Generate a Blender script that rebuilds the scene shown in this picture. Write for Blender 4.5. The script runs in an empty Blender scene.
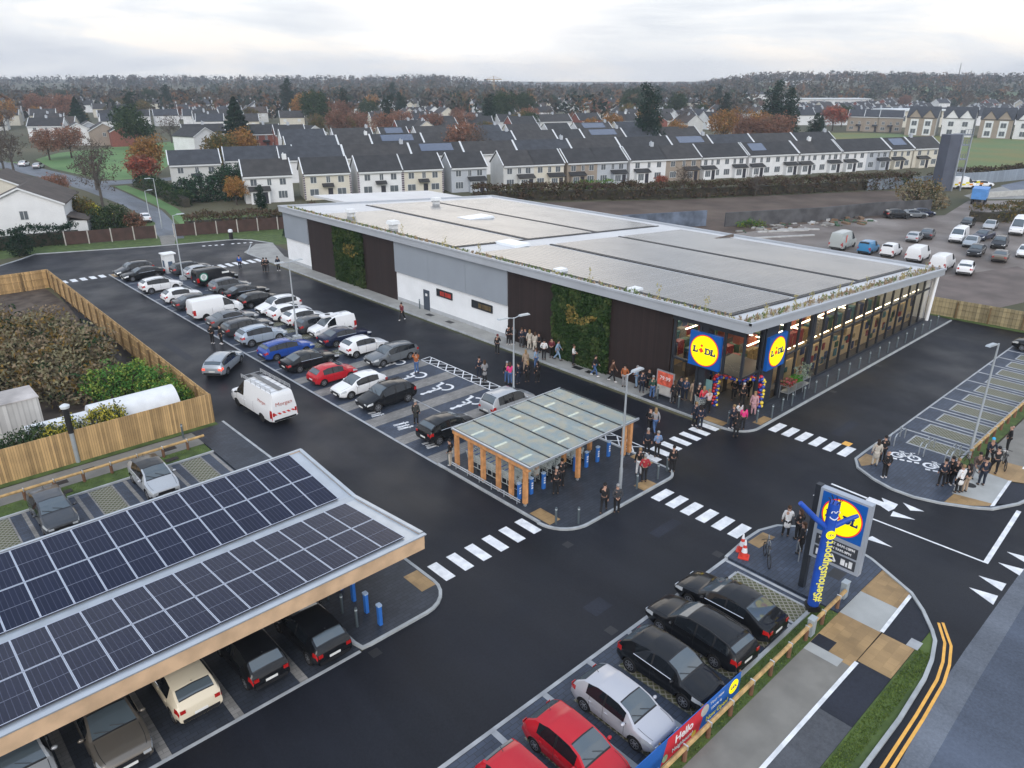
import bpy, bmesh, math, random
from mathutils import Vector, Matrix, noise as mnoise
random.seed(7)
R = math.radians
SC = bpy.context.scene
COL = SC.collection

# ---------------------------------------------------------------- materials
_M = {}
def mat(name, col, rough=0.6, metal=0.0, var=0.12, scale=1.5, bump=0.0, spec=0.5, coat=0.0, emit=None, es=0.0, coords='Object', bscale=None, col2=None, detail=4.0, alpha=None):
    if name in _M: return _M[name]
    m = bpy.data.materials.new(name); m.use_nodes = True
    nt = m.node_tree; N = nt.nodes; L = nt.links
    b = N['Principled BSDF']
    b.inputs['Roughness'].default_value = rough
    b.inputs['Metallic'].default_value = metal
    b.inputs['Specular IOR Level'].default_value = spec
    b.inputs['Coat Weight'].default_value = coat
    b.inputs['Coat Roughness'].default_value = 0.06
    c = (col[0], col[1], col[2], 1)
    b.inputs['Base Color'].default_value = c
    m.diffuse_color = c
    if var > 0 or bump > 0 or col2:
        if coords == 'World':
            g = N.new('ShaderNodeNewGeometry'); src = g.outputs['Position']
        else:
            g = N.new('ShaderNodeTexCoord'); src = g.outputs['Object']
        n = N.new('ShaderNodeTexNoise'); n.inputs['Scale'].default_value = scale; n.inputs['Detail'].default_value = detail
        L.new(src, n.inputs['Vector'])
        if var > 0 or col2:
            r = N.new('ShaderNodeValToRGB')
            a = col2 if col2 else [v * (1 + var) for v in col]
            d = col if col2 else [v * (1 - var) for v in col]
            r.color_ramp.elements[0].position = 0.36; r.color_ramp.elements[0].color = (d[0], d[1], d[2], 1)
            r.color_ramp.elements[1].position = 0.64; r.color_ramp.elements[1].color = (a[0], a[1], a[2], 1)
            L.new(n.outputs['Fac'], r.inputs['Fac']); L.new(r.outputs['Color'], b.inputs['Base Color'])
        if bump > 0:
            bn = N.new('ShaderNodeTexNoise'); bn.inputs['Scale'].default_value = bscale or scale * 6; bn.inputs['Detail'].default_value = 3
            L.new(src, bn.inputs['Vector'])
            bp = N.new('ShaderNodeBump'); bp.inputs['Strength'].default_value = bump; bp.inputs['Distance'].default_value = 0.02
            L.new(bn.outputs['Fac'], bp.inputs['Height']); L.new(bp.outputs['Normal'], b.inputs['Normal'])
    if emit:
        b.inputs['Emission Color'].default_value = (emit[0], emit[1], emit[2], 1); b.inputs['Emission Strength'].default_value = es
    _M[name] = m
    return m

def glass_mat(name, tint=(0.75, 0.8, 0.82), rough=0.02, ior=1.5):
    if name in _M: return _M[name]
    m = bpy.data.materials.new(name); m.use_nodes = True
    nt = m.node_tree; N = nt.nodes; L = nt.links
    for n in list(N): N.remove(n)
    o = N.new('ShaderNodeOutputMaterial'); mx = N.new('ShaderNodeMixShader'); f = N.new('ShaderNodeFresnel'); f.inputs['IOR'].default_value = ior
    t = N.new('ShaderNodeBsdfTransparent'); t.inputs['Color'].default_value = (*tint, 1)
    g = N.new('ShaderNodeBsdfGlossy'); g.inputs['Roughness'].default_value = rough
    L.new(f.outputs[0], mx.inputs[0]); L.new(t.outputs[0], mx.inputs[1]); L.new(g.outputs[0], mx.inputs[2]); L.new(mx.outputs[0], o.inputs['Surface'])
    _M[name] = m
    return m

def leaf_mat(name, c1, c2, c3):
    """foliage: three real leaf tones, chosen leaf clump by leaf clump"""
    if name in _M: return _M[name]
    m = bpy.data.materials.new(name); m.use_nodes = True
    nt = m.node_tree; N = nt.nodes; L = nt.links
    b = N['Principled BSDF']; b.inputs['Roughness'].default_value = 0.8; b.inputs['Specular IOR Level'].default_value = 0.04
    g = N.new('ShaderNodeNewGeometry')
    oi = N.new('ShaderNodeObjectInfo')
    r = N.new('ShaderNodeValToRGB')
    e = r.color_ramp.elements
    e[0].position = 0.0; e[0].color = (*c1, 1); e[1].position = 1.0; e[1].color = (*c3, 1)
    k = e.new(0.5); k.color = (*c2, 1)
    L.new(g.outputs['Random Per Island'], r.inputs['Fac'])
    hs = N.new('ShaderNodeHueSaturation')
    mr = N.new('ShaderNodeMapRange'); mr.inputs[3].default_value = 1.0; mr.inputs[4].default_value = 1.4
    L.new(oi.outputs['Random'], mr.inputs[0]); L.new(mr.outputs[0], hs.inputs['Value'])
    L.new(r.outputs['Color'], hs.inputs['Color']); L.new(hs.outputs['Color'], b.inputs['Base Color'])
    _M[name] = m
    return m

# ---------------------------------------------------------------- mesh builder
class MB:
    def __init__(s): s.v = []; s.f = []; s.m = []
    def add(s, vs, fs, m=0):
        o = len(s.v); s.v.extend([tuple(p) for p in vs])
        for f in fs: s.f.append(tuple(i + o for i in f)); s.m.append(m)
        return s
    def box(s, c, size, rz=0.0, m=0, top=None):
        x, y, z = size[0] / 2, size[1] / 2, size[2] / 2
        tx, ty = (x, y) if top is None else (x * top, y * top)
        P = [(-x, -y, -z), (x, -y, -z), (x, y, -z), (-x, y, -z), (-tx, -ty, z), (tx, -ty, z), (tx, ty, z), (-tx, ty, z)]
        ca, sa = math.cos(rz), math.sin(rz)
        P = [(c[0] + a * ca - b * sa, c[1] + a * sa + b * ca, c[2] + d) for a, b, d in P]
        return s.add(P, [(0, 3, 2, 1), (4, 5, 6, 7), (0, 1, 5, 4), (1, 2, 6, 5), (2, 3, 7, 6), (3, 0, 4, 7)], m)
    def span(s, x0, x1, y0, y1, z0, z1, m=0):
        return s.box(((x0 + x1) / 2, (y0 + y1) / 2, (z0 + z1) / 2), (abs(x1 - x0), abs(y1 - y0), abs(z1 - z0)), 0, m)
    def prism(s, poly, z0, z1, m=0):
        n = len(poly)
        a = sum(poly[i][0] * poly[(i + 1) % n][1] - poly[(i + 1) % n][0] * poly[i][1] for i in range(n))
        if a < 0: poly = poly[::-1]
        P = [(x, y, z0) for x, y in poly] + [(x, y, z1) for x, y in poly]
        F = [tuple(range(n - 1, -1, -1)), tuple(range(n, 2 * n))] + [(i, (i + 1) % n, n + (i + 1) % n, n + i) for i in range(n)]
        return s.add(P, F, m)
    def poly(s, pts, m=0): return s.add(pts, [tuple(range(len(pts)))], m)
    def tube(s, pts, rad, n=8, m=0, caps=True):
        pts = [Vector(p) for p in pts]
        if not isinstance(rad, (list, tuple)): rad = [rad] * len(pts)
        P = []; up = None
        for i, p in enumerate(pts):
            d = (pts[min(i + 1, len(pts) - 1)] - pts[max(i - 1, 0)]).normalized()
            if up is None: up = Vector((0, 0, 1)) if abs(d.z) < 0.9 else Vector((1, 0, 0))
            x = d.cross(up).normalized(); y = d.cross(x).normalized()
            up = -y if False else up
            for k in range(n):
                a = 2 * math.pi * k / n
                P.append(p + x * math.cos(a) * rad[i] + y * math.sin(a) * rad[i])
        F = []
        for i in range(len(pts) - 1):
            for k in range(n):
                F.append((i * n + k, i * n + (k + 1) % n, (i + 1) * n + (k + 1) % n, (i + 1) * n + k))
        if caps:
            F.append(tuple(range(n - 1, -1, -1))); F.append(tuple(range((len(pts) - 1) * n, len(pts) * n)))
        return s.add(P, F, m)
    def lathe(s, prof, n=16, o=(0, 0, 0), axis='z', m=0, cap=True):
        P = []
        for r, h in prof:
            for k in range(n):
                a = 2 * math.pi * k / n
                if axis == 'z': P.append((o[0] + r * math.cos(a), o[1] + r * math.sin(a), o[2] + h))
                elif axis == 'y': P.append((o[0] + r * math.cos(a), o[1] + h, o[2] + r * math.sin(a)))
                else: P.append((o[0] + h, o[1] + r * math.cos(a), o[2] + r * math.sin(a)))
        F = []
        for i in range(len(prof) - 1):
            for k in range(n):
                F.append((i * n + k, i * n + (k + 1) % n, (i + 1) * n + (k + 1) % n, (i + 1) * n + k))
        if cap: F.append(tuple(range(n - 1, -1, -1))); F.append(tuple(range((len(prof) - 1) * n, len(prof) * n)))
        return s.add(P, F, m)
    def ball(s, c, r, m=0, n=8, rings=6, sc=(1, 1, 1)):
        P = [(c[0], c[1], c[2] - r * sc[2])]
        for i in range(1, rings):
            t = math.pi * i / rings
            for k in range(n):
                a = 2 * math.pi * k / n
                P.append((c[0] + r * sc[0] * math.sin(t) * math.cos(a), c[1] + r * sc[1] * math.sin(t) * math.sin(a), c[2] - r * sc[2] * math.cos(t)))
        P.append((c[0], c[1], c[2] + r * sc[2]))
        F = [(0, 1 + (k + 1) % n, 1 + k) for k in range(n)]
        for i in range(rings - 2):
            for k in range(n):
                F.append((1 + i * n + k, 1 + i * n + (k + 1) % n, 1 + (i + 1) * n + (k + 1) % n, 1 + (i + 1) * n + k))
        t = len(P) - 1
        F += [(t, 1 + (rings - 2) * n + k, 1 + (rings - 2) * n + (k + 1) % n) for k in range(n)]
        return s.add(P, F, m)
    def mesh(s, name, mats, smooth=None):
        me = bpy.data.meshes.new(name); me.from_pydata(s.v, [], s.f)
        for m in (mats if isinstance(mats, (list, tuple)) else [mats]): me.materials.append(m)
        if any(s.m): me.polygons.foreach_set('material_index', s.m)
        if smooth is not None:
            me.polygons.foreach_set('use_smooth', [True] * len(me.polygons))
            me.set_sharp_from_angle(angle=R(smooth))
        me.update()
        return me
    def build(s, name, mats, parent=None, smooth=None, loc=None, rz=0.0):
        return link(name, s.mesh(name, mats, smooth), parent, loc, rz)

def link(name, data, parent=None, loc=None, rz=0.0):
    o = bpy.data.objects.new(name, data); COL.objects.link(o)
    if parent is not None: o.parent = parent
    if loc is not None: o.location = loc
    if rz: o.rotation_euler = (0, 0, rz)
    return o
LABELS = {}
def tag(o, label=None, cat=None, group=None, kind=None):
    if label: o['label'] = label
    if cat: o['category'] = cat
    if group: o['group'] = group
    if kind: o['kind'] = kind
    return o
def thing(name, label, cat, loc=(0, 0, 0), rz=0.0, group=None):
    o = link(name, None, None, loc, rz); o.empty_display_size = 0.2
    return tag(o, label, cat, group)
def struct(name, mb, mats, smooth=None): return tag(mb.build(name, mats, None, smooth), kind='structure')
def remap(o, mm):
    if not mm or o.data is None: return
    for i, s in enumerate(o.material_slots):
        if s.material and s.material.name in mm:
            nm = mm[s.material.name]; s.link = 'OBJECT'; s.material = nm
def dup(root, loc, rz=0.0, label=None, cat=None, group=None, mm=None, scale=None, skip=(), keep=None):
    def rec(o, p):
        c = o.copy(); COL.objects.link(c)
        if p is not None: c.parent = p
        remap(c, mm)
        for ch in o.children:
            st = ch.name.split('.')[0]
            if st in skip: continue
            if keep is not None and st not in keep: continue
            rec(ch, c)
        return c
    c = rec(root, None)
    c.location = loc; c.rotation_euler = (0, 0, rz)
    if scale: c.scale = scale if isinstance(scale, (tuple, list)) else (scale,) * 3
    for k in ('label', 'category', 'group'):
        if k in c.keys() and {'label': label, 'category': cat, 'group': group}[k]: del c[k]
    tag(c, label, cat, group)
    return c
def kill(root):
    for ch in list(root.children): kill(ch)
    bpy.data.objects.remove(root)
def text(name, body, size, m, parent, loc, rot, extrude=0.01, align='CENTER', bold=0.0, xs=1.0):
    c = bpy.data.curves.new(name, 'FONT'); c.body = body; c.size = size; c.extrude = extrude; c.align_x = align; c.align_y = 'CENTER'; c.offset = bold
    c.resolution_u = 3
    c.materials.append(m)
    o = bpy.data.objects.new(name, c); me = bpy.data.meshes.new_from_object(o); bpy.data.objects.remove(o); me.materials.clear(); me.materials.append(m)
    o = bpy.data.objects.new(name, me); COL.objects.link(o); o.parent = parent; o.location = loc; o.rotation_euler = rot; o.scale = (xs, 1, 1)
    return o
def rrect(x0, x1, y0, y1, r, n=6):
    P = []
    for cx, cy, a0 in ((x1 - r, y1 - r, 0), (x0 + r, y1 - r, 90), (x0 + r, y0 + r, 180), (x1 - r, y0 + r, 270)):
        for k in range(n + 1):
            a = R(a0 + 90 * k / n); P.append((cx + r * math.cos(a), cy + r * math.sin(a)))
    return P
def strip(mb, path, w, z0, z1, m=0, closed=False):
    """a kerb-like bar of width w following a polyline (left side of travel is outside)"""
    n = len(path); pts = [Vector((p[0], p[1])) for p in path]; A = []; B = []
    for i in range(n):
        if closed: a, b = pts[i - 1], pts[(i + 1) % n]
        else: a, b = pts[max(i - 1, 0)], pts[min(i + 1, n - 1)]
        d = (b - a).normalized(); nn = Vector((-d.y, d.x))
        A.append(pts[i] + nn * w / 2); B.append(pts[i] - nn * w / 2)
    for i in range(n if closed else n - 1):
        j = (i + 1) % n
        q = [A[i], B[i], B[j], A[j]]
        P = [(p.x, p.y, z0) for p in q] + [(p.x, p.y, z1) for p in q]
        F = [(4, 5, 6, 7)] if z0 == z1 else [(4, 5, 6, 7), (1, 2, 6, 5), (3, 0, 4, 7)]
        if not closed and z0 != z1:
            if i == 0: F.append((0, 1, 5, 4))
            if i == n - 2: F.append((2, 3, 7, 6))
        mb.add(P, F, m)
# ---------------------------------------------------------------- surfaces
def asphalt_mat(name, c, r0, r1, wet=0.35):
    if name in _M: return _M[name]
    m = bpy.data.materials.new(name); m.use_nodes = True
    nt = m.node_tree; N = nt.nodes; L = nt.links; b = N['Principled BSDF']
    g = N.new('ShaderNodeNewGeometry')
    mp = N.new('ShaderNodeMapping'); mp.inputs['Scale'].default_value = (0.35, 0.06, 0.3)
    L.new(g.outputs['Position'], mp.inputs['Vector'])
    n1 = N.new('ShaderNodeTexNoise'); n1.inputs['Scale'].default_value = 1.0; n1.inputs['Detail'].default_value = 6; n1.inputs['Roughness'].default_value = 0.6
    L.new(mp.outputs[0], n1.inputs['Vector'])
    n2 = N.new('ShaderNodeTexNoise'); n2.inputs['Scale'].default_value = 9.0; n2.inputs['Detail'].default_value = 5; n2.inputs['Roughness'].default_value = 0.7
    L.new(g.outputs['Position'], n2.inputs['Vector'])
    n3 = N.new('ShaderNodeTexNoise'); n3.inputs['Scale'].default_value = 0.22; n3.inputs['Detail'].default_value = 4
    L.new(g.outputs['Position'], n3.inputs['Vector'])
    a = N.new('ShaderNodeMath'); a.operation = 'MULTIPLY_ADD'; a.inputs[1].default_value = 0.45; L.new(n1.outputs['Fac'], a.inputs[0])
    a2 = N.new('ShaderNodeMath'); a2.operation = 'MULTIPLY_ADD'; a2.inputs[1].default_value = 0.30; L.new(n2.outputs['Fac'], a2.inputs[0])
    a3 = N.new('ShaderNodeMath'); a3.operation = 'MULTIPLY'; a3.inputs[1].default_value = 0.25; L.new(n3.outputs['Fac'], a3.inputs[0])
    L.new(a3.outputs[0], a2.inputs[2]); L.new(a2.outputs[0], a.inputs[2])
    cr = N.new('ShaderNodeValToRGB'); cr.color_ramp.elements[0].position = 0.36; cr.color_ramp.elements[1].position = 0.66
    cr.color_ramp.elements[0].color = (c[0] * 0.5, c[1] * 0.5, c[2] * 0.5, 1); cr.color_ramp.elements[1].color = (c[0] * 1.7, c[1] * 1.7, c[2] * 1.7, 1)
    L.new(a.outputs[0], cr.inputs['Fac']); L.new(cr.outputs['Color'], b.inputs['Base Color'])
    mr = N.new('ShaderNodeMapRange'); mr.inputs[1].default_value = 0.35; mr.inputs[2].default_value = 0.65; mr.inputs[3].default_value = r0; mr.inputs[4].default_value = r1
    L.new(n3.outputs['Fac'], mr.inputs[0]); L.new(mr.outputs[0], b.inputs['Roughness'])
    bp = N.new('ShaderNodeBump'); bp.inputs['Strength'].default_value = 0.25; bp.inputs['Distance'].default_value = 0.02
    n4 = N.new('ShaderNodeTexNoise'); n4.inputs['Scale'].default_value = 40; n4.inputs['Detail'].default_value = 2
    L.new(g.outputs['Position'], n4.inputs['Vector']); L.new(n4.outputs['Fac'], bp.inputs['Height']); L.new(bp.outputs['Normal'], b.inputs['Normal'])
    b.inputs['Specular IOR Level'].default_value = wet
    _M[name] = m; return m
def paver_mat(name, c, mortar, bw, bh, rough=0.55, spec=0.4):
    if name in _M: return _M[name]
    m = bpy.data.materials.new(name); m.use_nodes = True
    nt = m.node_tree; N = nt.nodes; L = nt.links; b = N['Principled BSDF']
    g = N.new('ShaderNodeNewGeometry')
    br = N.new('ShaderNodeTexBrick'); br.inputs['Scale'].default_value = 1.0
    br.inputs['Brick Width'].default_value = bw; br.inputs['Row Height'].default_value = bh; br.inputs['Mortar Size'].default_value = 0.012
    br.inputs['Color1'].default_value = (c[0] * .85, c[1] * .85, c[2] * .85, 1); br.inputs['Color2'].default_value = (c[0] * 1.15, c[1] * 1.15, c[2] * 1.15, 1)
    br.inputs['Mortar'].default_value = (*mortar, 1)
    L.new(g.outputs['Position'], br.inputs['Vector'])
    n = N.new('ShaderNodeTexNoise'); n.inputs['Scale'].default_value = 0.8; n.inputs['Detail'].default_value = 5; L.new(g.outputs['Position'], n.inputs['Vector'])
    mr = N.new('ShaderNodeMapRange'); mr.inputs[1].default_value = 0.3; mr.inputs[2].default_value = 0.7; mr.inputs[3].default_value = 0.75; mr.inputs[4].default_value = 1.2
    L.new(n.outputs['Fac'], mr.inputs[0])
    hs = N.new('ShaderNodeHueSaturation'); L.new(br.outputs['Color'], hs.inputs['Color']); L.new(mr.outputs[0], hs.inputs['Value']); L.new(hs.outputs['Color'], b.inputs['Base Color'])
    b.inputs['Roughness'].default_value = rough; b.inputs['Specular IOR Level'].default_value = spec
    _M[name] = m; return m
ASPH = asphalt_mat('asphalt', (0.0105, 0.012, 0.017), 0.36, 0.60, 0.24)
ASPH_OLD = asphalt_mat('old_asphalt', (0.07, 0.085, 0.115), 0.55, 0.7, 0.3)
CYC = asphalt_mat('cycle_asphalt', (0.019, 0.022, 0.032), 0.5, 0.6, 0.24)
PAVE = paver_mat('dark_pavers', (0.048, 0.062, 0.092), (0.03, 0.034, 0.042), 0.4, 0.2)
PAVE2 = paver_mat('charcoal_paving', (0.035, 0.042, 0.056), (0.02, 0.022, 0.028), 0.4, 0.2)
GREYP = paver_mat('grey_pavers', (0.24, 0.23, 0.215), (0.16, 0.155, 0.15), 0.4, 0.2)
TAN = paver_mat('buff_tactile', (0.33, 0.215, 0.10), (0.30, 0.195, 0.09), 0.4, 0.4)
CONC = mat('concrete_path', (0.20, 0.192, 0.172), 0.8, var=0.12, scale=0.9, coords='World')
CONCP = mat('pale_concrete', (0.37, 0.38, 0.37), 0.75, var=0.08, scale=0.9, coords='World')
KERB = mat('kerb_stone', (0.36, 0.38, 0.39), 0.7, var=0.15, scale=1.5, coords='World')
EDGE = mat('grey_edging', (0.36, 0.375, 0.39), 0.7, var=0.15, scale=1.5, coords='World')
WHITE = mat('road_white', (0.62, 0.64, 0.66), 0.6, scale=2.2, coords='World', col2=(0.84, 0.85, 0.86), detail=9)
YELL = mat('road_yellow', (0.80, 0.42, 0.08), 0.6, var=0.1, scale=3, coords='World')
GRASS = mat('grass_green', (0.045, 0.075, 0.018), 0.9, var=0.0, scale=1.4, coords='World', col2=(0.085, 0.13, 0.03), bump=0.6, bscale=14)
LAWN = mat('lawn_green', (0.075, 0.165, 0.05), 0.9, var=0.0, scale=0.06, coords='World', col2=(0.13, 0.235, 0.08), bump=0.3, bscale=3)
FIELD = mat('rough_field', (0.17, 0.16, 0.05), 0.9, scale=0.05, coords='World', col2=(0.11, 0.17, 0.06), bump=0.3, bscale=2)
GRID = None
def gridmat():
    m = bpy.data.materials.new('grass_grid'); m.use_nodes = True
    nt = m.node_tree; N = nt.nodes; L = nt.links; b = N['Principled BSDF']; b.inputs['Roughness'].default_value = 0.85
    g = N.new('ShaderNodeNewGeometry'); mp = N.new('ShaderNodeMapping'); mp.inputs['Rotation'].default_value = (0, 0, R(45)); mp.inputs['Scale'].default_value = (5, 5, 5)
    L.new(g.outputs['Position'], mp.inputs['Vector'])
    ck = N.new('ShaderNodeTexBrick'); ck.offset = 0.0; ck.inputs['Scale'].default_value = 1; ck.inputs['Brick Width'].default_value = 1.0; ck.inputs['Row Height'].default_value = 1.0; ck.inputs['Mortar Size'].default_value = 0.13
    ck.inputs['Color1'].default_value = (0.105, 0.105, 0.055, 1); ck.inputs['Color2'].default_value = (0.08, 0.088, 0.04, 1); ck.inputs['Mortar'].default_value = (0.27, 0.26, 0.22, 1)
    L.new(mp.outputs[0], ck.inputs['Vector']); L.new(ck.outputs['Color'], b.inputs['Base Color'])
    return m
GRID = gridmat()
DIRT = mat('dark_soil', (0.045, 0.032, 0.025), 0.95, scale=0.7, coords='World', col2=(0.11, 0.085, 0.065), bump=0.8, bscale=4)
BROWN = mat('brown_earth', (0.065, 0.045, 0.034), 0.95, scale=0.16, coords='World', col2=(0.115, 0.085, 0.065), bump=0.8, bscale=2)
LOT = mat('muddy_gravel', (0.105, 0.082, 0.068), 0.6, scale=0.13, coords='World', col2=(0.235, 0.205, 0.185), bump=0.6, bscale=3)
LOTR = mat('muddy_tracks', (0.09, 0.07, 0.06), 0.7, scale=0.3, coords='World', col2=(0.16, 0.125, 0.11), bump=0.6, bscale=3)

# ---------------------------------------------------------------- terrain
FX, FY, RX, RY = 0.68022, 0.73301, 0.7336, -0.6796
def da(X, Y):
    d = X * FX + Y * FY; s = X * RX + Y * RY
    return d, (s / d if d > 1 else 0)
def hill(X, Y):
    d, a = da(X, Y)
    if d < 520: return 0.0
    def ss(x, e0, e1):
        t = min(1, max(0, (x - e0) / (e1 - e0))); return t * t * (3 - 2 * t)
    left = 14 * ss(d, 700, 1500) * (1 - ss(a, -0.22, 0.0))
    midl = 17 * ss(d, 700, 1500) * ss(a, -0.30, -0.14) * (1 - ss(a, -0.10, 0.02))
    right = 19 * ss(d, 620, 1150) * ss(a, 0.18, 0.33)
    base = 3.5 * ss(d, 800, 1500)
    return max(left, midl, base, right) + 1.5 * mnoise.noise((X * 0.004, Y * 0.004, 0)) * ss(d, 520, 900)
def make_ground():
    mb = MB(); rings = [0, 30, 60, 100, 150, 210, 280, 360, 440, 520] + [600 + 80 * i for i in range(16)] + [2100, 2700, 3600, 5000, 7000]
    na = 96; idx = {}
    for i, r in enumerate(rings):
        for k in range(na):
            a = 2 * math.pi * k / na; X, Y = r * math.cos(a), r * math.sin(a)
            idx[(i, k)] = len(mb.v); mb.v.append((X, Y, hill(X, Y)))
    for i in range(len(rings) - 1):
        for k in range(na):
            q = (idx[(i, k)], idx[(i + 1, k)], idx[(i + 1, (k + 1) % na)], idx[(i, (k + 1) % na)])
            mb.f.append(q if i else q[1:] + ()); mb.m.append(0)
    m = mat('ground_cover', (0.05, 0.055, 0.025), 0.95, scale=0.03, coords='World', col2=(0.10, 0.09, 0.05), bump=0.5, bscale=1.0)
    return struct('ground', mb, m, 180)
make_ground()
def sheet(name, poly, z, m):
    mb = MB(); a = sum(poly[i - 1][0] * poly[i][1] - poly[i][0] * poly[i - 1][1] for i in range(len(poly)))
    P = poly if a > 0 else poly[::-1]
    mb.poly([(x, y, z) for x, y in P]); return struct(name, mb, m)
def rect(x0, x1, y0, y1): return [(x0, y0), (x1, y0), (x1, y1), (x0, y1)]

# grass and soil around the site
sheet('grass_verge', [(-60, 93), (17, 93), (17, 106), (14, 108.6), (15, 113), (19.75, 113.4), (33.7, 107.8), (43.3, 105.2), (44.75, 103.4), (43.7, 99.4), (60, 90), (92, 118), (55, 128), (30, 132), (-60, 150)], 0.003, GRASS)
sheet('soil', rect(-60, 16.45, 46.5, 93.4), 0.006, DIRT)
sheet('earth_field', [(60, 88), (78, 60), (120, 52), (140, 45), (168, 58), (165, 64), (143, 75), (121, 86), (100, 101), (92, 108)], 0.004, BROWN)
sheet('vehicle_yard', [(77, 22), (150, 12), (172, 40), (163, 47), (142, 44), (121, 55), (78, 64)], 0.006, LOT)
sheet('muddy_ground', [(77, 22), (100, 16), (108, 24), (96, 28), (88, 32), (77.5, 36)], 0.009, LOTR)
sheet('lawn', [(50, 195), (52.5, 189), (60, 189), (96, 258), (112, 300), (84, 286), (60, 272), (50, 254), (47.5, 225)], 0.006, LAWN)
sheet('lawn', [(40, 230), (44, 205), (45, 248), (37, 262)], 0.006, LAWN)
sheet('field', [(232, 84), (226, 60), (262, 46), (380, 66), (362, 110), (345, 150), (318, 172), (290, 160)], 0.006, FIELD)
sheet('side_road', [(35.4, 112.4), (36.6, 118), (39.6, 127), (41.6, 150), (42, 175), (41, 200), (39, 225), (34, 262), (40, 264), (44.5, 240), (47.3, 205), (48.5, 189), (60, 186), (74, 186), (74, 180), (60, 180), (48, 180.5), (47, 165), (44.8, 139), (40.6, 119), (38.3, 111.2)], 0.012, asphalt_mat('estate_road', (0.13, 0.145, 0.165), 0.6, 0.75, 0.3))
sheet('grass_verge', [(45.4, 139), (47.6, 165), (48.5, 178), (51, 178), (50, 160), (47.5, 139), (43.5, 120), (41.2, 119)], 0.007, LAWN)
sheet('yard_road', [(170, 50), (166, 47), (175, 40), (250, 22), (260, 36), (200, 49)], 0.01, mat('pale_yard', (0.26, 0.26, 0.25), 0.8, scale=0.2, coords='World'))
sheet('yard_road', [(193, 50), (186, 46), (255, 27), (258, 36), (207, 49)], 0.014, mat('blue_yard', (0.13, 0.15, 0.19), 0.7, scale=0.2, coords='World'))

# car park asphalt
sheet('asphalt', [(-60, 13.5), (8, 13.5), (8, 4.3), (44.6, 4.3), (44, 14), (79.3, 14), (79.3, 23), (40, 23), (40, 88), (45, 90), (46, 99), (44.75, 103.4), (43.3, 105.2), (33.7, 107.8), (19.75, 113.4), (17.5, 111), (15, 108.8), (5, 110.2), (-60, 116), (-60, 93.9), (17.1, 93.4), (13.5, 46.0), (13.5, 21.45), (-60, 21.45)], 0.012, ASPH)
sheet('public_road', [(-60, -30), (-60, 4.45), (22, 4.5), (27.2, 4.9), (90, 4.95), (90, -30)], 0.016, ASPH_OLD)
sheet('public_road', [(29.5, 4.92), (38.2, 4.94), (38.0, 4.2), (28.5, 4.0), (20, 3.7), (20, 4.4), (27.2, 4.86)], 0.018, asphalt_mat('road_joint', (0.115, 0.13, 0.155), 0.55, 0.7, 0.3))
sheet('tactile_paving', [(29.86, 14.89), (31.21, 14.84), (31.27, 14.18), (29.80, 14.23)], 0.106, TAN)

# ---- middle parking block
XL, XR = 23.5, 33.35
Mb = MB()
Mb.poly([(x, y, 0.02) for x, y in rect(XL, XR, 31.9, 95.2)])
struct('parking_bays', Mb, PAVE)
mb = MB(); mb.span(XL - .08, XL + .08, 31.4, 95.2, 0.02, 0.032); struct('bay_edge_line', mb, EDGE)
mb = MB(); mb.span(XR - .05, XR + .05, 47.2, 95.2, 0.02, 0.032); struct('bay_edge_line', mb, EDGE)
mb = MB(); mb.span(28.22, 28.30, 31.9, 47, 0.02, 0.032); mb.span(28.22, 28.30, 47, 95.2, 0.02, 0.03); struct('bay_centre_line', mb, EDGE)
mb = MB()
for y0, y1 in ((47.05, 45.78), (43.55, 42.25), (40.06, 38.8), (36.54, 35.4), (33.08, 31.9), (50.2, 49.0)):
    mb.poly([(x, y, 0.026) for x, y in rect(XL + .1, 28.2, y1, y0)]); mb.poly([(x, y, 0.026) for x, y in rect(28.32, XR, y1, y0)])
struct('grey_bay_strip', mb, GREYP)
mb = MB()
for y in (53.0, 55.75, 58.35, 61.0, 64.3, 66.0, 68.9, 72.4, 75.2, 77.0, 80.2, 83.0, 86.2, 89.0, 91.6, 94.4):
    mb.span(XL + .1, 27.6, y - .05, y + .05, 0.02, 0.029); mb.span(29.0, XR - .06, y + .3 - .05, y + .3 + .05, 0.02, 0.029)
struct('bay_line', mb, EDGE)
mb = MB()
for y in (51.8, 54.4, 57.1, 59.7): mb.poly([(x, y2, 0.025) for x, y2 in rect(25.2, 27.9, y - .55, y + .75)])
for y in (53.2, 56.0, 58.8, 61.4, 64.0): mb.poly([(x, y2, 0.025) for x, y2 in rect(28.6, 31.0, y - .55, y + .75)])
struct('grass_grid_paving', mb, GRID)
sheet('buff_paving', rect(XL + .1, 25.2, 93.6, 95.1), 0.03, TAN)
# hatch band
mb = MB(); z0, z1 = 0.02, 0.024
strip(mb, [(33.45, 47.0), (33.45, 36.0)], 0.09, 0.024, 0.024); strip(mb, [(34.45, 47.2), (34.45, 36.0)], 0.09, 0.024, 0.024)
strip(mb, [(33.45, 47.1), (34.45, 47.2)], 0.09, 0.024, 0.024)
y = 46.9
while y > 36.2:
    strip(mb, [(33.5, y), (34.4, y - .95)], 0.09, 0.0245, 0.0245); strip(mb, [(34.4, y), (33.5, y - .95)], 0.09, 0.0243, 0.0243); y -= 1.05
for y in (25.0, 26.1, 27.2, 28.3):
    strip(mb, [(33.5, y), (34.4, y + .95)], 0.09, 0.0245, 0.0245); strip(mb, [(34.4, y), (33.5, y + .95)], 0.09, 0.0243, 0.0243)
strip(mb, [(33.45, 24.6), (33.45, 36)], 0.09, 0.0241, 0.0241); strip(mb, [(34.45, 24.6), (34.45, 36)], 0.09, 0.0241, 0.0241)
struct('hatched_marking', mb, WHITE)
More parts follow.
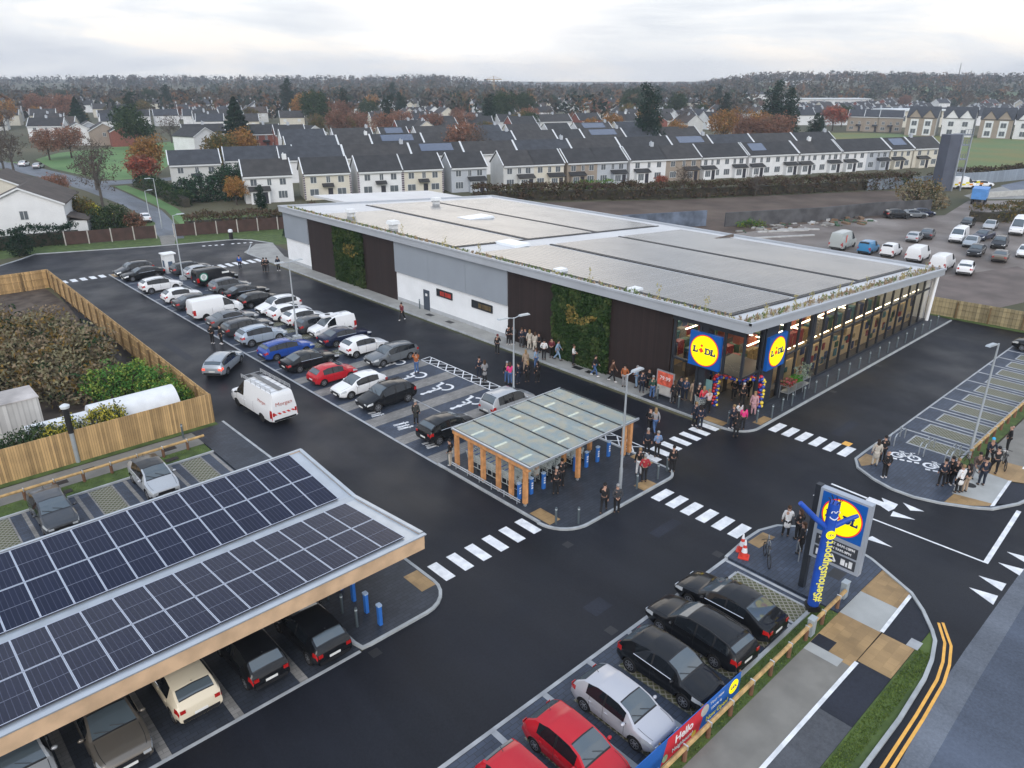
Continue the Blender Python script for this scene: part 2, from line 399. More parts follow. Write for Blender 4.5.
def icon(name, kind, cx, cy, ang, s=1.0, z=0.03):
    """painted symbol: pedestrian group, wheelchair or bicycle"""
    mb = MB(); ca, sa = math.cos(ang), math.sin(ang)
    def T(p): return (cx + (p[0] * ca - p[1] * sa) * s, cy + (p[0] * sa + p[1] * ca) * s)
    def ln(pts, w): strip(mb, [T(p) for p in pts], w * s * (1.45 if kind == 'wheelchair' else 1), z, z)
    def disc(c, r, n=14): mb.poly([(*T((c[0] + r * math.cos(2 * math.pi * k / n), c[1] + r * math.sin(2 * math.pi * k / n))), z + .0006) for k in range(n)])
    if kind == 'wheelchair':
        disc((0, 1.15), 0.2)
        ln([(0, 0.95), (-0.02, 0.15), (0.45, 0.1), (0.62, -0.55), (0.85, -0.5)], 0.17)
        ln([(-0.02, .55), (.42, .52)], 0.13)
        ln([(-0.1 + .52 * math.cos(R(a)), -0.22 + .52 * math.sin(R(a))) for a in range(110, 335, 15)], 0.13)
        disc((0.0, 1.75), 0.16); ln([(0, 1.15), (0, 1.75)], 0.14)
    elif kind == 'people':
        for ox, k in ((-.45, 1), (.1, .8), (.55, 1)):
            disc((ox, .8 * k), .14 * k); ln([(ox, .65 * k), (ox, 0)], .28 * k); ln([(ox - .08, 0), (ox - .1, -.6 * k)], .12); ln([(ox + .08, 0), (ox + .12, -.6 * k)], .12)
            ln([(ox - .28, .5), (ox + .28, .5)], .1)
    else:
        for ox in (-.5, .5):
            ln([(ox + .33 * math.cos(R(a)), .33 * math.sin(R(a))) for a in range(0, 361, 20)], .16)
        ln([(-.5, 0), (-.2, .5), (.35, .5), (.05, 0), (-.5, 0)], .1); ln([(.05, 0), (-.2, .5)], .09); ln([(.5, 0), (.3, .72), (.55, .72)], .09); ln([(-.38, .66), (-.08, .66)], .1)
        for k in range(4): ln([(-.75 + .42 * k, -.62), (-.47 + .42 * k, -.62)], .2)
    return struct(name, mb, WHITE)
for y in (44.55, 41.2, 37.7): icon('wheelchair_symbol', 'wheelchair', 31.1, y, R(90), 1.05)
icon('family_symbol', 'people', 25.0, 37.75, R(-100), 0.72)
icon('family_symbol', 'people', 24.75, 34.3, R(-100), 0.66)
icon('family_symbol', 'people', 24.75, 40.6, R(-100), 0.6)
icon('wheelchair_symbol', 'wheelchair', 31.6, 47.9, R(90), 0.9)

# ---- island with the trolley shelter
isl = [(XL + .02, 31.85), (XL + .02, 23.2)] + [(25.3 + 1.85 * math.cos(R(a)), 23.25 + 1.85 * math.sin(R(a))) for a in range(180, 271, 10)] + [(32.3 + 0.9 * math.cos(R(a)), 22.3 + 0.9 * math.sin(R(a))) for a in range(270, 361, 15)] + [(33.2, 31.85)]
mb = MB(); mb.prism(isl, 0.0, 0.10); struct('pavement', mb, PAVE2)
mb = MB(); strip(mb, isl, 0.15, 0.0, 0.115); struct('kerb', mb, KERB)
for r_ in (rect(23.7, 24.5, 22.65, 24.15), rect(30.05, 31.2, 21.45, 22.25), rect(32.65, 33.1, 23.15, 24.6)): sheet('tactile_paving', r_, 0.106, TAN)

# ---- store apron
ap = [(40.45, 93), (40.45, 23.1)] + [(42.15 + 1.7 * math.cos(R(a)), 23.1 + 1.7 * math.sin(R(a))) for a in range(180, 271, 10)] + [(77.6, 21.4), (79.0, 23.5), (79.0, 26), (43, 26), (43, 93)]
mb = MB(); mb.prism([(40.45, 96), (40.45, 30), (43.2, 30), (43.2, 90), (46, 99), (44, 100)], 0.0, 0.1); struct('footpath', mb, mat('footpath_concrete', (0.30, 0.30, 0.285), 0.7, var=0.12, scale=0.7, coords='World'))
ap2 = [(40.45, 29.95), (40.45, 23.1)] + [(42.15 + 1.7 * math.cos(R(a)), 23.1 + 1.7 * math.sin(R(a))) for a in range(180, 271, 10)] + [(77.4, 21.4), (77.9, 24.5), (48, 25.5), (48, 29.95)]
mb = MB(); mb.prism(ap2, 0.0, 0.1); struct('pavement', mb, PAVE2)
mb = MB(); strip(mb, [(43.5, 100.5), (40.45, 95), (40.45, 23.1)] + [(42.15 + 1.7 * math.cos(R(a)), 23.1 + 1.7 * math.sin(R(a))) for a in range(180, 271, 10)] + [(77.4, 21.4)], 0.15, 0.0, 0.115); struct('kerb', mb, KERB)
for r_ in (rect(40.6, 41.3, 23.2, 24.75), rect(42.6, 44.1, 21.55, 22.15)): sheet('tactile_paving', r_, 0.106, TAN)
mb = MB()
for y in (56.5, 53.4, 37.0, 35.6): mb.poly([(x, yy, 0.104) for x, yy in rect(41.2, 41.75, y - .45, y + .45)])
struct('drain_cover', mb, mat('iron', (0.02, 0.02, 0.022), 0.5))

# ---- zebra crossings
def zebra(n, x0, y0, dx, dy, wx, wy):
    mb = MB()
    for k in range(n):
        mb.poly([(x, y, 0.018) for x, y in rect(x0 + k * dx, x0 + k * dx + wx, y0 + k * dy, y0 + k * dy + wy)])
    return struct('zebra_crossing', mb, WHITE)
zebra(7, 39.72, 23.15, -1.05, 0, 0.55, 1.4)
zebra(6, 22.62, 22.7, -1.13, 0, 0.55, 1.48)
zebra(6, 29.85, 20.3, 0, -0.965, 1.42, 0.58)
zebra(6, 42.5, 20.38, 0, -0.93, 1.55, 0.56)
zebra(5, 18.4, 94.2, 1.0, 0, 0.6, 1.5)
zebra(9, 33.9, 89.6, 0.95, 0, 0.55, 1.9)
mb = MB()
for k in range(8): mb.poly([(x, y, 0.018) for x, y in rect(38 + .75 * k + (.6 if k > 3 else 0), 38.4 + .75 * k + (.6 if k > 3 else 0), 103.6 - .3 * k, 104.1 - .3 * k)])
struct('give_way_line', mb, WHITE)

# ---- near row of bays, plaza with the pole sign, verge, cycle path
mb = MB(); mb.poly([(x, y, 0.02) for x, y in rect(-30, 28.0, 10.35, 14.9)]); struct('parking_bays', mb, PAVE)
mb = MB(); mb.span(-30, 28.0, 14.82, 14.98, 0.012, 0.034); struct('bay_edge_line', mb, EDGE)
mb = MB(); mb.span(-30, 28.1, 10.25, 10.40, 0.0, 0.12); struct('kerb', mb, KERB)
mb = MB()
for x in (25.75, 23.2, 20.45, 17.95, 15.45, 12.9, 10.35, 7.8): mb.span(x - .12, x + .12, 10.4, 14.82, 0.02, 0.029)
for x in (27.45, 26.05): mb.span(x - .06, x + .06, 10.4, 14.0, 0.02, 0.031)
mb.span(26.11, 27.39, 13.94, 14.06, 0.02, 0.031)
mb.span(27.75, 27.9, 10.4, 14.8, 0.02, 0.03)
struct('bay_line', mb, EDGE)
mb = MB(); mb.poly([(x, y, 0.027) for x, y in rect(26.11, 27.39, 10.45, 13.94)])
for x in (24.45, 21.9, 19.3, 16.7, 14.15, 11.6): mb.poly([(a, b, 0.025) for a, b in rect(x - .65, x + .65, 10.5, 13.9)])
struct('grass_grid_paving', mb, GRID)
plz = [(28.05, 9.45), (28.05, 14.9), (30.0, 15.05), (31.2, 15.0), (32.3, 14.6), (32.9, 13.9), (33.15, 12.6), (33.15, 10.9), (32.95, 10.1), (32.6, 9.4)]
mb = MB(); mb.prism(plz, 0.0, 0.10); struct('pavement', mb, PAVE)
curve = [(28.0, 14.95), (30.0, 15.1), (31.25, 15.05), (32.35, 14.65), (32.97, 13.95), (33.22, 12.6), (33.22, 10.9), (33.0, 10.1), (32.6, 9.35), (31.75, 7.8), (30.9, 7.0), (29.85, 6.25), (29.25, 5.92), (28.0, 5.6), (26.75, 5.42), (24, 5.28), (-30, 5.2)]
mb = MB(); strip(mb, curve, 0.15, 0.0, 0.115); struct('kerb', mb, KERB)
sheet('grass_verge', [(-30, 5.2), (24, 5.28), (26.75, 5.42), (28, 5.6), (29.25, 5.95), (29.7, 6.28), (26.0, 6.28), (-30, 6.1)], 0.05, GRASS)
sheet('grass_verge', rect(-30, 28.0, 9.4, 10.25), 0.05, GRASS)
sheet('footpath', [(-30, 7.55), (25.3, 7.62), (25.3, 9.4), (-30, 9.4)], 0.055, CONC)
sheet('footpath', [(25.3, 7.62), (28.15, 7.65), (28.15, 9.42), (25.3, 9.4)], 0.058, TAN)
sheet('footpath', [(28.15, 7.65), (30.25, 7.72), (30.25, 9.42), (28.15, 9.42)], 0.055, CONCP)
sheet('footpath', [(30.25, 7.72), (31.66, 7.8), (32.55, 9.4), (30.25, 9.42)], 0.058, TAN)
sheet('footpath', rect(24.9, 25.45, 8.0, 9.4), 0.06, CONCP)
sheet('footpath', rect(25.45, 26.2, 8.62, 9.38), 0.064, CYC)
sheet('cycle_path', [(-30, 6.15), (22.4, 6.28), (22.4, 7.5), (-30, 7.5)], 0.05, asphalt_mat('grey_cycle', (0.075, 0.08, 0.09), 0.6, 0.7, 0.3))
sheet('cycle_path', [(22.4, 6.28), (25.8, 6.3), (25.8, 7.5), (22.4, 7.5)], 0.054, CYC)
sheet('cycle_path', [(25.8, 6.3), (28.15, 6.3), (28.15, 7.6), (25.8, 7.6)], 0.058, TAN)
sheet('cycle_path', [(28.15, 6.3), (29.9, 6.3), (30.9, 7.05), (31.6, 7.75), (28.15, 7.62)], 0.052, CYC)
sheet('paving_slab', rect(28.15, 28.75, 6.2, 6.65), 0.066, EDGE)
mb = MB(); mb.poly([(-30, 7.42, 0.07), (25.7, 7.5, 0.07), (25.7, 7.66, 0.07), (-30, 7.58, 0.07)]); mb.poly([(28.2, 7.56, 0.07), (31.5, 7.68, 0.07), (31.6, 7.84, 0.07), (28.2, 7.72, 0.07)]); struct('white_line', mb, WHITE)
mb = MB()
for o in (0, .24):
    strip(mb, [(30.62 + o * .6, 6.25 - o * .5), (29.5, 5.62 - o), (28.3, 5.28 - o), (27.1, 5.08 - o), (24.7, 4.95 - o), (21.6, 4.86 - o), (0, 4.8 - o)], 0.11, 0.024, 0.024)
struct('double_yellow_line', mb, YELL)
mb = MB(); mb.poly([(x, y, 0.104) for x, y in rect(30.2, 31.0, 10.4, 11.0)]); struct('drain_cover', mb, mat('iron', (0.02, 0.02, 0.022), 0.5))
# junction markings
mb = MB()
strip(mb, [(38.7, 14.8), (38.6, 12.72)], 0.16, 0.0205, 0.0205); strip(mb, [(36.75, 14.9), (36.75, 14.4)], 0.12, 0.02, 0.02)
strip(mb, [(36.72, 11.9), (36.85, 6.35)], 0.12, 0.02, 0.02); strip(mb, [(36.8, 6.3), (43.3, 6.62)], 0.22, 0.021, 0.021)
mb.poly([(38.35, 12.7, .02), (38.85, 12.7, .02), (38.85, 11.9, .02), (39.25, 12.2, .02), (39.2, 11.3, .02), (38.6, 11.25, .02), (38.1, 11.35, .02), (38.35, 11.9, .02)])
for P_ in (((39.6, 11.2), (39.5, 10.05), (39.05, 10.6)), ((38.3, 11.2), (38.3, 10.05), (37.7, 11.1)), ((35.1, 10.95), (34.85, 9.85), (34.6, 11.1)), ((35.48, 6.2), (35.75, 5.12), (35.0, 5.1)), ((34.2, 6.2), (34.5, 5.1), (33.65, 5.05)), ((38.6, 5.9), (38.9, 4.9), (38.2, 4.9)), ((37.3, 5.9), (37.6, 4.9), (36.9, 4.9))):
    mb.poly([(P_[0][0], P_[0][1], .02), (P_[1][0], P_[1][1], .02), (P_[2][0], P_[2][1], .02)][::-1])
struct('junction_marking', mb, WHITE)
sheet('speed_marker', rect(44.04, 44.64, 16.21, 16.71), 0.02, YELL)

rnd = random.Random(12); q = MB()
for n_, x0, x1, y0, y1 in ((5200, 14, 28.3, 5.6, 6.2), (3000, 10, 28.0, 9.42, 10.2), (2600, -6, 14.2, 42.65, 43.9), (1500, 47, 72, 10.05, 10.7)):
    for _ in range(n_):
        x, y = rnd.uniform(x0, x1), rnd.uniform(y0, y1); s = rnd.uniform(.02, .05) * (3 if y > 100 else 1); a = rnd.uniform(0, 6.28); h = rnd.uniform(.02, .06) * (2 if y > 100 else 1)
        q.add([(x - s * math.cos(a), y - s * math.sin(a), .04), (x + s * math.cos(a), y + s * math.sin(a), .04), (x + s * .3 + rnd.uniform(-.04, .04), y + rnd.uniform(-.04, .04), .05 + h)], [(0, 1, 2)])
tag(q.build('grass', [leaf_mat('grass_blade', (.05, .085, .02), (.075, .115, .028), (.11, .145, .04))]), kind='stuff')
mb = MB()
for x, y in ((18.5, 47), (22.9, 60), (17.5, 36), (23.2, 20.9), (28, 15.4), (39.9, 34), (39.9, 50), (39.9, 66), (52, 21.0), (60, 21.0), (16.9, 70), (20, 15.4), (12, 21.0)):
    mb.poly([(a, b, 0.016) for a, b in rect(x - .22, x + .22, y - .22, y + .22)])
struct('drain_cover', mb, mat('iron', (0.02, 0.02, 0.022), 0.5))
mb = MB()
for x0, x1, y0, y1 in ((20.2, 21.3, 16.4, 17.2), (35.6, 36.7, 27, 31), (45, 48, 17.2, 17.9), (19.2, 19.9, 60, 66), (27, 29, 18.2, 18.8)): mb.poly([(a, b, 0.0145) for a, b in rect(x0, x1, y0, y1)])
struct('asphalt_patch', mb, CYC)
# ---- right hand bays and island
mb = MB(); mb.poly([(x, y, 0.02) for x, y in rect(45.9, 79, 10.9, 15.1)]); struct('parking_bays', mb, PAVE)
mb = MB(); mb.span(46, 74.5, 15.04, 15.16, 0.012, 0.034); struct('bay_edge_line', mb, EDGE)
mb = MB()
for k in range(11):
    x = 49.3 + 2.513 * k; mb.span(x - .08, x + .08, 10.9, 15.04, 0.02, 0.029)
    for xx in (x - .5, x - 2.0): mb.span(xx - .07, xx + .07, 10.9, 14.0, 0.02, 0.029)
    mb.span(x - 1.95, x - .55, 13.9, 14.0, 0.02, 0.029)
struct('bay_line', mb, EDGE)
mb = MB()
for k in range(11):
    x = 49.3 + 2.513 * k; mb.poly([(a, b, 0.026) for a, b in rect(x - 1.95, x - .55, 10.9, 13.9)])
struct('grass_grid_paving', mb, GRID)
isr = [(46.0, 15.1), (44.0, 15.12), (42.6, 15.1), (41.7, 14.6), (41.0, 13.4), (40.6, 12.2), (40.6, 11.0), (41.0, 9.8), (41.8, 8.4), (42.4, 7.7), (44, 6.9), (46, 6.4), (49, 6.2), (90, 6.0), (90, 9.8), (46.5, 9.9), (46.0, 10.5)]
mb = MB(); mb.prism(isr[:11] + [(42.6, 7.9), (46.3, 10.3), (46.0, 10.6)], 0.0, 0.10); struct('pavement', mb, PAVE)
mb = MB(); strip(mb, [(46.0, 15.15), (44.0, 15.17), (42.6, 15.15), (41.65, 14.6), (40.95, 13.4), (40.55, 12.2), (40.55, 11.0), (40.95, 9.8), (41.75, 8.4), (42.35, 7.65), (44, 6.85), (46, 6.35), (49, 6.15), (90, 5.95)], 0.15, 0.0, 0.115); struct('kerb', mb, KERB)
sheet('tactile_paving', [(42.6, 15.0), (43.7, 15.0), (43.7, 14.1), (42.6, 14.1), (41.9, 14.5)], 0.106, TAN)
sheet('footpath', [(42.5, 9.6), (41.15, 9.65), (41.85, 8.5), (42.5, 7.85), (42.9, 7.8)], 0.106, TAN)
sheet('footpath', [(42.5, 9.7), (42.8, 7.7), (46.4, 7.9), (46.6, 9.9), (46, 10.3)], 0.104, CONCP)
sheet('footpath', [(46.6, 9.9), (46.4, 7.9), (46.7, 7.3), (49, 7.3), (48.7, 9.9)], 0.104, TAN)
sheet('footpath', rect(48.7, 90, 7.9, 9.9), 0.1, CONC)
sheet('cycle_path', [(42.8, 7.6), (44, 6.95), (46, 6.45), (49, 6.3), (49, 7.3), (46.6, 7.3), (46.3, 7.85)], 0.1, CYC)
sheet('cycle_path', rect(49, 90, 6.2, 7.8), 0.1, CYC)
mb = MB(); mb.poly([(42.5, 7.8, .11), (42.7, 7.65, .11), (46.5, 7.85, .11), (46.4, 8.0, .11)]); mb.poly([(48.6, 7.75, .108), (90, 7.75, .108), (90, 7.9, .108), (48.6, 7.9, .108)]); struct('white_line', mb, WHITE)
sheet('grass_verge', rect(46.6, 90, 10.0, 10.75), 0.09, GRASS)
mb = MB(); mb.span(46.2, 79, 10.75, 10.9, 0, .13); struct('kerb', mb, KERB)
icon('bicycle_symbol', 'bike', 45.1, 13.2, R(-70), 0.95, 0.108)
icon('bicycle_symbol', 'bike', 45.1, 11.3, R(-70), 0.95, 0.108)
mb = MB(); mb.lathe([(.3, 0), (.3, .004)], 14, (44.2, 9.3, 0.106)); struct('drain_cover', mb, mat('iron', (0.02, 0.02, 0.022), 0.5))
sheet('grass_verge', [(79.0, 13), (79.0, 24), (77.9, 24), (78.3, 13)], 0.03, GRASS)

# ---- left car park (carport)
sheet('parking_bays', rect(-40, 12.0, 21.5, 34.5), 0.02, PAVE2)
mb = MB(); mb.span(-40, 11.6, 21.4, 21.54, 0.012, 0.034); struct('bay_edge_line', mb, EDGE)
mb = MB()
for k in range(14):
    x = 9.16 - 2.57 * k; mb.span(x - .17, x + .17, 21.54, 27, 0.02, 0.03)
struct('grey_bay_strip', mb, GREYP)
il = [(11.65, 34.5), (11.65, 22.0), (11.75, 21.55), (12.1, 21.5), (14.9, 21.5)] + [(14.95 + 1.55 * math.cos(R(a)), 23.05 + 1.55 * math.sin(R(a))) for a in range(-90, 1, 15)] + [(16.5, 46.4), (14.3, 46.4), (14.3, 34.5)]
mb = MB(); mb.prism(il, 0, .1); struct('pavement', mb, PAVE2)
mb = MB(); strip(mb, [(11.65, 30), (11.65, 22.0), (11.75, 21.55), (12.1, 21.5), (14.9, 21.5)] + [(14.95 + 1.55 * math.cos(R(a)), 23.05 + 1.55 * math.sin(R(a))) for a in range(-90, 1, 15)] + [(16.5, 46.4)], .15, 0, .115); struct('kerb', mb, KERB)
sheet('tactile_paving', rect(15.62, 16.4, 22.75, 24.2), 0.106, TAN)
sheet('parking_aisle', rect(-40, 14.25, 34.5, 38.0), 0.018, CYC)
sheet('parking_bays', rect(-40, 14.25, 38.0, 42.5), 0.02, PAVE)
mb = MB(); mb.span(-40, 14.3, 42.5, 42.62, 0, .12); struct('kerb', mb, KERB)
mb = MB(); mb2 = MB()
for k in range(12):
    x = 14.1 - 2.52 * k
    mb.span(x - .1, x + .1, 38, 42.5, .02, .03); mb.span(x - .72, x - .64, 38, 42.5, .02, .029); mb.span(x - 1.95, x - 1.87, 38, 42.5, .02, .029)
    mb2.poly([(a, b, .026) for a, b in rect(x - 1.86, x - .73, 38.3, 42.45)])
struct('grey_bay_strip', mb, GREYP); struct('grass_grid_paving', mb2, GRID)
sheet('grass_verge', rect(-40, 14.25, 42.62, 44.0), 0.06, GRASS)
sheet('footpath', rect(-40, 14.4, 44.0, 46.1), 0.07, CONC)
sheet('grass_verge', rect(-40, 16.1, 46.1, 46.62), 0.106, GRASS)
mb = MB()
for x, y in ((7.9, 45.2), (6.3, 44.6), (12.4, 44.7), (6.2, 43.3), (12.0, 43.2)): mb.span(x - .38, x + .38, y - .22, y + .22, .07, .085)
struct('drain_cover', mb, mat('iron', (0.02, 0.02, 0.022), 0.5))
# far edge kerbs
mb = MB(); strip(mb, [(-20, 113.5), (5, 110.2), (15, 108.8), (17.5, 111), (19.75, 113.4), (33.7, 107.8), (43.3, 105.2), (44.75, 103.4), (46, 99)], .2, 0, .1); struct('kerb', mb, KERB)
sheet('footpath', [(33.9, 107.6), (35.4, 107.1), (38.4, 114.5), (36.2, 115.4)], 0.02, CONC)
# ---------------------------------------------------------------- vehicles
PAINT = mat('paint', (0.5, 0.5, 0.5), 0.3, var=0, coat=1.0)
ROOFP = mat('roof_paint', (0.5, 0.5, 0.5), 0.3, var=0, coat=1.0)
BLACK = mat('black_trim', (0.012, 0.012, 0.014), 0.5, var=0)
TYRE = mat('tyre_rubber', (0.012, 0.012, 0.013), 0.75, var=0)
RIM = mat('rim_alloy', (0.42, 0.43, 0.45), 0.3, 0.8, var=0)
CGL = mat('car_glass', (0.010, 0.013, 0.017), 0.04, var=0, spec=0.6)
WSC = mat('windscreen_glass', (0.075, 0.098, 0.115), 0.04, var=0, spec=1.0)  # base colour lifted to blue-grey to imitate the sky reflected in the glass
HEADL = mat('headlamp', (0.65, 0.68, 0.7), 0.1, 0.3, var=0, coat=1.0)
TAILL = mat('tail_lamp', (0.42, 0.012, 0.012), 0.2, var=0, coat=1.0)
TAILON = mat('tail_lamp_lit', (0.5, 0.02, 0.01), 0.3, var=0, emit=(1, 0.09, 0.05), es=1.6)
PLATE = mat('number_plate', (0.75, 0.75, 0.72), 0.4, var=0)
CHROME = mat('chrome', (0.7, 0.7, 0.72), 0.15, 1.0, var=0)
def cc(name, c, metal=0.0, rough=0.28):
    return mat('paint_' + name, c, rough, metal, var=0, coat=0.75, spec=0.08)
CARC = dict(black=cc('black', (.008, .009, .011)), navy=cc('navy', (.012, .018, .045)), white=cc('white', (.78, .79, .80)), cream=cc('cream', (.70, .62, .47)), silver=cc('silver', (.46, .48, .50), .35),
            grey=cc('grey', (.16, .175, .19), .3), dgrey=cc('dark_grey', (.06, .066, .075), .3), lgrey=cc('light_grey', (.36, .40, .44), .3), red=cc('red', (.48, .014, .025)), blue=cc('blue', (.02, .07, .32)),
            bronze=cc('bronze', (.17, .15, .125), .5), green=cc('dark_green', (.015, .03, .03)), vblue=cc('van_blue', (.05, .22, .42)), lilac=cc('silver_lilac', (.50, .505, .54), .3), yellow=cc('ambulance_yellow', (.75, .65, .02)), ltblue=cc('pale_silver_blue', (.40, .47, .55), .3), vgrey=cc('van_grey', (.40, .43, .42)))
def lerp(P, u):
    if u <= P[0][0]: return P[0][1]
    for (a, b), (c, d) in zip(P, P[1:]):
        if u <= c: return b + (d - b) * (u - a) / (c - a) if c > a else d
    return P[-1][1]
def wheel(parent, x, y, r, side, rimm=None):
    w = MB(); tw = 0.21
    w.lathe([(r * .62, -tw / 2), (r * .93, -tw / 2), (r, -tw * .32), (r, tw * .32), (r * .93, tw / 2), (r * .62, tw / 2)], 20, axis='y')
    wo = w.build('wheel', [TYRE], parent, 40, (x, y, r))
    s = MB(); o = side * (tw / 2 - .01); rr = r * .64
    s.lathe([(rr, o - side * .12), (rr, o), (rr * .9, o - side * .02), (.02, o - side * .03)], 20, axis='y', m=1, cap=False)
    for k in range(7):
        a = 2 * math.pi * k / 7; ca, sa = math.cos(a), math.sin(a); h = .028
        q = [(.03, h), (rr * .95, h * .8), (rr * .95, -h * .8), (.03, -h)]
        s.poly([(p * ca - b * sa, o + side * .012, p * sa + b * ca) for p, b in (q if side < 0 else q[::-1])], 0)
    s.lathe([(.06, o), (.06, o + side * .02)], 10, axis='y', m=0)
    s.lathe([(rr, o - side * .004), (rr, o + side * .012), (rr * .88, o + side * .012)], 20, axis='y', m=0, cap=False)
    s.build('rim', [rimm or RIM, BLACK], wo)
    return wo
def car_proto(name, sp):
    L_, W, H = sp['L'], sp['W'], sp['H']; hw = W / 2
    zt, zb, cowl, r0, r1, rw = sp['zt'], sp['zb'], sp['cowl'], sp['r0'], sp['r1'], sp['rw']
    cl = sp.get('cl', 0.2); wr = sp.get('wr', 0.325); wf, wb = sp['wheels']
    us = set([0, .03, .08, .16, .28, .45, L_ - .45, L_ - .28, L_ - .16, L_ - .08, L_ - .03, L_, cowl, r0, r1, rw] + [p[0] for p in zt])
    us |= {cowl + .05, r0 - .05, r1 + .04, rw - .04}
    for a, b in sp['win']: us |= {a, b, a - .015, b + .015}
    u = 0
    while u < L_: us.add(round(u, 3)); u += .16
    us = sorted(x for x in us if 0 <= x <= L_)
    uu = [us[0]]
    for x in us[1:]:
        if x - uu[-1] > 0.006: uu.append(x)
    us = uu
    nose, tail = sp.get('nose', .17), sp.get('tail', .10)
    def halfw(u):
        f = 1 - nose * (1 - min(u / .75, 1)) ** 2.2
        b = 1 - tail * (1 - min((L_ - u) / .55, 1)) ** 2.2
        return hw * f * b
    V = []; nP = 9; tumble = sp.get('tumble', .17)
    def sect(u):
        w = halfw(u); top = lerp(zt, u); b = min(lerp(zb, u), top - .05)
        zl = cl + .12 * (1 - min(u / .35, 1)) + .14 * (1 - min((L_ - u) / .35, 1))
        cab = max(0, (top - b - .08)) / (H - lerp(zb, L_ * .5))
        wt = w * .90 - tumble * max(0, min(1, cab)); cr = sp.get('crown', .035)
        return [(0, zl), (.82 * w, zl), (.965 * w, zl + .1), (w, zl + .38 * (b - zl)), (w * .995, zl + .72 * (b - zl)), (.955 * w, b), (wt, top - .035), (wt * .88, top), (0, top + cr * min(1, cab + .5))]
    S = [sect(u) for u in us]
    full = []
    for u, s in zip(us, S):
        x = L_ / 2 - u
        full.append([(x, y, z) for y, z in s] + [(x, -y, z) for y, z in s[-2:0:-1]])
    n = len(full[0]); mb = MB(); mb.v = [p for r_ in full for p in r_]
    # 0 paint 1 roof paint 2 trim 3 screen 4 rear glass 5 side glass 6 headlight 7 tail light
    for i in range(len(us) - 1):
        um = (us[i] + us[i + 1]) / 2
        for k in range(n):
            j = k if k < 8 else 15 - k
            m = 0
            if j == 0: m = 2
            elif j == 1: m = 2 if sp.get('clad') or (sp.get('vanskirt')) else 0
            elif j == 2 and sp.get('clad') and (um < .3 or um > L_ - .3): m = 2
            elif j == 7 and cowl < um < r0: m = 2 if um < cowl + .05 or um > r0 - .05 else 3
            elif j == 6 and cowl < um < r0: m = 2 if sp.get('blackpillar') else 0
            elif j == 7 and r1 < um < rw and not sp.get('norear'): m = 2 if um < r1 + .04 or um > rw - .04 else 4
            elif j == 5 and any(a < um < b for a, b in sp['win']): m = 5
            elif j == 5 and sp['win'] and sp['win'][0][0] < um < sp['win'][-1][1]: m = 2
            elif j == 4 and .05 < um < .55: m = 6
            elif j in ((3, 4) if sp.get('tallights') else (4,)) and um > L_ - .27: m = 7
            elif j in (6, 7) and r0 <= um <= r1: m = 1
            mb.f.append((i * n + k, (i + 1) * n + k, (i + 1) * n + (k + 1) % n, i * n + (k + 1) % n)); mb.m.append(m)
    mb.f.append(tuple(range(n))); mb.m.append(0)
    mb.f.append(tuple(range((len(us) - 1) * n, len(us) * n))[::-1]); mb.m.append(0)
    ML = [PAINT, ROOFP, BLACK, CGL, CGL, CGL, HEADL, TAILL]
    me = mb.mesh('tmp', ML)
    bm = bmesh.new(); bm.from_mesh(me); bmesh.ops.recalc_face_normals(bm, faces=bm.faces); bm.to_mesh(me); bm.free()
    cut = MB(); xw = [L_ / 2 - wf, L_ / 2 - wb]
    for x in xw:
        for s in (1, -1):
            cut.lathe([(wr + .055, min(s * (hw - .3), s * (hw + .2))), (wr + .055, max(s * (hw - .3), s * (hw + .2)))], 28, (x, 0, wr), 'y', 2)
    cme = cut.mesh('cut', ML)
    bm = bmesh.new(); bm.from_mesh(cme); bmesh.ops.recalc_face_normals(bm, faces=bm.faces); bm.to_mesh(cme); bm.free()
    a = link('tmp', me); c = link('cut', cme)
    md = a.modifiers.new('b', 'BOOLEAN'); md.object = c; md.operation = 'DIFFERENCE'; md.solver = 'EXACT'
    dg = bpy.context.evaluated_depsgraph_get(); ev = a.evaluated_get(dg).to_mesh()
    vs = [tuple(v.co) for v in ev.vertices]; parts = {}
    for p in ev.polygons:
        m = p.material_index; cy = p.center[1]
        key = {0: 'body', 1: 'body', 2: 'body', 3: 'windscreen', 4: 'rear_window'}.get(m)
        if key is None: key = ({5: 'side_window', 6: 'headlight', 7: 'tail_light'}[m], 1 if cy > 0 else -1)
        parts.setdefault(key, []).append((tuple(p.vertices), m))
    bpy.data.objects.remove(a); bpy.data.objects.remove(c)
    root = thing(name, None, 'car')
    back = full[-1]; front = full[0]
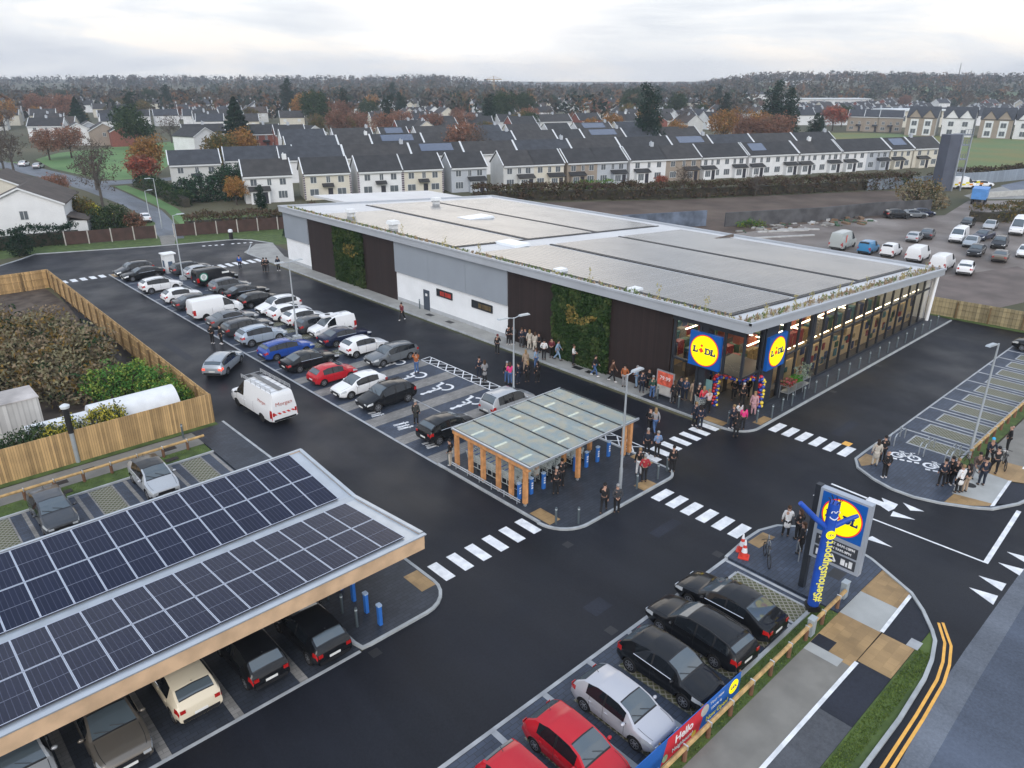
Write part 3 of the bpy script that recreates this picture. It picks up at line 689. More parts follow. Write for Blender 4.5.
    for key, fs in parts.items():
        q = MB(); ids = {}
        for f, m in fs:
            for i in f:
                if i not in ids: ids[i] = len(q.v); q.v.append(vs[i])
            q.f.append(tuple(ids[i] for i in f)); q.m.append(m if key == 'body' else 0)
        nm = key if isinstance(key, str) else key[0]
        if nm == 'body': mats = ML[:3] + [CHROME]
        elif nm in ('windscreen', 'rear_window'): mats = [WSC]
        elif nm == 'headlight': mats = [HEADL]
        elif nm == 'tail_light': mats = [TAILL]
        else: mats = [CGL]
        if nm == 'body':   # lower bumper, door seams, handles, roof rails ride on the shell
            zf = S[0]; xb, xf = -L_ / 2, L_ / 2
            q.m_extra = 0
            for u in sp.get('seams', ()):
                w = halfw(u); s = sect(u); x = L_ / 2 - u
                for sy in (1, -1):
                    for (y0, z0), (y1, z1) in zip(s[2:5], s[3:6]):
                        P = [(x - .008, sy * (y0 + .003), z0), (x + .008, sy * (y0 + .003), z0), (x + .008, sy * (y1 + .003), z1), (x - .008, sy * (y1 + .003), z1)]
                        q.add(P if sy < 0 else P[::-1], [(0, 1, 2, 3)], 2)
            for u in sp.get('handles', ()):
                s = sect(u); x = L_ / 2 - u
                for sy in (1, -1): q.box((x, sy * (s[4][0] + .012), s[4][1] + .02), (.16, .03, .03), 0, 2 if sp.get('blackh') else 0)
            hl = [u for u in us if .14 <= u <= cowl - .02]      # bonnet shut lines
            for u0, u1 in zip(hl, hl[1:]):
                A_, B_ = sect(u0)[7], sect(u1)[7]
                for sy in (1, -1):
                    P = [(L_ / 2 - u0, sy * A_[0] - .008, A_[1] + .006), (L_ / 2 - u0, sy * A_[0] + .008, A_[1] + .006), (L_ / 2 - u1, sy * B_[0] + .008, B_[1] + .006), (L_ / 2 - u1, sy * B_[0] - .008, B_[1] + .006)]; q.add(P[::-1], [(0, 1, 2, 3)], 2)
            for sy in (.34, -.22):      # wipers
                A_, B_ = sect(cowl + .04), sect(cowl + .22); q.tube([(L_ / 2 - cowl - .04, sy * hw, A_[8][1] + .02), (L_ / 2 - cowl - .2, (sy - .45) * hw, B_[8][1] + .01)], .014, 4, 2)
            if sp.get('chrome'):
                a_, b_ = sp['win'][0][0], sp['win'][-1][1]; tt = [a_ + (b_ - a_) * k / 8 for k in range(9)]
                for sy in (1, -1): q.tube([(L_ / 2 - t, sy * (sect(t)[5][0] + .012), sect(t)[5][1] + .012) for t in tt], .018, 4, 3)
            if not sp.get('norear'): q.tube([(L_ / 2 - r1 + .12, 0, lerp(zt, r1 - .12) + .03), (L_ / 2 - r1 - .03, 0, lerp(zt, r1 - .12) + .13)], .012, 4, 2)
            if sp.get('rails'):
                a_, b_ = sp['rails']
                for sy in (1, -1):
                    q.tube([(L_ / 2 - a_, sy * (S[us.index(min(us, key=lambda t: abs(t - a_)))][6][0] - .03), lerp(zt, a_) - .02)] + [(L_ / 2 - t, sy * (sect(t)[6][0] - .02), lerp(zt, t) + .045) for t in (a_ + .15, (a_ + b_) / 2, b_ - .15)] + [(L_ / 2 - b_, sy * (sect(b_)[6][0] - .03), lerp(zt, b_) - .02)], .017, 5, 2)
            # dark lower bumpers
            for e, s in ((1, S[0]), (-1, S[-1])):
                q.box((e * (L_ / 2 + .004), 0, s[1][1] + .10), (.05, s[3][0] * 1.7, .14), 0, 2)
        sm = 32 if nm == 'body' else 30
        ob = q.build(nm, mats, root, sm)
    # lamps on the end faces
    for nm, e, s, m, y0, zz, ww, hh in (('headlight', 1, S[0], HEADL, .78, sp.get('hz', .60), .26, .10), ('tail_light', -1, S[-1], TAILL, .86 if sp.get('tallights') else .80, sp.get('tz', .80), .13 if sp.get('tallights') else .20, sp.get('th', .15))):
        for sy in (1, -1):
            ob = [o for o in root.children if o.name.split('.')[0] == nm and sum(v.co.y for v in o.data.vertices) * sy > 0]
            q = MB(); yy = sy * s[4][0] * y0
            q.box((e * (L_ / 2 + .006), yy, zz), (.03, ww, hh))
            if ob:
                me2 = ob[0].data
                q.add([tuple(v.co) for v in me2.vertices], [tuple(p.vertices) for p in me2.polygons])
                ob[0].data = q.mesh(nm, [m], 30); bpy.data.meshes.remove(me2)
            else: q.build(nm, [m], root)
    g = MB(); g.box((L_ / 2 + .004, 0, sp.get('gz', .55)), (.03, hw * 1.05, sp.get('gh', .14))); g.build('grille', [BLACK], root)
    for e, z in ((1, .42), (-1, sp.get('pz', .62))):
        p = MB(); p.box((e * (L_ / 2 + (.034 if e > 0 else .012)), 0, z), (.012, .50, .11)); p.build('number_plate', [PLATE], root)
    um = cowl + .32; s = sect(um)
    for sy in (1, -1):
        q = MB(); q.ball((L_ / 2 - um, sy * (s[5][0] + .13), s[5][1] + .07), .1, 0, 8, 6, (.75, 1.1, .75)); q.box((L_ / 2 - um, sy * (s[5][0] + .03), s[5][1] + .02), (.06, .14, .04), 0, 1)
        q.build('door_mirror', [BLACK if sp.get('blackm') else PAINT, BLACK], root, 40)
    for x in xw:
        for s in (1, -1): wheel(root, x, s * (hw - .13), wr, s, sp.get('rim'))
    return root
def prof_hatch(L_, H, hood=.93, cowl=.95, r0=1.75, tailz=.95):
    return [(0, .66), (.05, .74), (.18, .82), (.5, .9), (cowl, hood + .06), (r0 - .45, hood + .06 + (H - .05 - hood) * .62), (r0, H - .04), (r0 + .5, H - .005), (r0 + 1.0, H), (L_ - 1.0, H - .05), (L_ - .6, H - .1), (L_ - .18, tailz + .12), (L_ - .1, tailz), (L_ - .03, tailz - .12), (L_, tailz - .2)]
PROTO = {}
def protos():
    hb = lambda L_, a=.80, b=.93: [(0, a - .12), (.3, a), (1.2, b - .03), (L_ - .6, b + .05), (L_, b)]
    PROTO['hatch'] = car_proto('hatchback_car', dict(L=4.0, W=1.72, H=1.46, zt=prof_hatch(4.0, 1.46), zb=hb(4.0), cowl=.95, r0=1.75, r1=3.4, rw=3.82, win=[(1.35, 2.28), (2.36, 3.2)], wheels=(.78, 3.27), seams=(1.3, 2.32, 3.0), handles=(2.15, 2.95), wr=.31))
    PROTO['hatch5'] = car_proto('hatchback_car', dict(L=4.3, W=1.79, H=1.46, zt=prof_hatch(4.3, 1.46, .95, 1.1, 2.0, 1.0), zb=hb(4.3), cowl=1.1, r0=2.0, r1=3.65, rw=4.1, win=[(1.5, 2.5), (2.58, 3.45)], wheels=(.88, 3.53), seams=(1.45, 2.54, 3.35), handles=(2.36, 3.25), wr=.325))
    PROTO['crossover'] = car_proto('crossover_car', dict(L=4.2, W=1.8, H=1.57, zt=prof_hatch(4.2, 1.57, 1.0, 1.05, 1.85, 1.1), zb=hb(4.2, .88, 1.02), cowl=1.05, r0=1.85, r1=3.6, rw=4.0, win=[(1.42, 2.4), (2.48, 3.3)], wheels=(.85, 3.47), seams=(1.4, 2.44, 3.2), handles=(2.26, 3.1), wr=.34, clad=1, cl=.24, chrome=1, hz=.68, tz=.9, gz=.6))
    PROTO['suv'] = car_proto('suv_car', dict(L=4.45, W=1.88, H=1.66, zt=prof_hatch(4.45, 1.64, 1.05, 1.15, 1.95, 1.15), zb=hb(4.45, .92, 1.06), cowl=1.15, r0=1.95, r1=3.95, rw=4.28, win=[(1.5, 2.5), (2.58, 3.4), (3.48, 3.9)], wheels=(.9, 3.6), seams=(1.46, 2.54, 3.4), handles=(2.36, 3.25), wr=.365, clad=1, cl=.26, rails=(1.9, 4.0), hz=.72, tz=.95, th=.2, gz=.62))
    PROTO['estate'] = car_proto('estate_car', dict(L=4.7, W=1.82, H=1.47, zt=prof_hatch(4.7, 1.46, .94, 1.2, 2.1, 1.02), zb=hb(4.7), cowl=1.2, r0=2.1, r1=4.2, rw=4.52, win=[(1.62, 2.6), (2.68, 3.5), (3.58, 4.25)], wheels=(.92, 3.7), seams=(1.58, 2.64, 3.5), handles=(2.45, 3.35), wr=.325, rails=(2.1, 4.3)))
    zs = [(0, .62), (.05, .7), (.18, .79), (.5, .87), (1.25, .98), (1.8, 1.26), (2.15, 1.38), (2.6, 1.43), (3.1, 1.42), (3.55, 1.34), (4.25, 1.06), (4.6, 1.01), (4.74, .97), (4.78, .86), (4.8, .75)]
    PROTO['saloon'] = car_proto('saloon_car', dict(L=4.8, W=1.84, H=1.44, zt=zs, zb=[(0, .68), (.3, .79), (1.2, .90), (4.0, .97), (4.8, .88)], cowl=1.25, r0=2.15, r1=3.5, rw=4.22, win=[(1.65, 2.62), (2.7, 3.6)], wheels=(.9, 3.78), seams=(1.6, 2.66, 3.5), handles=(2.45, 3.4), wr=.335, tz=.80, chrome=1))
    zv = [(0, .75), (.05, .95), (.2, 1.12), (.75, 1.25), (1.5, 1.85), (1.75, 2.0), (2.4, 2.08), (4.9, 2.08), (5.05, 2.04), (5.14, 1.8), (5.16, 1.1), (5.17, .7)]
    PROTO['van'] = car_proto('panel_van', dict(L=5.17, W=1.98, H=2.08, zt=zv, zb=[(0, .85), (.3, 1.05), (1.2, 1.2), (5.17, 1.22)], cowl=.78, r0=1.62, r1=5.0, rw=5.1, norear=1, win=[(1.02, 1.98)], wheels=(.95, 3.95), seams=(.98, 2.05, 3.25), handles=(1.9, 2.2), wr=.335, tumble=.14, tail=.03, nose=.12, crown=.05, cl=.28, tallights=1, tz=1.05, th=.26, hz=.85, gz=.7, pz=.72, blackm=1, vanskirt=1, rim=TYRE))
    zv = [(0, .8), (.05, 1.0), (.2, 1.18), (.85, 1.3), (1.75, 2.2), (2.1, 2.5), (2.6, 2.6), (5.6, 2.6), (5.8, 2.56), (5.88, 2.3), (5.9, 1.2), (5.91, .7)]
    PROTO['bigvan'] = car_proto('panel_van', dict(L=5.91, W=2.0, H=2.6, zt=zv, zb=[(0, .9), (.3, 1.1), (1.2, 1.3), (5.91, 1.35)], cowl=.88, r0=1.9, r1=5.7, rw=5.85, norear=1, win=[(1.15, 2.1)], wheels=(1.0, 4.45), seams=(1.1, 2.18, 3.4), handles=(2.0, 2.3), wr=.34, tumble=.17, tail=.02, nose=.12, crown=.06, cl=.3, tallights=1, tz=1.05, th=.3, hz=.95, gz=.78, pz=.8, blackm=1, vanskirt=1, rim=TYRE))
    zv = [(0, .7), (.05, .8), (.2, .92), (1.0, 1.1), (1.7, 1.62), (2.0, 1.76), (2.4, 1.82), (4.1, 1.8), (4.3, 1.74), (4.38, 1.2), (4.4, .7)]
    PROTO['smallvan'] = car_proto('small_van', dict(L=4.4, W=1.8, H=1.82, zt=zv, zb=[(0, .78), (.3, .92), (1.2, 1.05), (4.4, 1.1)], cowl=1.0, r0=1.95, r1=4.12, rw=4.33, win=[(1.35, 2.25)], wheels=(.87, 3.55), seams=(1.3, 2.3, 3.1), handles=(2.15, 2.42), wr=.32, tumble=.13, tail=.03, cl=.22, tallights=1, tz=.95, th=.25, hz=.72, blackm=1))
    zv = [(0, .68), (.05, .78), (.2, .9), (.8, 1.08), (1.6, 1.58), (1.9, 1.66), (2.5, 1.7), (3.6, 1.66), (3.95, 1.58), (4.25, 1.15), (4.32, .95), (4.35, .7)]
    PROTO['mpv'] = car_proto('mpv_car', dict(L=4.35, W=1.8, H=1.7, zt=zv, zb=hb(4.35, .85, 1.0), cowl=.85, r0=1.85, r1=3.8, rw=4.22, win=[(1.25, 2.3), (2.38, 3.2), (3.28, 3.75)], wheels=(.85, 3.6), seams=(1.2, 2.34, 3.15), handles=(2.15, 3.0), wr=.325))
protos()
NIDX = {}
def car(kind, color, X, Y, deg, label, name=None, cat='car', roof=None, lit=False, scale=.945, group='cars parked in bays', lite=False, z=.035, extra=None):
    mm = {'paint': CARC[color], 'roof_paint': CARC[roof or color]}
    if lit: mm['tail_lamp'] = TAILON
    o = dup(PROTO[kind], (X, Y, z), R(deg), label, cat, group, mm, scale, skip=('rim', 'number_plate', 'grille', 'door_mirror') if lite else ())
    if name: o.name = name
    return o
GP = 'cars parked in the middle block of bays'
# middle block, left row
car('suv', 'dgrey', 25.7, 93.0, 180, 'dark grey estate SUV at the far end beside the white charging kiosk', group=GP)
car('saloon', 'black', 25.9, 90.5, 180, 'black saloon second from the far end, in front of the white kiosk', group=GP)
car('suv', 'white', 25.5, 83.6, 0, 'white boxy SUV parked alone with an empty bay in front of it', group=GP)
car('hatch', 'white', 25.7, 78.2, 0, 'small white hatchback beside a dark saloon, behind the white panel van', group=GP)
car('saloon', 'dgrey', 26.0, 74.9, 0, 'dark grey saloon half hidden behind the white panel van', group=GP)
car('van', 'white', 26.1, 70.5, 0, 'plain white panel van standing among cars, near the left row', 'panel_van', 'van', group=GP)
car('saloon', 'grey', 26.2, 66.9, 0, 'grey saloon directly in front of the white panel van', group=GP)
car('estate', 'dgrey', 26.1, 63.5, 0, 'dark grey estate between grey saloon and pale blue SUV', group=GP)
car('suv', 'ltblue', 25.9, 60.2, 0, 'pale silver blue SUV with dark wheels facing the store', group=GP, scale=.94)
car('estate', 'blue', 25.9, 55.6, 0, 'bright blue estate beside the lamp column', group=GP)
car('saloon', 'black', 26.0, 51.85, 0, 'black fastback saloon between blue estate and red hatchback', group=GP, scale=.945)
car('hatch', 'red', 25.85, 48.05, 0, 'small red hatchback in the wide bays', group=GP, scale=.91)
car('hatch5', 'white', 26.1, 44.65, 180, 'white hatchback with its nose to the aisle, next to small red hatchback', group=GP, scale=.94)
car('suv', 'black', 26.35, 41.5, 180, 'black SUV with roof rails nose out beside the white hatchback', group=GP, scale=.94)
car('crossover', 'black', 26.4, 34.55, 0, 'black crossover beside the timber trolley shelter', group=GP)
# right row
car('estate', 'dgrey', 31.0, 89.6, 0, 'dark grey estate at the far end behind the lamp column', group=GP)
car('hatch5', 'silver', 31.3, 86.9, 0, 'silver hatchback beside the black van with a round emblem', group=GP)
car('suv', 'grey', 30.9, 78.3, 0, 'metallic grey SUV next to the black van with the round emblem', group=GP)
car('saloon', 'black', 31.2, 74.9, 0, 'glossy black saloon behind another black car, right row', group=GP)
car('hatch5', 'black', 31.0, 71.3, 0, 'black hatchback with red tail lamps beside white nose out SUV', group=GP)
car('suv', 'white', 31.2, 67.6, 180, 'white SUV nose out among white cars by the lamp column', group=GP, scale=.96)
car('hatch5', 'white', 31.1, 65.1, 0, 'plain white hatchback between two other white cars', group=GP)
gs = car('crossover', 'white', 31.2, 62.4, 0, 'white crossover with green livery stripes on its flank', group=GP)
car('hatch5', 'dgrey', 31.2, 60.0, 0, 'dark grey hatchback beside the white van with roof unit', group=GP)
rv = car('smallvan', 'white', 31.6, 58.0, 180, 'small white van with a cooling unit on its roof', 'small_van', 'van', group=GP)
car('saloon', 'navy', 31.2, 55.2, 0, 'dark navy saloon between small white van and white crossover', group=GP, scale=.96)
car('crossover', 'white', 31.0, 51.7, 0, 'white crossover with black roof glass next to grey estate', group=GP, roof='white')
car('estate', 'grey', 31.6, 48.55, 180, 'metallic grey estate beside the first wheelchair bays', group=GP, scale=.945)
car('mpv', 'silver', 32.0, 34.9, 0, 'silver people carrier behind the trolley shelter', group=GP)
# black van with round emblem
bv = car('van', 'black', 31.1, 82.6, 0, 'black van with a round white emblem ringed in green', 'panel_van', 'van', group=GP, scale=.9)
e = MB(); e.lathe([(.52, -.02), (.52, 0)], 24, (-1.75, -.975, 1.3), 'y', 0); e.build('emblem', [mat('emblem_green', (.02, .2, .14), .4, var=0)], bv)
e = MB(); e.lathe([(.40, -.012), (.40, .0)], 24, (-1.75, -.99, 1.3), 'y', 0)
for k in range(5): e.box((-1.75, -1.005, 1.05 + .125 * k), (.5 - .12 * abs(k - 2), .008, .05), 0, 1)
e.build('emblem', [mat('emblem_white', (.8, .82, .8), .4, var=0), mat('emblem_grey', (.1, .13, .13), .4, var=0)], bv)
e = MB(); e.box((1.0, -.985, 1.5), (.9, .02, .22)); e.build('side_emblem', [mat('emblem_white', (.8, .82, .8), .4, var=0)], bv)
# green stripes, cooling unit
gm = mat('livery_green', (.02, .25, .13), .4, var=0)
q = MB()
for k in range(5): q.add([(-1.5 + .3 * k, -.905, .45), (-1.38 + .3 * k, -.905, .45), (-1.1 + .3 * k, -.905, .78), (-1.22 + .3 * k, -.905, .78)], [(0, 1, 2, 3)])
q.build('livery_stripes', [gm], gs)
q = MB(); q.prism([(x + .35, y) for x, y in rrect(-.7, .7, -.45, .45, .15)], 1.83, 1.98); q.lathe([(.25, 0), (.25, .03)], 14, (.35, 0, 1.98), 'z', 1); q.box((-.75, 0, 1.86), (.5, .7, .06), 0, 0); q.build('cooling_unit', [mat('unit_white', (.74, .75, .76), .4, var=0), BLACK], rv, 30)
# moving vehicles in the aisle
car('estate', 'lgrey', 20.75, 56.0, 44, 'silver estate driving away up the left aisle with brake lamps lit', group=None, lit=True, scale=.95)
mv = car('bigvan', 'white', 19.35, 46.2, 92, 'tall white van with roof rack and red lettering driving up the aisle', 'panel_van', 'van', group=None, scale=(1.04, .95, .90))
rk = MB()
for y in (-.75, .75):
    for z in (2.72, 2.82, 2.92): rk.tube([(1.2, y, z), (-2.75, y, z)], .018, 5)
    for k in range(7): rk.tube([(1.2 - .65 * k, y, 2.58), (1.2 - .65 * k, y, 2.93)], .018, 5)
for k in range(7): rk.tube([(1.2 - .65 * k, -.75, 2.72), (1.2 - .65 * k, .75, 2.72)], .018, 5)
rk.build('roof_rack', [mat('rack_metal', (.45, .46, .47), .4, .6, var=0)], mv)
rk = MB(); rk.span(-2.7, 1.1, -.2, .15, 2.735, 2.76); rk.build('rack_walkway', [mat('walkway', (.16, .16, .16), .6, var=.1)], mv)
chv = MB()
for k in range(5): chv.add([(-2.965, -.8 + .34 * k, .95), (-2.965, -.62 + .34 * k, .95), (-2.965, -.46 + .34 * k, 1.12), (-2.965, -.64 + .34 * k, 1.12)], [(3, 2, 1, 0)])
chv.build('chevron', [mat('chevron_red', (.6, .03, .03), .4, var=0)], mv)
vr = mat('van_letter_red', (.45, .10, .08), .5, var=0)
text('lettering', 'Morgan', .42, vr, mv, (-2.962, 0, 1.75), (R(90), 0, R(-90)), .002)
text('lettering', 'Morgan', .34, vr, mv, (-1.6, .915, 1.65), (R(82), 0, R(180)), .002)
text('lettering', 'Morgan', .34, vr, mv, (-1.6, -.915, 1.65), (R(82), 0, 0), .002)
# near row
GN = 'cars in the near row behind the banner'
car('saloon', 'black', 24.5, 12.65, 90, 'long black saloon with chrome window line nearest the tall pole sign', group=GN, scale=.96)
car('estate', 'black', 22.15, 12.55, 88, 'black estate with dark glass parked tail to the fence', group=GN, scale=.96)
car('crossover', 'black', 19.5, 12.1, -90, 'black crossover with a chrome sill, nose to the banner', group=GN, scale=.95)
car('hatch', 'lilac', 16.7, 12.1, -90, 'pale silver hatchback between black crossover and red hatchback', group=GN, scale=.94)
car('hatch', 'red', 14.15, 12.05, -90, 'bright red hatchback with black rear spoiler', group=GN, scale=.94)
car('mpv', 'red', 11.65, 11.5, -90, 'red car with white sills at the bottom edge of the picture', group=GN, scale=.95)
# carport
GC = 'cars under the solar carport'
car('hatch5', 'black', 10.5, 23.5, 90, 'black hatchback at the open end of the carport beside the blue bollards', group=GC, scale=.95)
car('hatch', 'black', 8.1, 23.85, 90, 'small black hatchback with red tail lamps between cream and black cars', group=GC, scale=.95)
car('crossover', 'cream', 5.55, 24.2, 90, 'cream crossover under the carport edge', group=GC, scale=.95)
car('saloon', 'bronze', 2.95, 24.0, -90, 'bronze grey saloon nose out under the carport', group=GC, scale=.97)
car('suv', 'silver', .25, 24.1, -90, 'silver SUV partly cut off at the left edge under the carport', group=GC, scale=.97)
car('crossover', 'silver', 10.15, 40.55, -90, 'silver crossover with black roof in the row by the timber rail', group='cars by the timber rail', roof='black')
car('hatch5', 'dgrey', 5.1, 40.6, -90, 'slate grey hatchback half behind the carport roof', group='cars by the timber rail')
car('hatch5', 'black', 73.2, 13.0, 90, 'black car at the far right end of the grass bays', group=None)
# yard behind the store
GY = 'vehicles in the muddy yard'
for k_, c_, x_, y_, d_, l_ in (
    ('bigvan', 'vgrey', 102.3, 43.6, 4, 'tall grey van with an orange stripe, first of the van line'), ('smallvan', 'vblue', 102.2, 40.0, 4, 'blue and white small van beside tall grey van'),
    ('smallvan', 'white', 102.6, 37.2, 4, 'white small van with blue tinted windows beside blue van'), ('van', 'white', 102.4, 33.8, 4, 'white panel van with a dark rear stripe in the van line'),
    ('van', 'white', 99.5, 29.9, 4, 'white tipper bodied van nearest the store corner'), ('suv', 'white', 99.3, 27.2, 12, 'white SUV with muddy tyres by the store corner'),
    ('hatch5', 'silver', 115.0, 38.9, 8, 'silver hatchback alone in the middle of the yard'), ('saloon', 'dgrey', 119.0, 38.6, 12, 'dark grey saloon beside the lone silver hatchback'),
    ('suv', 'black', 132.6, 48.2, -45, 'black SUV against the long dark wall'), ('saloon', 'grey', 135.3, 46.8, -45, 'slate grey car beside black SUV at the dark wall'), ('hatch', 'navy', 138.0, 46.2, -45, 'navy hatchback last along the dark wall'),
    ('hatch5', 'black', 133.4, 37.8, 188, 'black car below the clipped hedge, beside silver car'), ('saloon', 'silver', 133.5, 34.6, 188, 'silver saloon below the clipped hedge'),
    ('bigvan', 'white', 132.5, 30.6, 188, 'tall white minibus beside the hedge'), ('van', 'white', 119.5, 34.6, 188, 'white panel van facing the camera in the yard'),
    ('saloon', 'lgrey', 117.3, 32.2, 188, 'pale grey saloon facing the camera in the yard'), ('saloon', 'navy', 123.6, 32.6, 175, 'dark blue saloon behind the black pickup like SUV'),
    ('suv', 'black', 119.0, 29.2, 188, 'black square SUV between saloons in the yard'), ('saloon', 'black', 111.5, 29.8, 188, 'black saloon with bright plate facing the camera'),
    ('saloon', 'bronze', 110.3, 26.6, 10, 'bronze saloon with red lamps seen from behind'), ('hatch5', 'white', 115.3, 25.2, 188, 'white hatchback at the right edge of the yard')):
    cat_ = 'van' if 'van' in k_ else 'car'
    o_ = car(k_, c_, x_, y_, d_, l_, {'van': 'panel_van', 'bigvan': 'panel_van', 'smallvan': 'small_van'}.get(k_), cat_, group=GY, lite=True, z=.03)
    if 'orange stripe' in l_:
        q = MB(); q.add([(-1.9, -.99, .9), (-1.5, -.99, .9), (-1.2, -.93, 2.2), (-1.5, -.93, 2.2)], [(0, 1, 2, 3)]); q.build('livery_stripe', [mat('stripe_orange', (.7, .09, .05), .5, var=0)], o_)
GA = 'ambulances by the tower'
for k_, x_, y_, l_ in (('bigvan', 181, 54.0, 'yellow ambulance van nearest the drill tower'), ('suv', 184.3, 53.0, 'yellow and white response car between ambulance and white car'), ('estate', 187.3, 52.0, 'white response car furthest from the drill tower')):
    oa = car(k_, 'white', x_, y_, 320, l_, 'ambulance' if k_ == 'bigvan' else None, 'ambulance' if k_ == 'bigvan' else 'car', group=GA, lite=True)
    if 'yellow' in l_:
        q = MB()
        for s in (-1, 1):
            for k in range(5): q.box((-2 + .85 * k, s * 1.0, 1.0 + .35 * (k % 2)), (.8, .03, .36), 0, k % 3 == 1)
        q.build('livery_blocks', [CARC['yellow'], mat('livery_orange', (.7, .25, .02), .4, var=0)], oa)
for k_, c_, x_, y_, d_, l_ in (('hatch5', 'white', 38.9, 129.2, 75, 'white car parked on the side road beyond the brown fence'), ('hatch5', 'white', 43.6, 236, 60, 'white car at the far bend of the side road'), ('estate', 'silver', 45.2, 228, 60, 'silver car behind the white one at the far bend'),
        ('saloon', 'silver', 97, 266, 20, 'silver car parked at the far edge of the green'), ('hatch', 'white', 108, 262, 20, 'small white car at the far edge of the green'), ('hatch5', 'black', 359, 97, 20, 'dark car between the gabled houses beyond the field')):
    car(k_, c_, x_, y_, d_, l_, group=None, lite=True)
for p in PROTO.values(): kill(p)
# ---------------------------------------------------------------- the store
CLAD_G = mat('grey_cladding', (0.30, 0.335, 0.38), 0.45, 0.1, var=0.04, scale=0.4)
CLAD_F = mat('fascia_metal', (0.44, 0.47, 0.51), 0.4, 0.2, var=0.04, scale=0.4)
RENDW = mat('white_render', (0.78, 0.80, 0.82), 0.7, var=0.04, scale=0.6)
PLINTH = mat('grey_plinth', (0.40, 0.42, 0.44), 0.7, var=0.08)
def plank_mat(name, c, axis, period, rough=.65, dark=.35, vv=.35, line=.08):
    if name in _M: return _M[name]
    m = bpy.data.materials.new(name); m.use_nodes = True
    nt = m.node_tree; N = nt.nodes; L = nt.links; b = N['Principled BSDF']; b.inputs['Roughness'].default_value = rough
    g = N.new('ShaderNodeNewGeometry'); sp = N.new('ShaderNodeSeparateXYZ'); L.new(g.outputs['Position'], sp.inputs[0])
    if axis == 'XY':
        s_ = N.new('ShaderNodeMath'); s_.operation = 'ADD'; L.new(sp.outputs[0], s_.inputs[0]); L.new(sp.outputs[1], s_.inputs[1]); out = s_.outputs[0]
    else: out = sp.outputs['XYZ'.index(axis)]
    d = N.new('ShaderNodeMath'); d.operation = 'DIVIDE'; d.inputs[1].default_value = period; L.new(out, d.inputs[0])
    fl = N.new('ShaderNodeMath'); fl.operation = 'FLOOR'; L.new(d.outputs[0], fl.inputs[0])
    wn = N.new('ShaderNodeTexWhiteNoise'); wn.noise_dimensions = '1D'; L.new(fl.outputs[0], wn.inputs['W'])
    fr = N.new('ShaderNodeMath'); fr.operation = 'FRACT'; L.new(d.outputs[0], fr.inputs[0])
    lt = N.new('ShaderNodeMath'); lt.operation = 'LESS_THAN'; lt.inputs[1].default_value = line; L.new(fr.outputs[0], lt.inputs[0])
    n = N.new('ShaderNodeTexNoise'); n.inputs['Scale'].default_value = 1.2; n.inputs['Detail'].default_value = 5; L.new(g.outputs['Position'], n.inputs['Vector'])
    ad = N.new('ShaderNodeMath'); ad.operation = 'ADD'; L.new(wn.outputs['Value'], ad.inputs[0]); L.new(n.outputs['Fac'], ad.inputs[1])
    mr = N.new('ShaderNodeMapRange'); mr.inputs[1].default_value = .3; mr.inputs[2].default_value = 1.6; mr.inputs[3].default_value = 1 - vv; mr.inputs[4].default_value = 1 + vv; L.new(ad.outputs[0], mr.inputs[0])
    mm = N.new('ShaderNodeMapRange'); mm.inputs[3].default_value = 1; mm.inputs[4].default_value = dark; L.new(lt.outputs[0], mm.inputs[0])
    ml = N.new('ShaderNodeMath'); ml.operation = 'MULTIPLY'; L.new(mr.outputs[0], ml.inputs[0]); L.new(mm.outputs[0], ml.inputs[1])
    hs = N.new('ShaderNodeHueSaturation'); hs.inputs['Color'].default_value = (*c, 1); L.new(ml.outputs[0], hs.inputs['Value']); L.new(hs.outputs['Color'], b.inputs['Base Color'])
    _M[name] = m; return m
TIMB_D = plank_mat('dark_timber_cladding', (0.019, 0.010, 0.009), 'Y', 0.16, .75, .3, .3)
ROOFM = mat('roof_membrane', (0.56, 0.57, 0.58), 0.45, var=0.06, scale=0.25)
GRAV = mat('roof_gravel', (0.45, 0.43, 0.40), 0.9, var=0.35, scale=6)
FRAME = mat('anthracite_frame', (0.022, 0.026, 0.034), 0.4, var=0)
SGL = glass_mat('shop_glass', (0.80, 0.83, 0.86), .01, 1.45)
BLUE = mat('sign_blue', (0.006, 0.085, 0.34), .35, var=0, emit=(0.0, .09, .36), es=.12)
SYEL = mat('sign_yellow', (0.85, 0.72, 0.0), .35, var=0, emit=(1, .8, 0), es=.55)
SRED = mat('sign_red', (0.75, 0.03, 0.02), .35, var=0, emit=(.9, .05, .02), es=.3)
SBLU2 = mat('sign_letter_blue', (0.004, 0.035, 0.2), .4, var=0)
def roofz(X): return 7.1 - 0.0588 * (X - 41.7)
store = thing('supermarket', 'long white and dark timber supermarket with solar panels across its flat roof', 'supermarket', (42.3, 23.2, 0))
OX, OY = 42.3, 23.2
def sp_(mb, x0, x1, y0, y1, z0, z1, m=0): return mb.span(x0 - OX, x1 - OX, y0 - OY, y1 - OY, z0, z1, m)
YF, YN = 87.0, 23.2
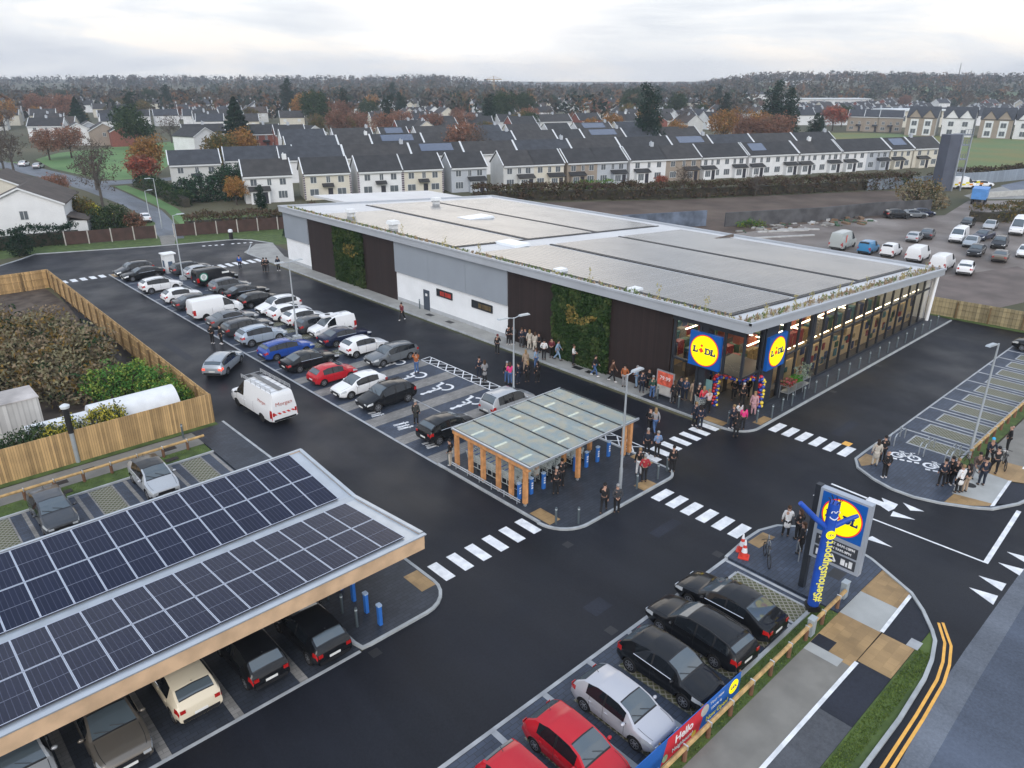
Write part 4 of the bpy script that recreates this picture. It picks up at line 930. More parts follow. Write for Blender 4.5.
# facade along the car park
def fpanel(name, y0, y1, z0, z1, m, x=42.3, t=.25):
    mb = MB(); sp_(mb, x, x + t, y0, y1, z0, z1); return mb.build(name, [m], store)
for y0, y1 in ((81.0, YF), (46.05, 63.1)):
    fpanel('plinth', y0, y1, 0.05, .45, PLINTH, 42.28); fpanel('wall', y0, y1, .45, 3.15, RENDW)
    n = 1 if y0 > 80 else 3
    for k in range(n):
        a, b = y0 + (y1 - y0) * k / n, y0 + (y1 - y0) * (k + 1) / n
        fpanel('cladding_panel', a + .015, b - .015, 3.15, 6.5, CLAD_G, 42.12, .4)
for y0, y1 in ((75.0, 81.0), (63.1, 69.0), (40.5, 46.05), (28.9, 34.5)): fpanel('timber_cladding', y0, y1, .05, 6.5, TIMB_D, 42.22)
for k, (y0, y1) in enumerate(((69.0, 75.0), (34.5, 40.5))):
    w = fpanel('living_wall', y0, y1, .15, 6.3, mat('planting_backing', (.012, .018, .01), .9, var=0), 42.22)
    q = MB(); rnd = random.Random(k + 3)
    for i in range(9000):
        y, z = rnd.uniform(y0, y1), rnd.uniform(.15, 6.3); x = 42.2 - rnd.random() * .3
        t = mnoise.noise((y * .8, z * .8, k * 9.0)); u = mnoise.noise((y * .5 + 20, z * .9, k * 5.0))
        yel = abs(z - 4.1 - u * .9) < .45 and abs(y - (y0 + y1) / 2 + (.3 if k else .9)) < 1.6 and t > -.25
        m = 2 if yel and rnd.random() < .75 else (1 if t > .12 else 0)
        if rnd.random() < .05: m = 1 - min(m, 1)
        s = rnd.uniform(.06, .15); a = rnd.uniform(0, 6.28); dz, dy = math.sin(a) * s, math.cos(a) * s; ox = rnd.uniform(-.12, .12)
        q.add([(x - OX, y - dy - OY, z - dz), (x - OX + ox, y - dz - OY, z + dy), (x - OX, y + dy - OY, z + dz), (x - OX - ox, y + dz - OY, z - dy)], [(0, 1, 2, 3)], m)
    f = q.build('foliage', [leaf_mat('wall_leaf_dark', (.012, .026, .010), (.020, .040, .014), (.032, .056, .02)), leaf_mat('wall_leaf_green', (.024, .044, .016), (.036, .058, .02), (.055, .07, .025)), leaf_mat('wall_leaf_yellow', (.085, .075, .026), (.14, .11, .034), (.19, .145, .045))], w)
    f['kind'] = 'stuff'
# door and windows of the white stretch
d = fpanel('door', 57.55, 58.5, .12, 2.15, mat('door_grey', (.055, .07, .095), .4, var=0), 42.24, .1)
q = MB(); sp_(q, 42.22, 42.24, 57.85, 58.15, 1.55, 1.8); q.build('door_sign', [WHITE], d)
for y0, y1, c in ((53.9, 56.3, (.35, .03, .02)), (48.15, 51.0, (.10, .07, .03))):
    w = fpanel('window', y0, y1, 2.0, 2.62, mat('strip_glass', (.03, .035, .04), .08, var=0), 42.26, .1)
    q = MB(); sp_(q, 42.25, 42.262, y0 + .2, y1 - (.5 if c[0] > .3 else .9), 2.06, 2.5); q.build('blind', [mat('blind_%d' % int(c[0] * 100), c, .6, var=.3, scale=3)], w)
    q = MB()
    for yy in (y0, (y0 + y1) / 2, y1): sp_(q, 42.22, 42.26, yy - .03, yy + .03, 1.97, 2.65)
    for z in (1.97, 2.65): sp_(q, 42.22, 42.26, y0, y1, z - .03, z + .03)
    q.build('window_frame', [FRAME], w)
# back walls and the loading bay end
q = MB(); sp_(q, 42.4, 76.2, YF - .25, YF, 0, 4.9); sp_(q, 75.95, 76.2, 23.5, YF, 0, 4.4); sp_(q, 52, 72, YF, 97, 0, 4.9); q.build('wall', [RENDW], store)
# roof
q = MB(); x0, x1 = 41.95, 76.5
def rq(mb, xa, xb, ya, yb, dz, m=0, th=.0):
    za, zb_ = roofz(xa) - .22 + dz, roofz(xb) - .22 + dz
    P = [(xa - OX, ya - OY, za), (xb - OX, ya - OY, zb_), (xb - OX, yb - OY, zb_), (xa - OX, yb - OY, za)]
    if th: mb.add([(p[0], p[1], p[2] - th) for p in P] + P, [(3, 2, 1, 0), (4, 5, 6, 7), (0, 1, 5, 4), (1, 2, 6, 5), (2, 3, 7, 6), (3, 0, 4, 7)], m)
    else: mb.add(P, [(0, 1, 2, 3)], m)
rq(q, x0, x1, 22.9, YF - .1, 0, 0, .3); roof = q.build('roof', [ROOFM], store)
q = MB(); rq(q, 52, 72, YF - .05, 97.2, .02, 0, .3); q.build('loading_bay_roof', [ROOFM], store)
q = MB(); xa, xb = 41.7, 76.8
def bar3(mb, x0, y0, x1, y1, w, h, drop, m=0):
    """box beam along an edge of the sloping roof, top following the slope"""
    dx, dy = x1 - x0, y1 - y0; l = math.hypot(dx, dy); nx, ny = -dy / l * w / 2, dx / l * w / 2; P = []
    for z in (-drop - h, -drop):
        for px, py, sx in ((x0 + nx, y0 + ny, 1), (x1 + nx, y1 + ny, 1), (x1 - nx, y1 - ny, 1), (x0 - nx, y0 - ny, 1)): P.append((px - OX, py - OY, roofz(px) + z))
    mb.add(P, [(0, 1, 2, 3), (7, 6, 5, 4), (0, 4, 5, 1), (1, 5, 6, 2), (2, 6, 7, 3), (3, 7, 4, 0)], m)
bar3(q, 41.8, 22.6, 41.8, YF + .2, .22, .16, 0); bar3(q, 41.88, 22.62, 41.88, YF + .2, .24, .58, .16)
bar3(q, 41.69, 22.7, 76.8, 22.7, .22, .16, .002); bar3(q, 41.9, 22.78, 76.7, 22.78, .24, .5, .162)
bar3(q, 76.7, 22.8, 76.7, YF + .2, .2, .4, .004); bar3(q, 41.95, YF + .1, 76.8, YF + .1, .2, .5, .006)
fas = q.build('fascia', [CLAD_F], store)
q = MB(); sp_(q, 41.98, 42.6, 23.0, YF, 6.28, 6.3); rq(q, 42.6, 76, 23.0, 23.6, -.42); q.build('soffit', [FRAME], store)
# planted roof edge
q = MB(); rq(q, 42.0, 43.0, 23.0, YF - .4, .03); rq(q, 43.0, 76.2, 23.0, 24.0, .03)
gr = q.build('gravel_border', [GRAV], roof)
q = MB(); rnd = random.Random(5)
def sprig(mb, x, y, h, m):
    z = roofz(x) - .2
    for _ in range(int(6 + h * 26)):
        a = rnd.uniform(0, 6.28); r_ = rnd.uniform(0, .10 + h * .12); zz = z + rnd.uniform(0, h); s = rnd.uniform(.025, .06)
        px, py = x + math.cos(a) * r_ - OX, y + math.sin(a) * r_ - OY; b = rnd.uniform(0, 6.28)
        mb.add([(px - math.cos(b) * s, py - math.sin(b) * s, zz), (px + math.cos(b) * s, py + math.sin(b) * s, zz), (px + math.cos(b) * s * .4, py, zz + s * 3), (px - math.cos(b) * s * .4, py, zz + s * 3)], [(0, 1, 2, 3)], m)
y = 23.2
while y < YF - .6:
    sprig(q, 42.35 + rnd.uniform(-.2, .2), y, rnd.choice((.15, .2, .25, .3)), rnd.choice((0, 0, 1, 2))); y += rnd.uniform(.18, .4)
x = 42.2
while x < 76.2:
    sprig(q, x, 23.35 + rnd.uniform(-.25, .25), rnd.choice((.2, .25, .35, .45)), rnd.choice((0, 1, 1, 2))); x += rnd.uniform(.15, .33)
for yy in (26.5, 30.5, 37, 50.2, 55, 62, 71): sprig(q, 42.5, yy, 1.1, 2)
for xx in (45, 49, 51.5, 56, 58, 61, 70, 74): sprig(q, xx, 23.5, .9, 2)
f = q.build('roof_planting', [leaf_mat('sedum_green', (.06, .10, .035), (.10, .14, .05), (.14, .17, .07)), leaf_mat('sedum_brown', (.16, .12, .08), (.24, .17, .11), (.3, .23, .14)), leaf_mat('grass_straw', (.26, .23, .12), (.33, .29, .15), (.18, .19, .08))], roof); f['kind'] = 'stuff'
def pv_mat(name, base, line, pw, ph, rough, axis='roof'):
    m = bpy.data.materials.new(name); m.use_nodes = True
    nt = m.node_tree; N = nt.nodes; L = nt.links; b = N['Principled BSDF']
    g = N.new('ShaderNodeNewGeometry')
    br = N.new('ShaderNodeTexBrick'); br.offset = 0; br.inputs['Scale'].default_value = 1
    br.inputs['Brick Width'].default_value = pw; br.inputs['Row Height'].default_value = ph; br.inputs['Mortar Size'].default_value = .035; br.inputs['Mortar Smooth'].default_value = .3
    br.inputs['Color1'].default_value = (*base, 1); br.inputs['Color2'].default_value = (base[0] * 1.25, base[1] * 1.25, base[2] * 1.2, 1); br.inputs['Mortar'].default_value = (*line, 1)
    L.new(g.outputs['Position'], br.inputs['Vector']); L.new(br.outputs['Color'], b.inputs['Base Color'])
    n = N.new('ShaderNodeTexNoise'); n.inputs['Scale'].default_value = .25; n.inputs['Detail'].default_value = 3; L.new(g.outputs['Position'], n.inputs['Vector'])
    mr = N.new('ShaderNodeMapRange'); mr.inputs[1].default_value = .3; mr.inputs[2].default_value = .7; mr.inputs[3].default_value = rough * .6; mr.inputs[4].default_value = rough * 1.4; L.new(n.outputs['Fac'], mr.inputs[0])
    L.new(mr.outputs[0], b.inputs['Roughness'])
    b.inputs['Coat Weight'].default_value = .5; b.inputs['Coat IOR'].default_value = 1.5; b.inputs['Coat Roughness'].default_value = .09
    b.inputs['Specular IOR Level'].default_value = .4
    return m
PVR = pv_mat('roof_solar_glass', (.034, .035, .038), (.17, .17, .172), .57, 1.72, .17)
TRAY = mat('cable_tray', (.03, .03, .033), .5, var=0)
xs = [(43.3, 52.4), (53.0, 63.0), (63.6, 74.6)]
for (ya, yb) in ((25.2, 51.0), (54.6, 84.5)):
    for k, (xa, xb) in enumerate(xs):
        q = MB()
        if k == 0 and ya > 50: yb2 = 79.0
        else: yb2 = yb
        w = .57; xx = xa
        while xx + w < xb:      # low tilted rows running the length of the roof
            z0_, z1_ = roofz(xx) - .22 + .10, roofz(xx + w) - .22 + .11
            q.add([(xx - OX, ya - OY, z0_), (xx + w - .07 - OX, ya - OY, z1_), (xx + w - .07 - OX, yb2 - OY, z1_), (xx - OX, yb2 - OY, z0_)], [(0, 1, 2, 3)], 0)
            q.add([(xx + w - .07 - OX, ya - OY, z1_), (xx + w - OX, ya - OY, z0_ - .02), (xx + w - OX, yb2 - OY, z0_ - .02), (xx + w - .07 - OX, yb2 - OY, z1_)], [(0, 1, 2, 3)], 1)
            xx += w
        arr = q.build('solar_array', [PVR, mat('array_gap', (.24, .24, .245), .6, var=0)], roof)
q = MB()
for ya, yb in ((25.0, 51.2), (54.4, 84.6)):
    for x in (52.7, 63.3): rq(q, x - .16, x + .16, ya, yb, .09, 0, .1)
    rq(q, 43.0, 43.2, ya, yb, .09, 0, .1)
    rq(q, 43.1, 74.6, ya - .12, ya + .06, .09, 0, .1)
q.build('cable_tray', [TRAY], roof)
for x, y, a, b, h in ((49.2, 53.0, 1.0, 1.5, .25), (43.6, 41.2, .5, .4, .3), (43.4, 33.3, .5, .4, .25), (58, 69, 2.0, 1.2, .25)): q = MB(); q.box((x - OX, y - OY, roofz(x) - .2 + h / 2), (a * 2, b * 2, h), 0, 0, .94); q.build('rooflight', [mat('rooflight_white', (.7, .74, .78), .25, var=0)], roof)
for x, y in ((44.3, 66.2), (45.2, 76.0), (62, 82)):
    q = MB(); q.box((x - OX, y - OY, roofz(x) + .1), (.7, .7, .7)); q.box((x - OX, y - OY, roofz(x) + .53), (1.1, 1.1, .35), 0, 0, .85); q.build('roof_vent', [mat('vent_white', (.7, .72, .73), .4, var=0)], roof)
# glazed corner and long shop window
GY0, GX1 = 23.2, 75.3
q = MB(); MX = [44.6, 47.6, 49.7, 51.8] + [53.6 + 1.83 * k for k in range(12)]
for x in MX:
    z1_ = roofz(x) - .75; sp_(q, x - .045, x + .045, GY0 - .05, GY0 + .12, .1, z1_)
for x in (51.9, 47.9): sp_(q, x - .35, x + .35, GY0 - .02, GY0 + .2, .1, roofz(x) - .75)
for za, zb_ in ((3.2, 3.34), (.1, .28)): sp_(q, 46.0, GX1, GY0 - .04, GY0 + .1, za, zb_)
for y in (26.6, 28.7): sp_(q, 42.22, 42.42, y - .08, y + .08, .1, 6.3)
sp_(q, 42.22, 42.4, 26.6, 28.7, 3.05, 3.2); sp_(q, 42.2, 42.4, 23.2, 28.9, 5.9, 6.3)
sp_(q, 45.0, 46.6, GY0, GY0 + .5, .1, 5.9); sp_(q, 42.3, 43.0, 26.0, 26.7, .1, 6.2)
sp_(q, 42.3, 42.5, 24.7, 26.6, 2.9, 3.05); sp_(q, 42.28, 42.44, 24.62, 24.78, 2.9, 6.2); sp_(q, 42.28, 42.44, 23.2, 23.36, 2.9, 6.2); sp_(q, 42.4, 45, 23.2, 23.34, 2.9, 3.05)
q.build('window_frame', [FRAME], store)
q = MB(); P = lambda *a: [(x - OX, y - OY, z) for x, y, z in a]
q.add(P((46.5, 23.25, .2), (GX1, 23.25, .2), (GX1, 23.25, 4.2), (46.5, 23.25, 5.9)), [(0, 1, 2, 3)])
q.add(P((42.36, 26.6, .2), (42.36, 28.7, .2), (42.36, 28.7, 6.0), (42.36, 26.6, 6.0)), [(0, 1, 2, 3)])
q.add(P((42.36, 23.3, 3.0), (42.36, 26.6, 3.0), (42.36, 26.6, 6.0), (42.36, 23.3, 6.0)), [(0, 1, 2, 3)])
q.add(P((42.4, 23.28, 3.0), (46.5, 23.28, 3.0), (46.5, 23.28, 6.0), (42.4, 23.28, 6.0)), [(0, 1, 2, 3)])
q.add(P((45.6, 26.4, .2), (43.0, 26.4, .2), (43.0, 26.4, 3.0), (45.6, 26.4, 3.0)), [(0, 1, 2, 3)])
q.build('shop_window', [SGL], store)
q = MB(); q.tube(P((75.55, 23.0, 0), (75.9, 22.95, 4.5)), .16, 10); q.tube(P((76.2, 23.3, 0), (76.2, 23.3, 4.4)), .14, 10); q.build('corner_column', [RENDW], store, 40)
# inside: floor, ceiling, shelves and lit strips
q = MB(); sp_(q, 46.5, 75.9, 23.4, 45, .1, .13); sp_(q, 42.6, 46.5, 26.6, 45, .1, .13); q.build('interior_floor', [mat('shop_floor', (.13, .12, .11), .3, var=.05)], store)
q = MB(); sp_(q, 42.6, 75.9, 44.8, 45, .1, 5.2); sp_(q, 46, 75.9, 29.9, 30.0, .1, 2.2); q.build('interior_wall', [mat('shop_wall', (.12, .09, .07), .7, var=.2, scale=.8)], store)
SHT = mat('shelf_back', (.70, .50, .26), .6, var=.1)
CR_ = [mat('goods_%d' % i, c, .5, var=.3, scale=5) for i, c in enumerate(((.28, .03, .025), (.06, .17, .19), (.3, .2, .06), (.04, .1, .05), (.3, .28, .24), (.04, .06, .14)))]
q = MB(); rnd = random.Random(11)
for k in range(14):
    x = 48.2 + 1.9 * k; hh = rnd.uniform(2.0, 2.7)
    sp_(q, x, x + 1.45, 24.1, 24.2, .15, hh, 0)
    for j in range(5):
        if rnd.random() < .6:
            a = x + rnd.uniform(0, .9); z = .2 + rnd.random() * 1.8; sp_(q, a, a + rnd.uniform(.3, .6), 24.02, 24.1, z, z + rnd.uniform(.3, .7), 1 + rnd.randrange(6))
for k in range(9):
    y = 27 + 1.7 * k
    sp_(q, 47, 74, y, y + .5, .15, 1.7, 0)
    for j in range(30): sp_(q, 47 + .9 * j, 47.8 + .9 * j, y - .02, y + .52, .9, 1.9 + rnd.random() * .3, 1 + rnd.randrange(6))
q.build('shelving', [SHT] + CR_, store)
q = MB(); sp_(q, 42.6, 75.9, 23.5, 45, 4.35, 4.4); q2 = MB()
LITE = mat('ceiling_light_strip', (.8, .75, .6), .5, var=0, emit=(1, .82, .55), es=5.5)
for k in range(7): sp_(q2, 46 + .0, 74, 25.0 + 2.6 * k, 25.14 + 2.6 * k, 3.95, 4.0)
for x in range(48, 76, 4): sp_(q2, x, x + .12, 24.4, 42, 4.05, 4.1)

for x0 in range(48, 74, 2): sp_(q2, x0, x0 + 1.5, 23.55, 23.62, 3.35, 3.4)  # extra glowing strips added over the front shelving to brighten its tan backs
q2.build('ceiling_light', [LITE], store)
q = MB(); rnd = random.Random(2)
for k in range(10):
    x = 47 + 2.9 * k; sp_(q, x, x + 1.2, 25.6, 25.7, 3.4, 4.2, rnd.randrange(3))
for y in (24.4, 25.6, 27.2): sp_(q, 43.6, 44.8, y, y + .5, 4.8, 5.6, 0)
q.build('hanging_banner', [mat('banner_orange', (.6, .14, .05), .6, var=.1), mat('banner_wood', (.45, .25, .1), .6, var=.1), mat('banner_green', (.2, .3, .15), .6, var=.1)], store)
q = MB(); sp_(q, 43.2, 46.2, 26.42, 26.55, .1, 3.0); q.build('dim_entrance_panel', [mat('dim_interior', (.02, .018, .016), .6, var=0)], store)  # near-black panel; the dimness behind the doors is put into its colour
for x, y, z in ((43.4, 24.2, 2.8), (44.3, 25.4, 2.8), (43.4, 25.6, 2.8)):
    q = MB(); sp_(q, x - .25, x + .25, y - .08, y + .08, z, z + .05); q.build('entrance_light', [LITE], store)
q = MB(); sp_(q, 42.46, 46.4, 23.4, 26.4, 2.9, 2.96); q.build('entrance_soffit', [FRAME], store)
q = MB(); sp_(q, 42.6, 42.64, 25.5, 26.3, .9, 2.1); q.build('window_poster', [mat('poster_teal', (.16, .30, .30), .5, var=.1)], store)
# the two store signs
def logo(parent, s):
    """blue square board, yellow disc with a red ring, blue letters and a tilted red i; lies in the local XZ plane facing -Y"""
    q = MB(); q.span(-s / 2, s / 2, -.02, .22, -s / 2, s / 2); q.build('sign_board', [BLUE], parent)
    r_ = s * .455
    q = MB(); q.lathe([(r_, -.03), (r_, -.005)], 48, axis='y'); q.build('red_ring', [SRED], parent)
    q = MB(); q.lathe([(r_ * .935, -.045), (r_ * .935, -.01)], 48, axis='y'); dsk = q.build('yellow_disc', [SYEL], parent)
    q = MB(); w = s * .022
    def lt(x0, kind, h):
        z0_ = -h / 2
        if kind == 'L':
            q.span(x0 + .1 * h, x0 + .38 * h, -.058, -.04, z0_, z0_ + h); q.span(x0, x0 + .9 * h, -.058, -.04, z0_, z0_ + .24 * h); q.span(x0, x0 + .48 * h, -.0575, -.04, z0_ + .84 * h, z0_ + h); q.span(x0 + .72 * h, x0 + .9 * h, -.0575, -.04, z0_, z0_ + .46 * h)
        else:
            q.span(x0 + .1 * h, x0 + .36 * h, -.058, -.04, z0_, z0_ + h); q.span(x0, x0 + .62 * h, -.0572, -.04, z0_, z0_ + .2 * h); q.span(x0, x0 + .62 * h, -.0572, -.04, z0_ + .8 * h, z0_ + h)
            q.prism([(0, 0)] * 0 or [(x0 + .5 * h, 0), (x0 + .8 * h, 0), (x0 + .8 * h, .01), (x0 + .5 * h, .01)], 0, 0) if False else None
            for k in range(8):
                a0, a1 = R(-90 + 22.5 * k), R(-90 + 22.5 * (k + 1)); c_ = x0 + .55 * h
                P_ = []
                for yy in (-.058, -.04):
                    P_ += [(c_ + .5 * h * math.cos(a0), yy, .5 * h * math.sin(a0)), (c_ + .5 * h * math.cos(a1), yy, .5 * h * math.sin(a1)), (c_ + .24 * h * math.cos(a1), yy, .3 * h * math.sin(a1)), (c_ + .24 * h * math.cos(a0), yy, .3 * h * math.sin(a0))]
                q.add(P_, [(0, 1, 2, 3), (7, 6, 5, 4), (0, 4, 5, 1), (3, 2, 6, 7)])
    h = s * .17
    lt(-r_ * .80, 'L', h * 1.08); lt(r_ * .04, 'D', h * 1.08); lt(r_ * .44, 'L', h * 1.08)
    q.build('blue_letters', [SBLU2], parent)
    q = MB(); c_ = -r_ * .20
    q.add([(c_ - .5 * h, -.062, .06 * h), (c_ + .02 * h, -.062, .42 * h), (c_ + .5 * h, -.062, -.1 * h), (c_ - .02 * h, -.062, -.5 * h)][::-1], [(0, 1, 2, 3)])
    q.lathe([(.22 * h, -.062), (.22 * h, -.045)], 14, (c_ + .02 * h, 0, .80 * h), 'y'); q.build('red_letter', [SRED], parent)
def sign(loc, rz, s, tilt=0):
    e = link('store_sign', None, store, (loc[0] - OX, loc[1] - OY, loc[2]), rz); logo(e, s); return e
sign((42.12, 26.08, 4.28), R(-90), 2.45); sign((46.3, 22.98, 4.05), 0, 2.4)
# entrance balloons and plants
arch = thing('balloon_arch', 'red, blue and yellow balloon arch framing the store entrance', 'balloon arch', (44.05, 24.35, .1), R(36)); arch.scale = (1, 1, .86)
rnd = random.Random(9); bl = [mat('balloon_%s' % n, c, .25, var=0, coat=.4) for n, c in (('blue', (.02, .05, .3)), ('red', (.5, .02, .03)), ('yellow', (.75, .55, .04)))]
path = [(.0, 1.45, z) for z in (.1, .45, .8, 1.15, 1.5, 1.85, 2.2, 2.5)] + [(0, 1.45 - .3 * k, 2.62 - (.12 if 3 < k < 7 else 0)) for k in range(11)] + [(.05, -1.6, z) for z in (2.4, 2.05, 1.7, 1.35, 1.0, .65, .3)]
for i, p in enumerate(path):
    for k in range(4):
        a = k * 1.57 + i * .5; c_ = (0, 1, 0, 2)[(k + i // 3) % 4]
        q = MB(); q.ball((p[0] + .14 * math.cos(a), p[1] + .14 * math.sin(a) * (1 if i < 8 or i > 18 else .6), p[2] + .12 * math.sin(a + .8)), rnd.uniform(.13, .17), 0, 8, 6); q.build('balloon', [bl[c_]], arch, 60)
st = thing('plant_display', 'trolley display of potted plants and flowers in front of the shop window', 'plant stand', (49.4, 22.75, .1))
q = MB()
for z in (.45, .95): q.span(-1.6, 1.6, -.35, .35, z, z + .04)
for x in (-1.6, -.5, .6, 1.6):
    for y in (-.33, .33): q.span(x - .02, x + .02, y - .02, y + .02, 0, 1.0)
q.build('shelf_frame', [mat('galvanised', (.4, .43, .45), .4, .7, var=.1)], st)
rnd = random.Random(4)
for x0, x1, h, ms, nm in ((-1.6, -.6, .35, ((.35, .02, .06), (.05, .1, .03), (.5, .1, .15)), 'red_flowers'), (-.6, .3, .4, ((.04, .14, .02), (.07, .2, .03), (.1, .25, .04)), 'green_plants'), (.2, 1.7, 1.0, ((.14, .17, .14), (.2, .24, .2), (.07, .1, .06)), 'silver_shrub')):
    q = MB()
    for _ in range(260):
        x, y, z = rnd.uniform(x0, x1), rnd.uniform(-.4, .4), 1.0 + rnd.random() ** 1.3 * h; s = rnd.uniform(.03, .075); a = rnd.uniform(0, 6.28)
        q.add([(x - s, y - s * math.sin(a), z), (x + s * math.cos(a), y - s, z + s), (x + s, y + s, z), (x, y + s * math.sin(a), z - s)], [(0, 1, 2, 3)])
    f = q.build(nm, [leaf_mat('leaf_' + nm, *ms)], st); f['kind'] = 'stuff'
ad = thing('poster_stand', 'framed poster board standing by the wall left of the entrance', 'poster stand', (41.5, 28.6, .1), R(-90))
q = MB(); q.span(-.75, .75, -.05, .05, .25, 2.1); 
for x in (-.7, .7): q.span(x - .05, x + .05, -.2, .2, 0, .25)
q.build('frame', [mat('stand_grey', (.35, .36, .38), .4, .4, var=0)], ad)
q = MB(); q.span(-.66, .66, -.06, -.052, 1.0, 2.02); q.span(-.66, .66, -.06, -.052, .33, .98, 1); q.build('poster', [mat('poster_red', (.55, .10, .06), .5, var=.5, scale=3), mat('poster_pale', (.5, .48, .45), .5, var=.2)], ad)
text('price_figure', '79.99', .42, WHITE, ad, (0, -.066, 1.55), (R(90), 0, 0), .002)
# ---------------------------------------------------------------- solar carport
WOODB = mat('glulam_timber', (.58, .40, .25), .55, var=.15, scale=1.2)
ALU = mat('aluminium', (.52, .56, .60), .35, .6, var=.05)
cp = thing('solar_carport', 'timber edged carport roofed with dark blue solar panels', 'carport', (15.4, 22.2, 0))
CX, CY = 15.4, 22.2
def cs(mb, x0, x1, y0, y1, z0, z1, m=0): mb.span(x0 - CX, x1 - CX, y0 - CY, y1 - CY, z0, z1, m)
YV, ZV, ZN, ZFAR, YFAR = 27.75, 2.9, 3.5, 3.4, 32.95; XE, XW = 15.4, -22.0
def zroof(y): return ZN + (ZV - ZN) * (y - 22.2) / (YV - 22.2) if y < YV else ZV + (ZFAR - ZV) * (y - YV) / (YFAR - YV)
def slab(mb, x0, x1, y0, y1, t0, t1, m=0):
    z0, z1 = zroof(y0 + 1e-4), zroof(y1 - 1e-4)
    P = [(x0 - CX, y0 - CY, z0 + t0), (x1 - CX, y0 - CY, z0 + t0), (x1 - CX, y1 - CY, z1 + t0), (x0 - CX, y1 - CY, z1 + t0), (x0 - CX, y0 - CY, z0 + t1), (x1 - CX, y0 - CY, z0 + t1), (x1 - CX, y1 - CY, z1 + t1), (x0 - CX, y1 - CY, z1 + t1)]
    mb.add(P, [(3, 2, 1, 0), (4, 5, 6, 7), (0, 1, 5, 4), (1, 2, 6, 5), (2, 3, 7, 6), (3, 0, 4, 7)], m)
q = MB(); slab(q, XW, XE - .02, 22.24, YV - .12, -.12, -.05); slab(q, XW, XE - .02, YV + .12, YFAR - .03, -.12, -.05); cs(q, XW, XE - .02, YV - .12, YV + .12, ZV - .16, ZV - .1); q.build('roof_deck', [ALU], cp)
q = MB(); cs(q, XW, XE + .02, 22.08, 22.2, ZN - .66, ZN - .02); slab(q, XE - .0, XE + .12, 22.2, YV, -.5, -.02); slab(q, XE - .0, XE + .12, YV, YFAR, -.38, -.02); cs(q, XW, XE + .02, YFAR, YFAR + .12, ZFAR - .40, ZFAR - .02); q.build('timber_fascia', [WOODB], cp)
q = MB(); cs(q, XW, XE + .14, 22.06, 22.24, ZN - .02, ZN + .03); slab(q, XE - .02, XE + .14, 22.3, YV, -.02, .06); slab(q, XE - .02, XE + .14, YV, YFAR, -.02, .06); cs(q, XW, XE + .14, YFAR, YFAR + .14, ZFAR - .02, ZFAR + .03); q.build('edge_trim', [ALU], cp)
q = MB(); cs(q, XW, XE, YV - .2, YV + .2, ZV - .06, ZV - .02); q.build('gutter', [mat('zinc', (.45, .49, .53), .35, .6, var=.08)], cp)
def cell_mat():
    m = bpy.data.materials.new('solar_cells'); m.use_nodes = True
    nt = m.node_tree; N = nt.nodes; L = nt.links; b = N['Principled BSDF']
    tc = N.new('ShaderNodeTexCoord')
    br = N.new('ShaderNodeTexBrick'); br.offset = 0; br.inputs['Scale'].default_value = 1; br.inputs['Brick Width'].default_value = .187; br.inputs['Row Height'].default_value = 1.19; br.inputs['Mortar Size'].default_value = .011
    br.inputs['Color1'].default_value = (.006, .010, .030, 1); br.inputs['Color2'].default_value = (.009, .014, .040, 1); br.inputs['Mortar'].default_value = (.045, .052, .085, 1)
    L.new(tc.outputs['Object'], br.inputs['Vector']); L.new(br.outputs['Color'], b.inputs['Base Color'])
    b.inputs['Roughness'].default_value = .25; b.inputs['Specular IOR Level'].default_value = .22; b.inputs['Coat Weight'].default_value = .05; b.inputs['Coat Roughness'].default_value = .05
    return m
CELL = cell_mat(); proto = None; pw = 1.135
for half, (ya, yb) in enumerate(((22.55, 27.4), (28.0, 32.85))):
    for row in range(2):
        y0 = ya + (yb - ya) * row / 2; y1 = ya + (yb - ya) * (row + 1) / 2
        for k in range(27):
            x1 = 14.75 - pw * k; ln = y1 - y0 - .015
            if proto is None:
                q = MB(); w = pw - .015; q.span(0, w, 0, ln, 0, .035, 0)
                for a, b_, c_, d_ in ((0, w, 0, .025), (0, w, ln - .025, ln), (0, .025, .025, ln - .025), (w - .025, w, .025, ln - .025)): q.span(a, b_, c_, d_, .035, .042, 1)
                q.span(.025, w - .025, ln / 2 - .009, ln / 2 + .009, .035, .038, 2)
                proto = q.mesh('solar_panel', [CELL, mat('panel_frame', (.55, .60, .70), .35, .3, var=0), mat('panel_midline', (.16, .18, .24), .4, var=0)])
            o = link('solar_panel', proto, cp, (x1 - pw + .025 - CX, y0 + .025 - CY, zroof(y0 + .025) + .0)); o.rotation_euler = (math.atan2(zroof(y1) - zroof(y0), y1 - y0), 0, 0)
        if half == 0 and row == 0: pass
q = MB()
for x in (13.0, 7.8, 2.6, -2.6, -7.8, -13, -18.2):
    q = MB(); cs(q, x - .15, x + .15, YV - .15, YV + .15, 0, ZV - .5); q.build('post', [WOODB], cp)
    q = MB(); slab(q, x - .12, x + .12, 22.3, YV, -.45, -.12); slab(q, x - .12, x + .12, YV, YFAR - .05, -.45, -.12); q.build('cross_beam', [WOODB], cp)
for x in (12.4, 5.9, -.5):
    q = MB(); q.lathe([(.09, 0), (.09, .06)], 10, (x - CX, 22.35 - CY, ZN - .52)); q.build('lamp_fitting', [ALU], cp)
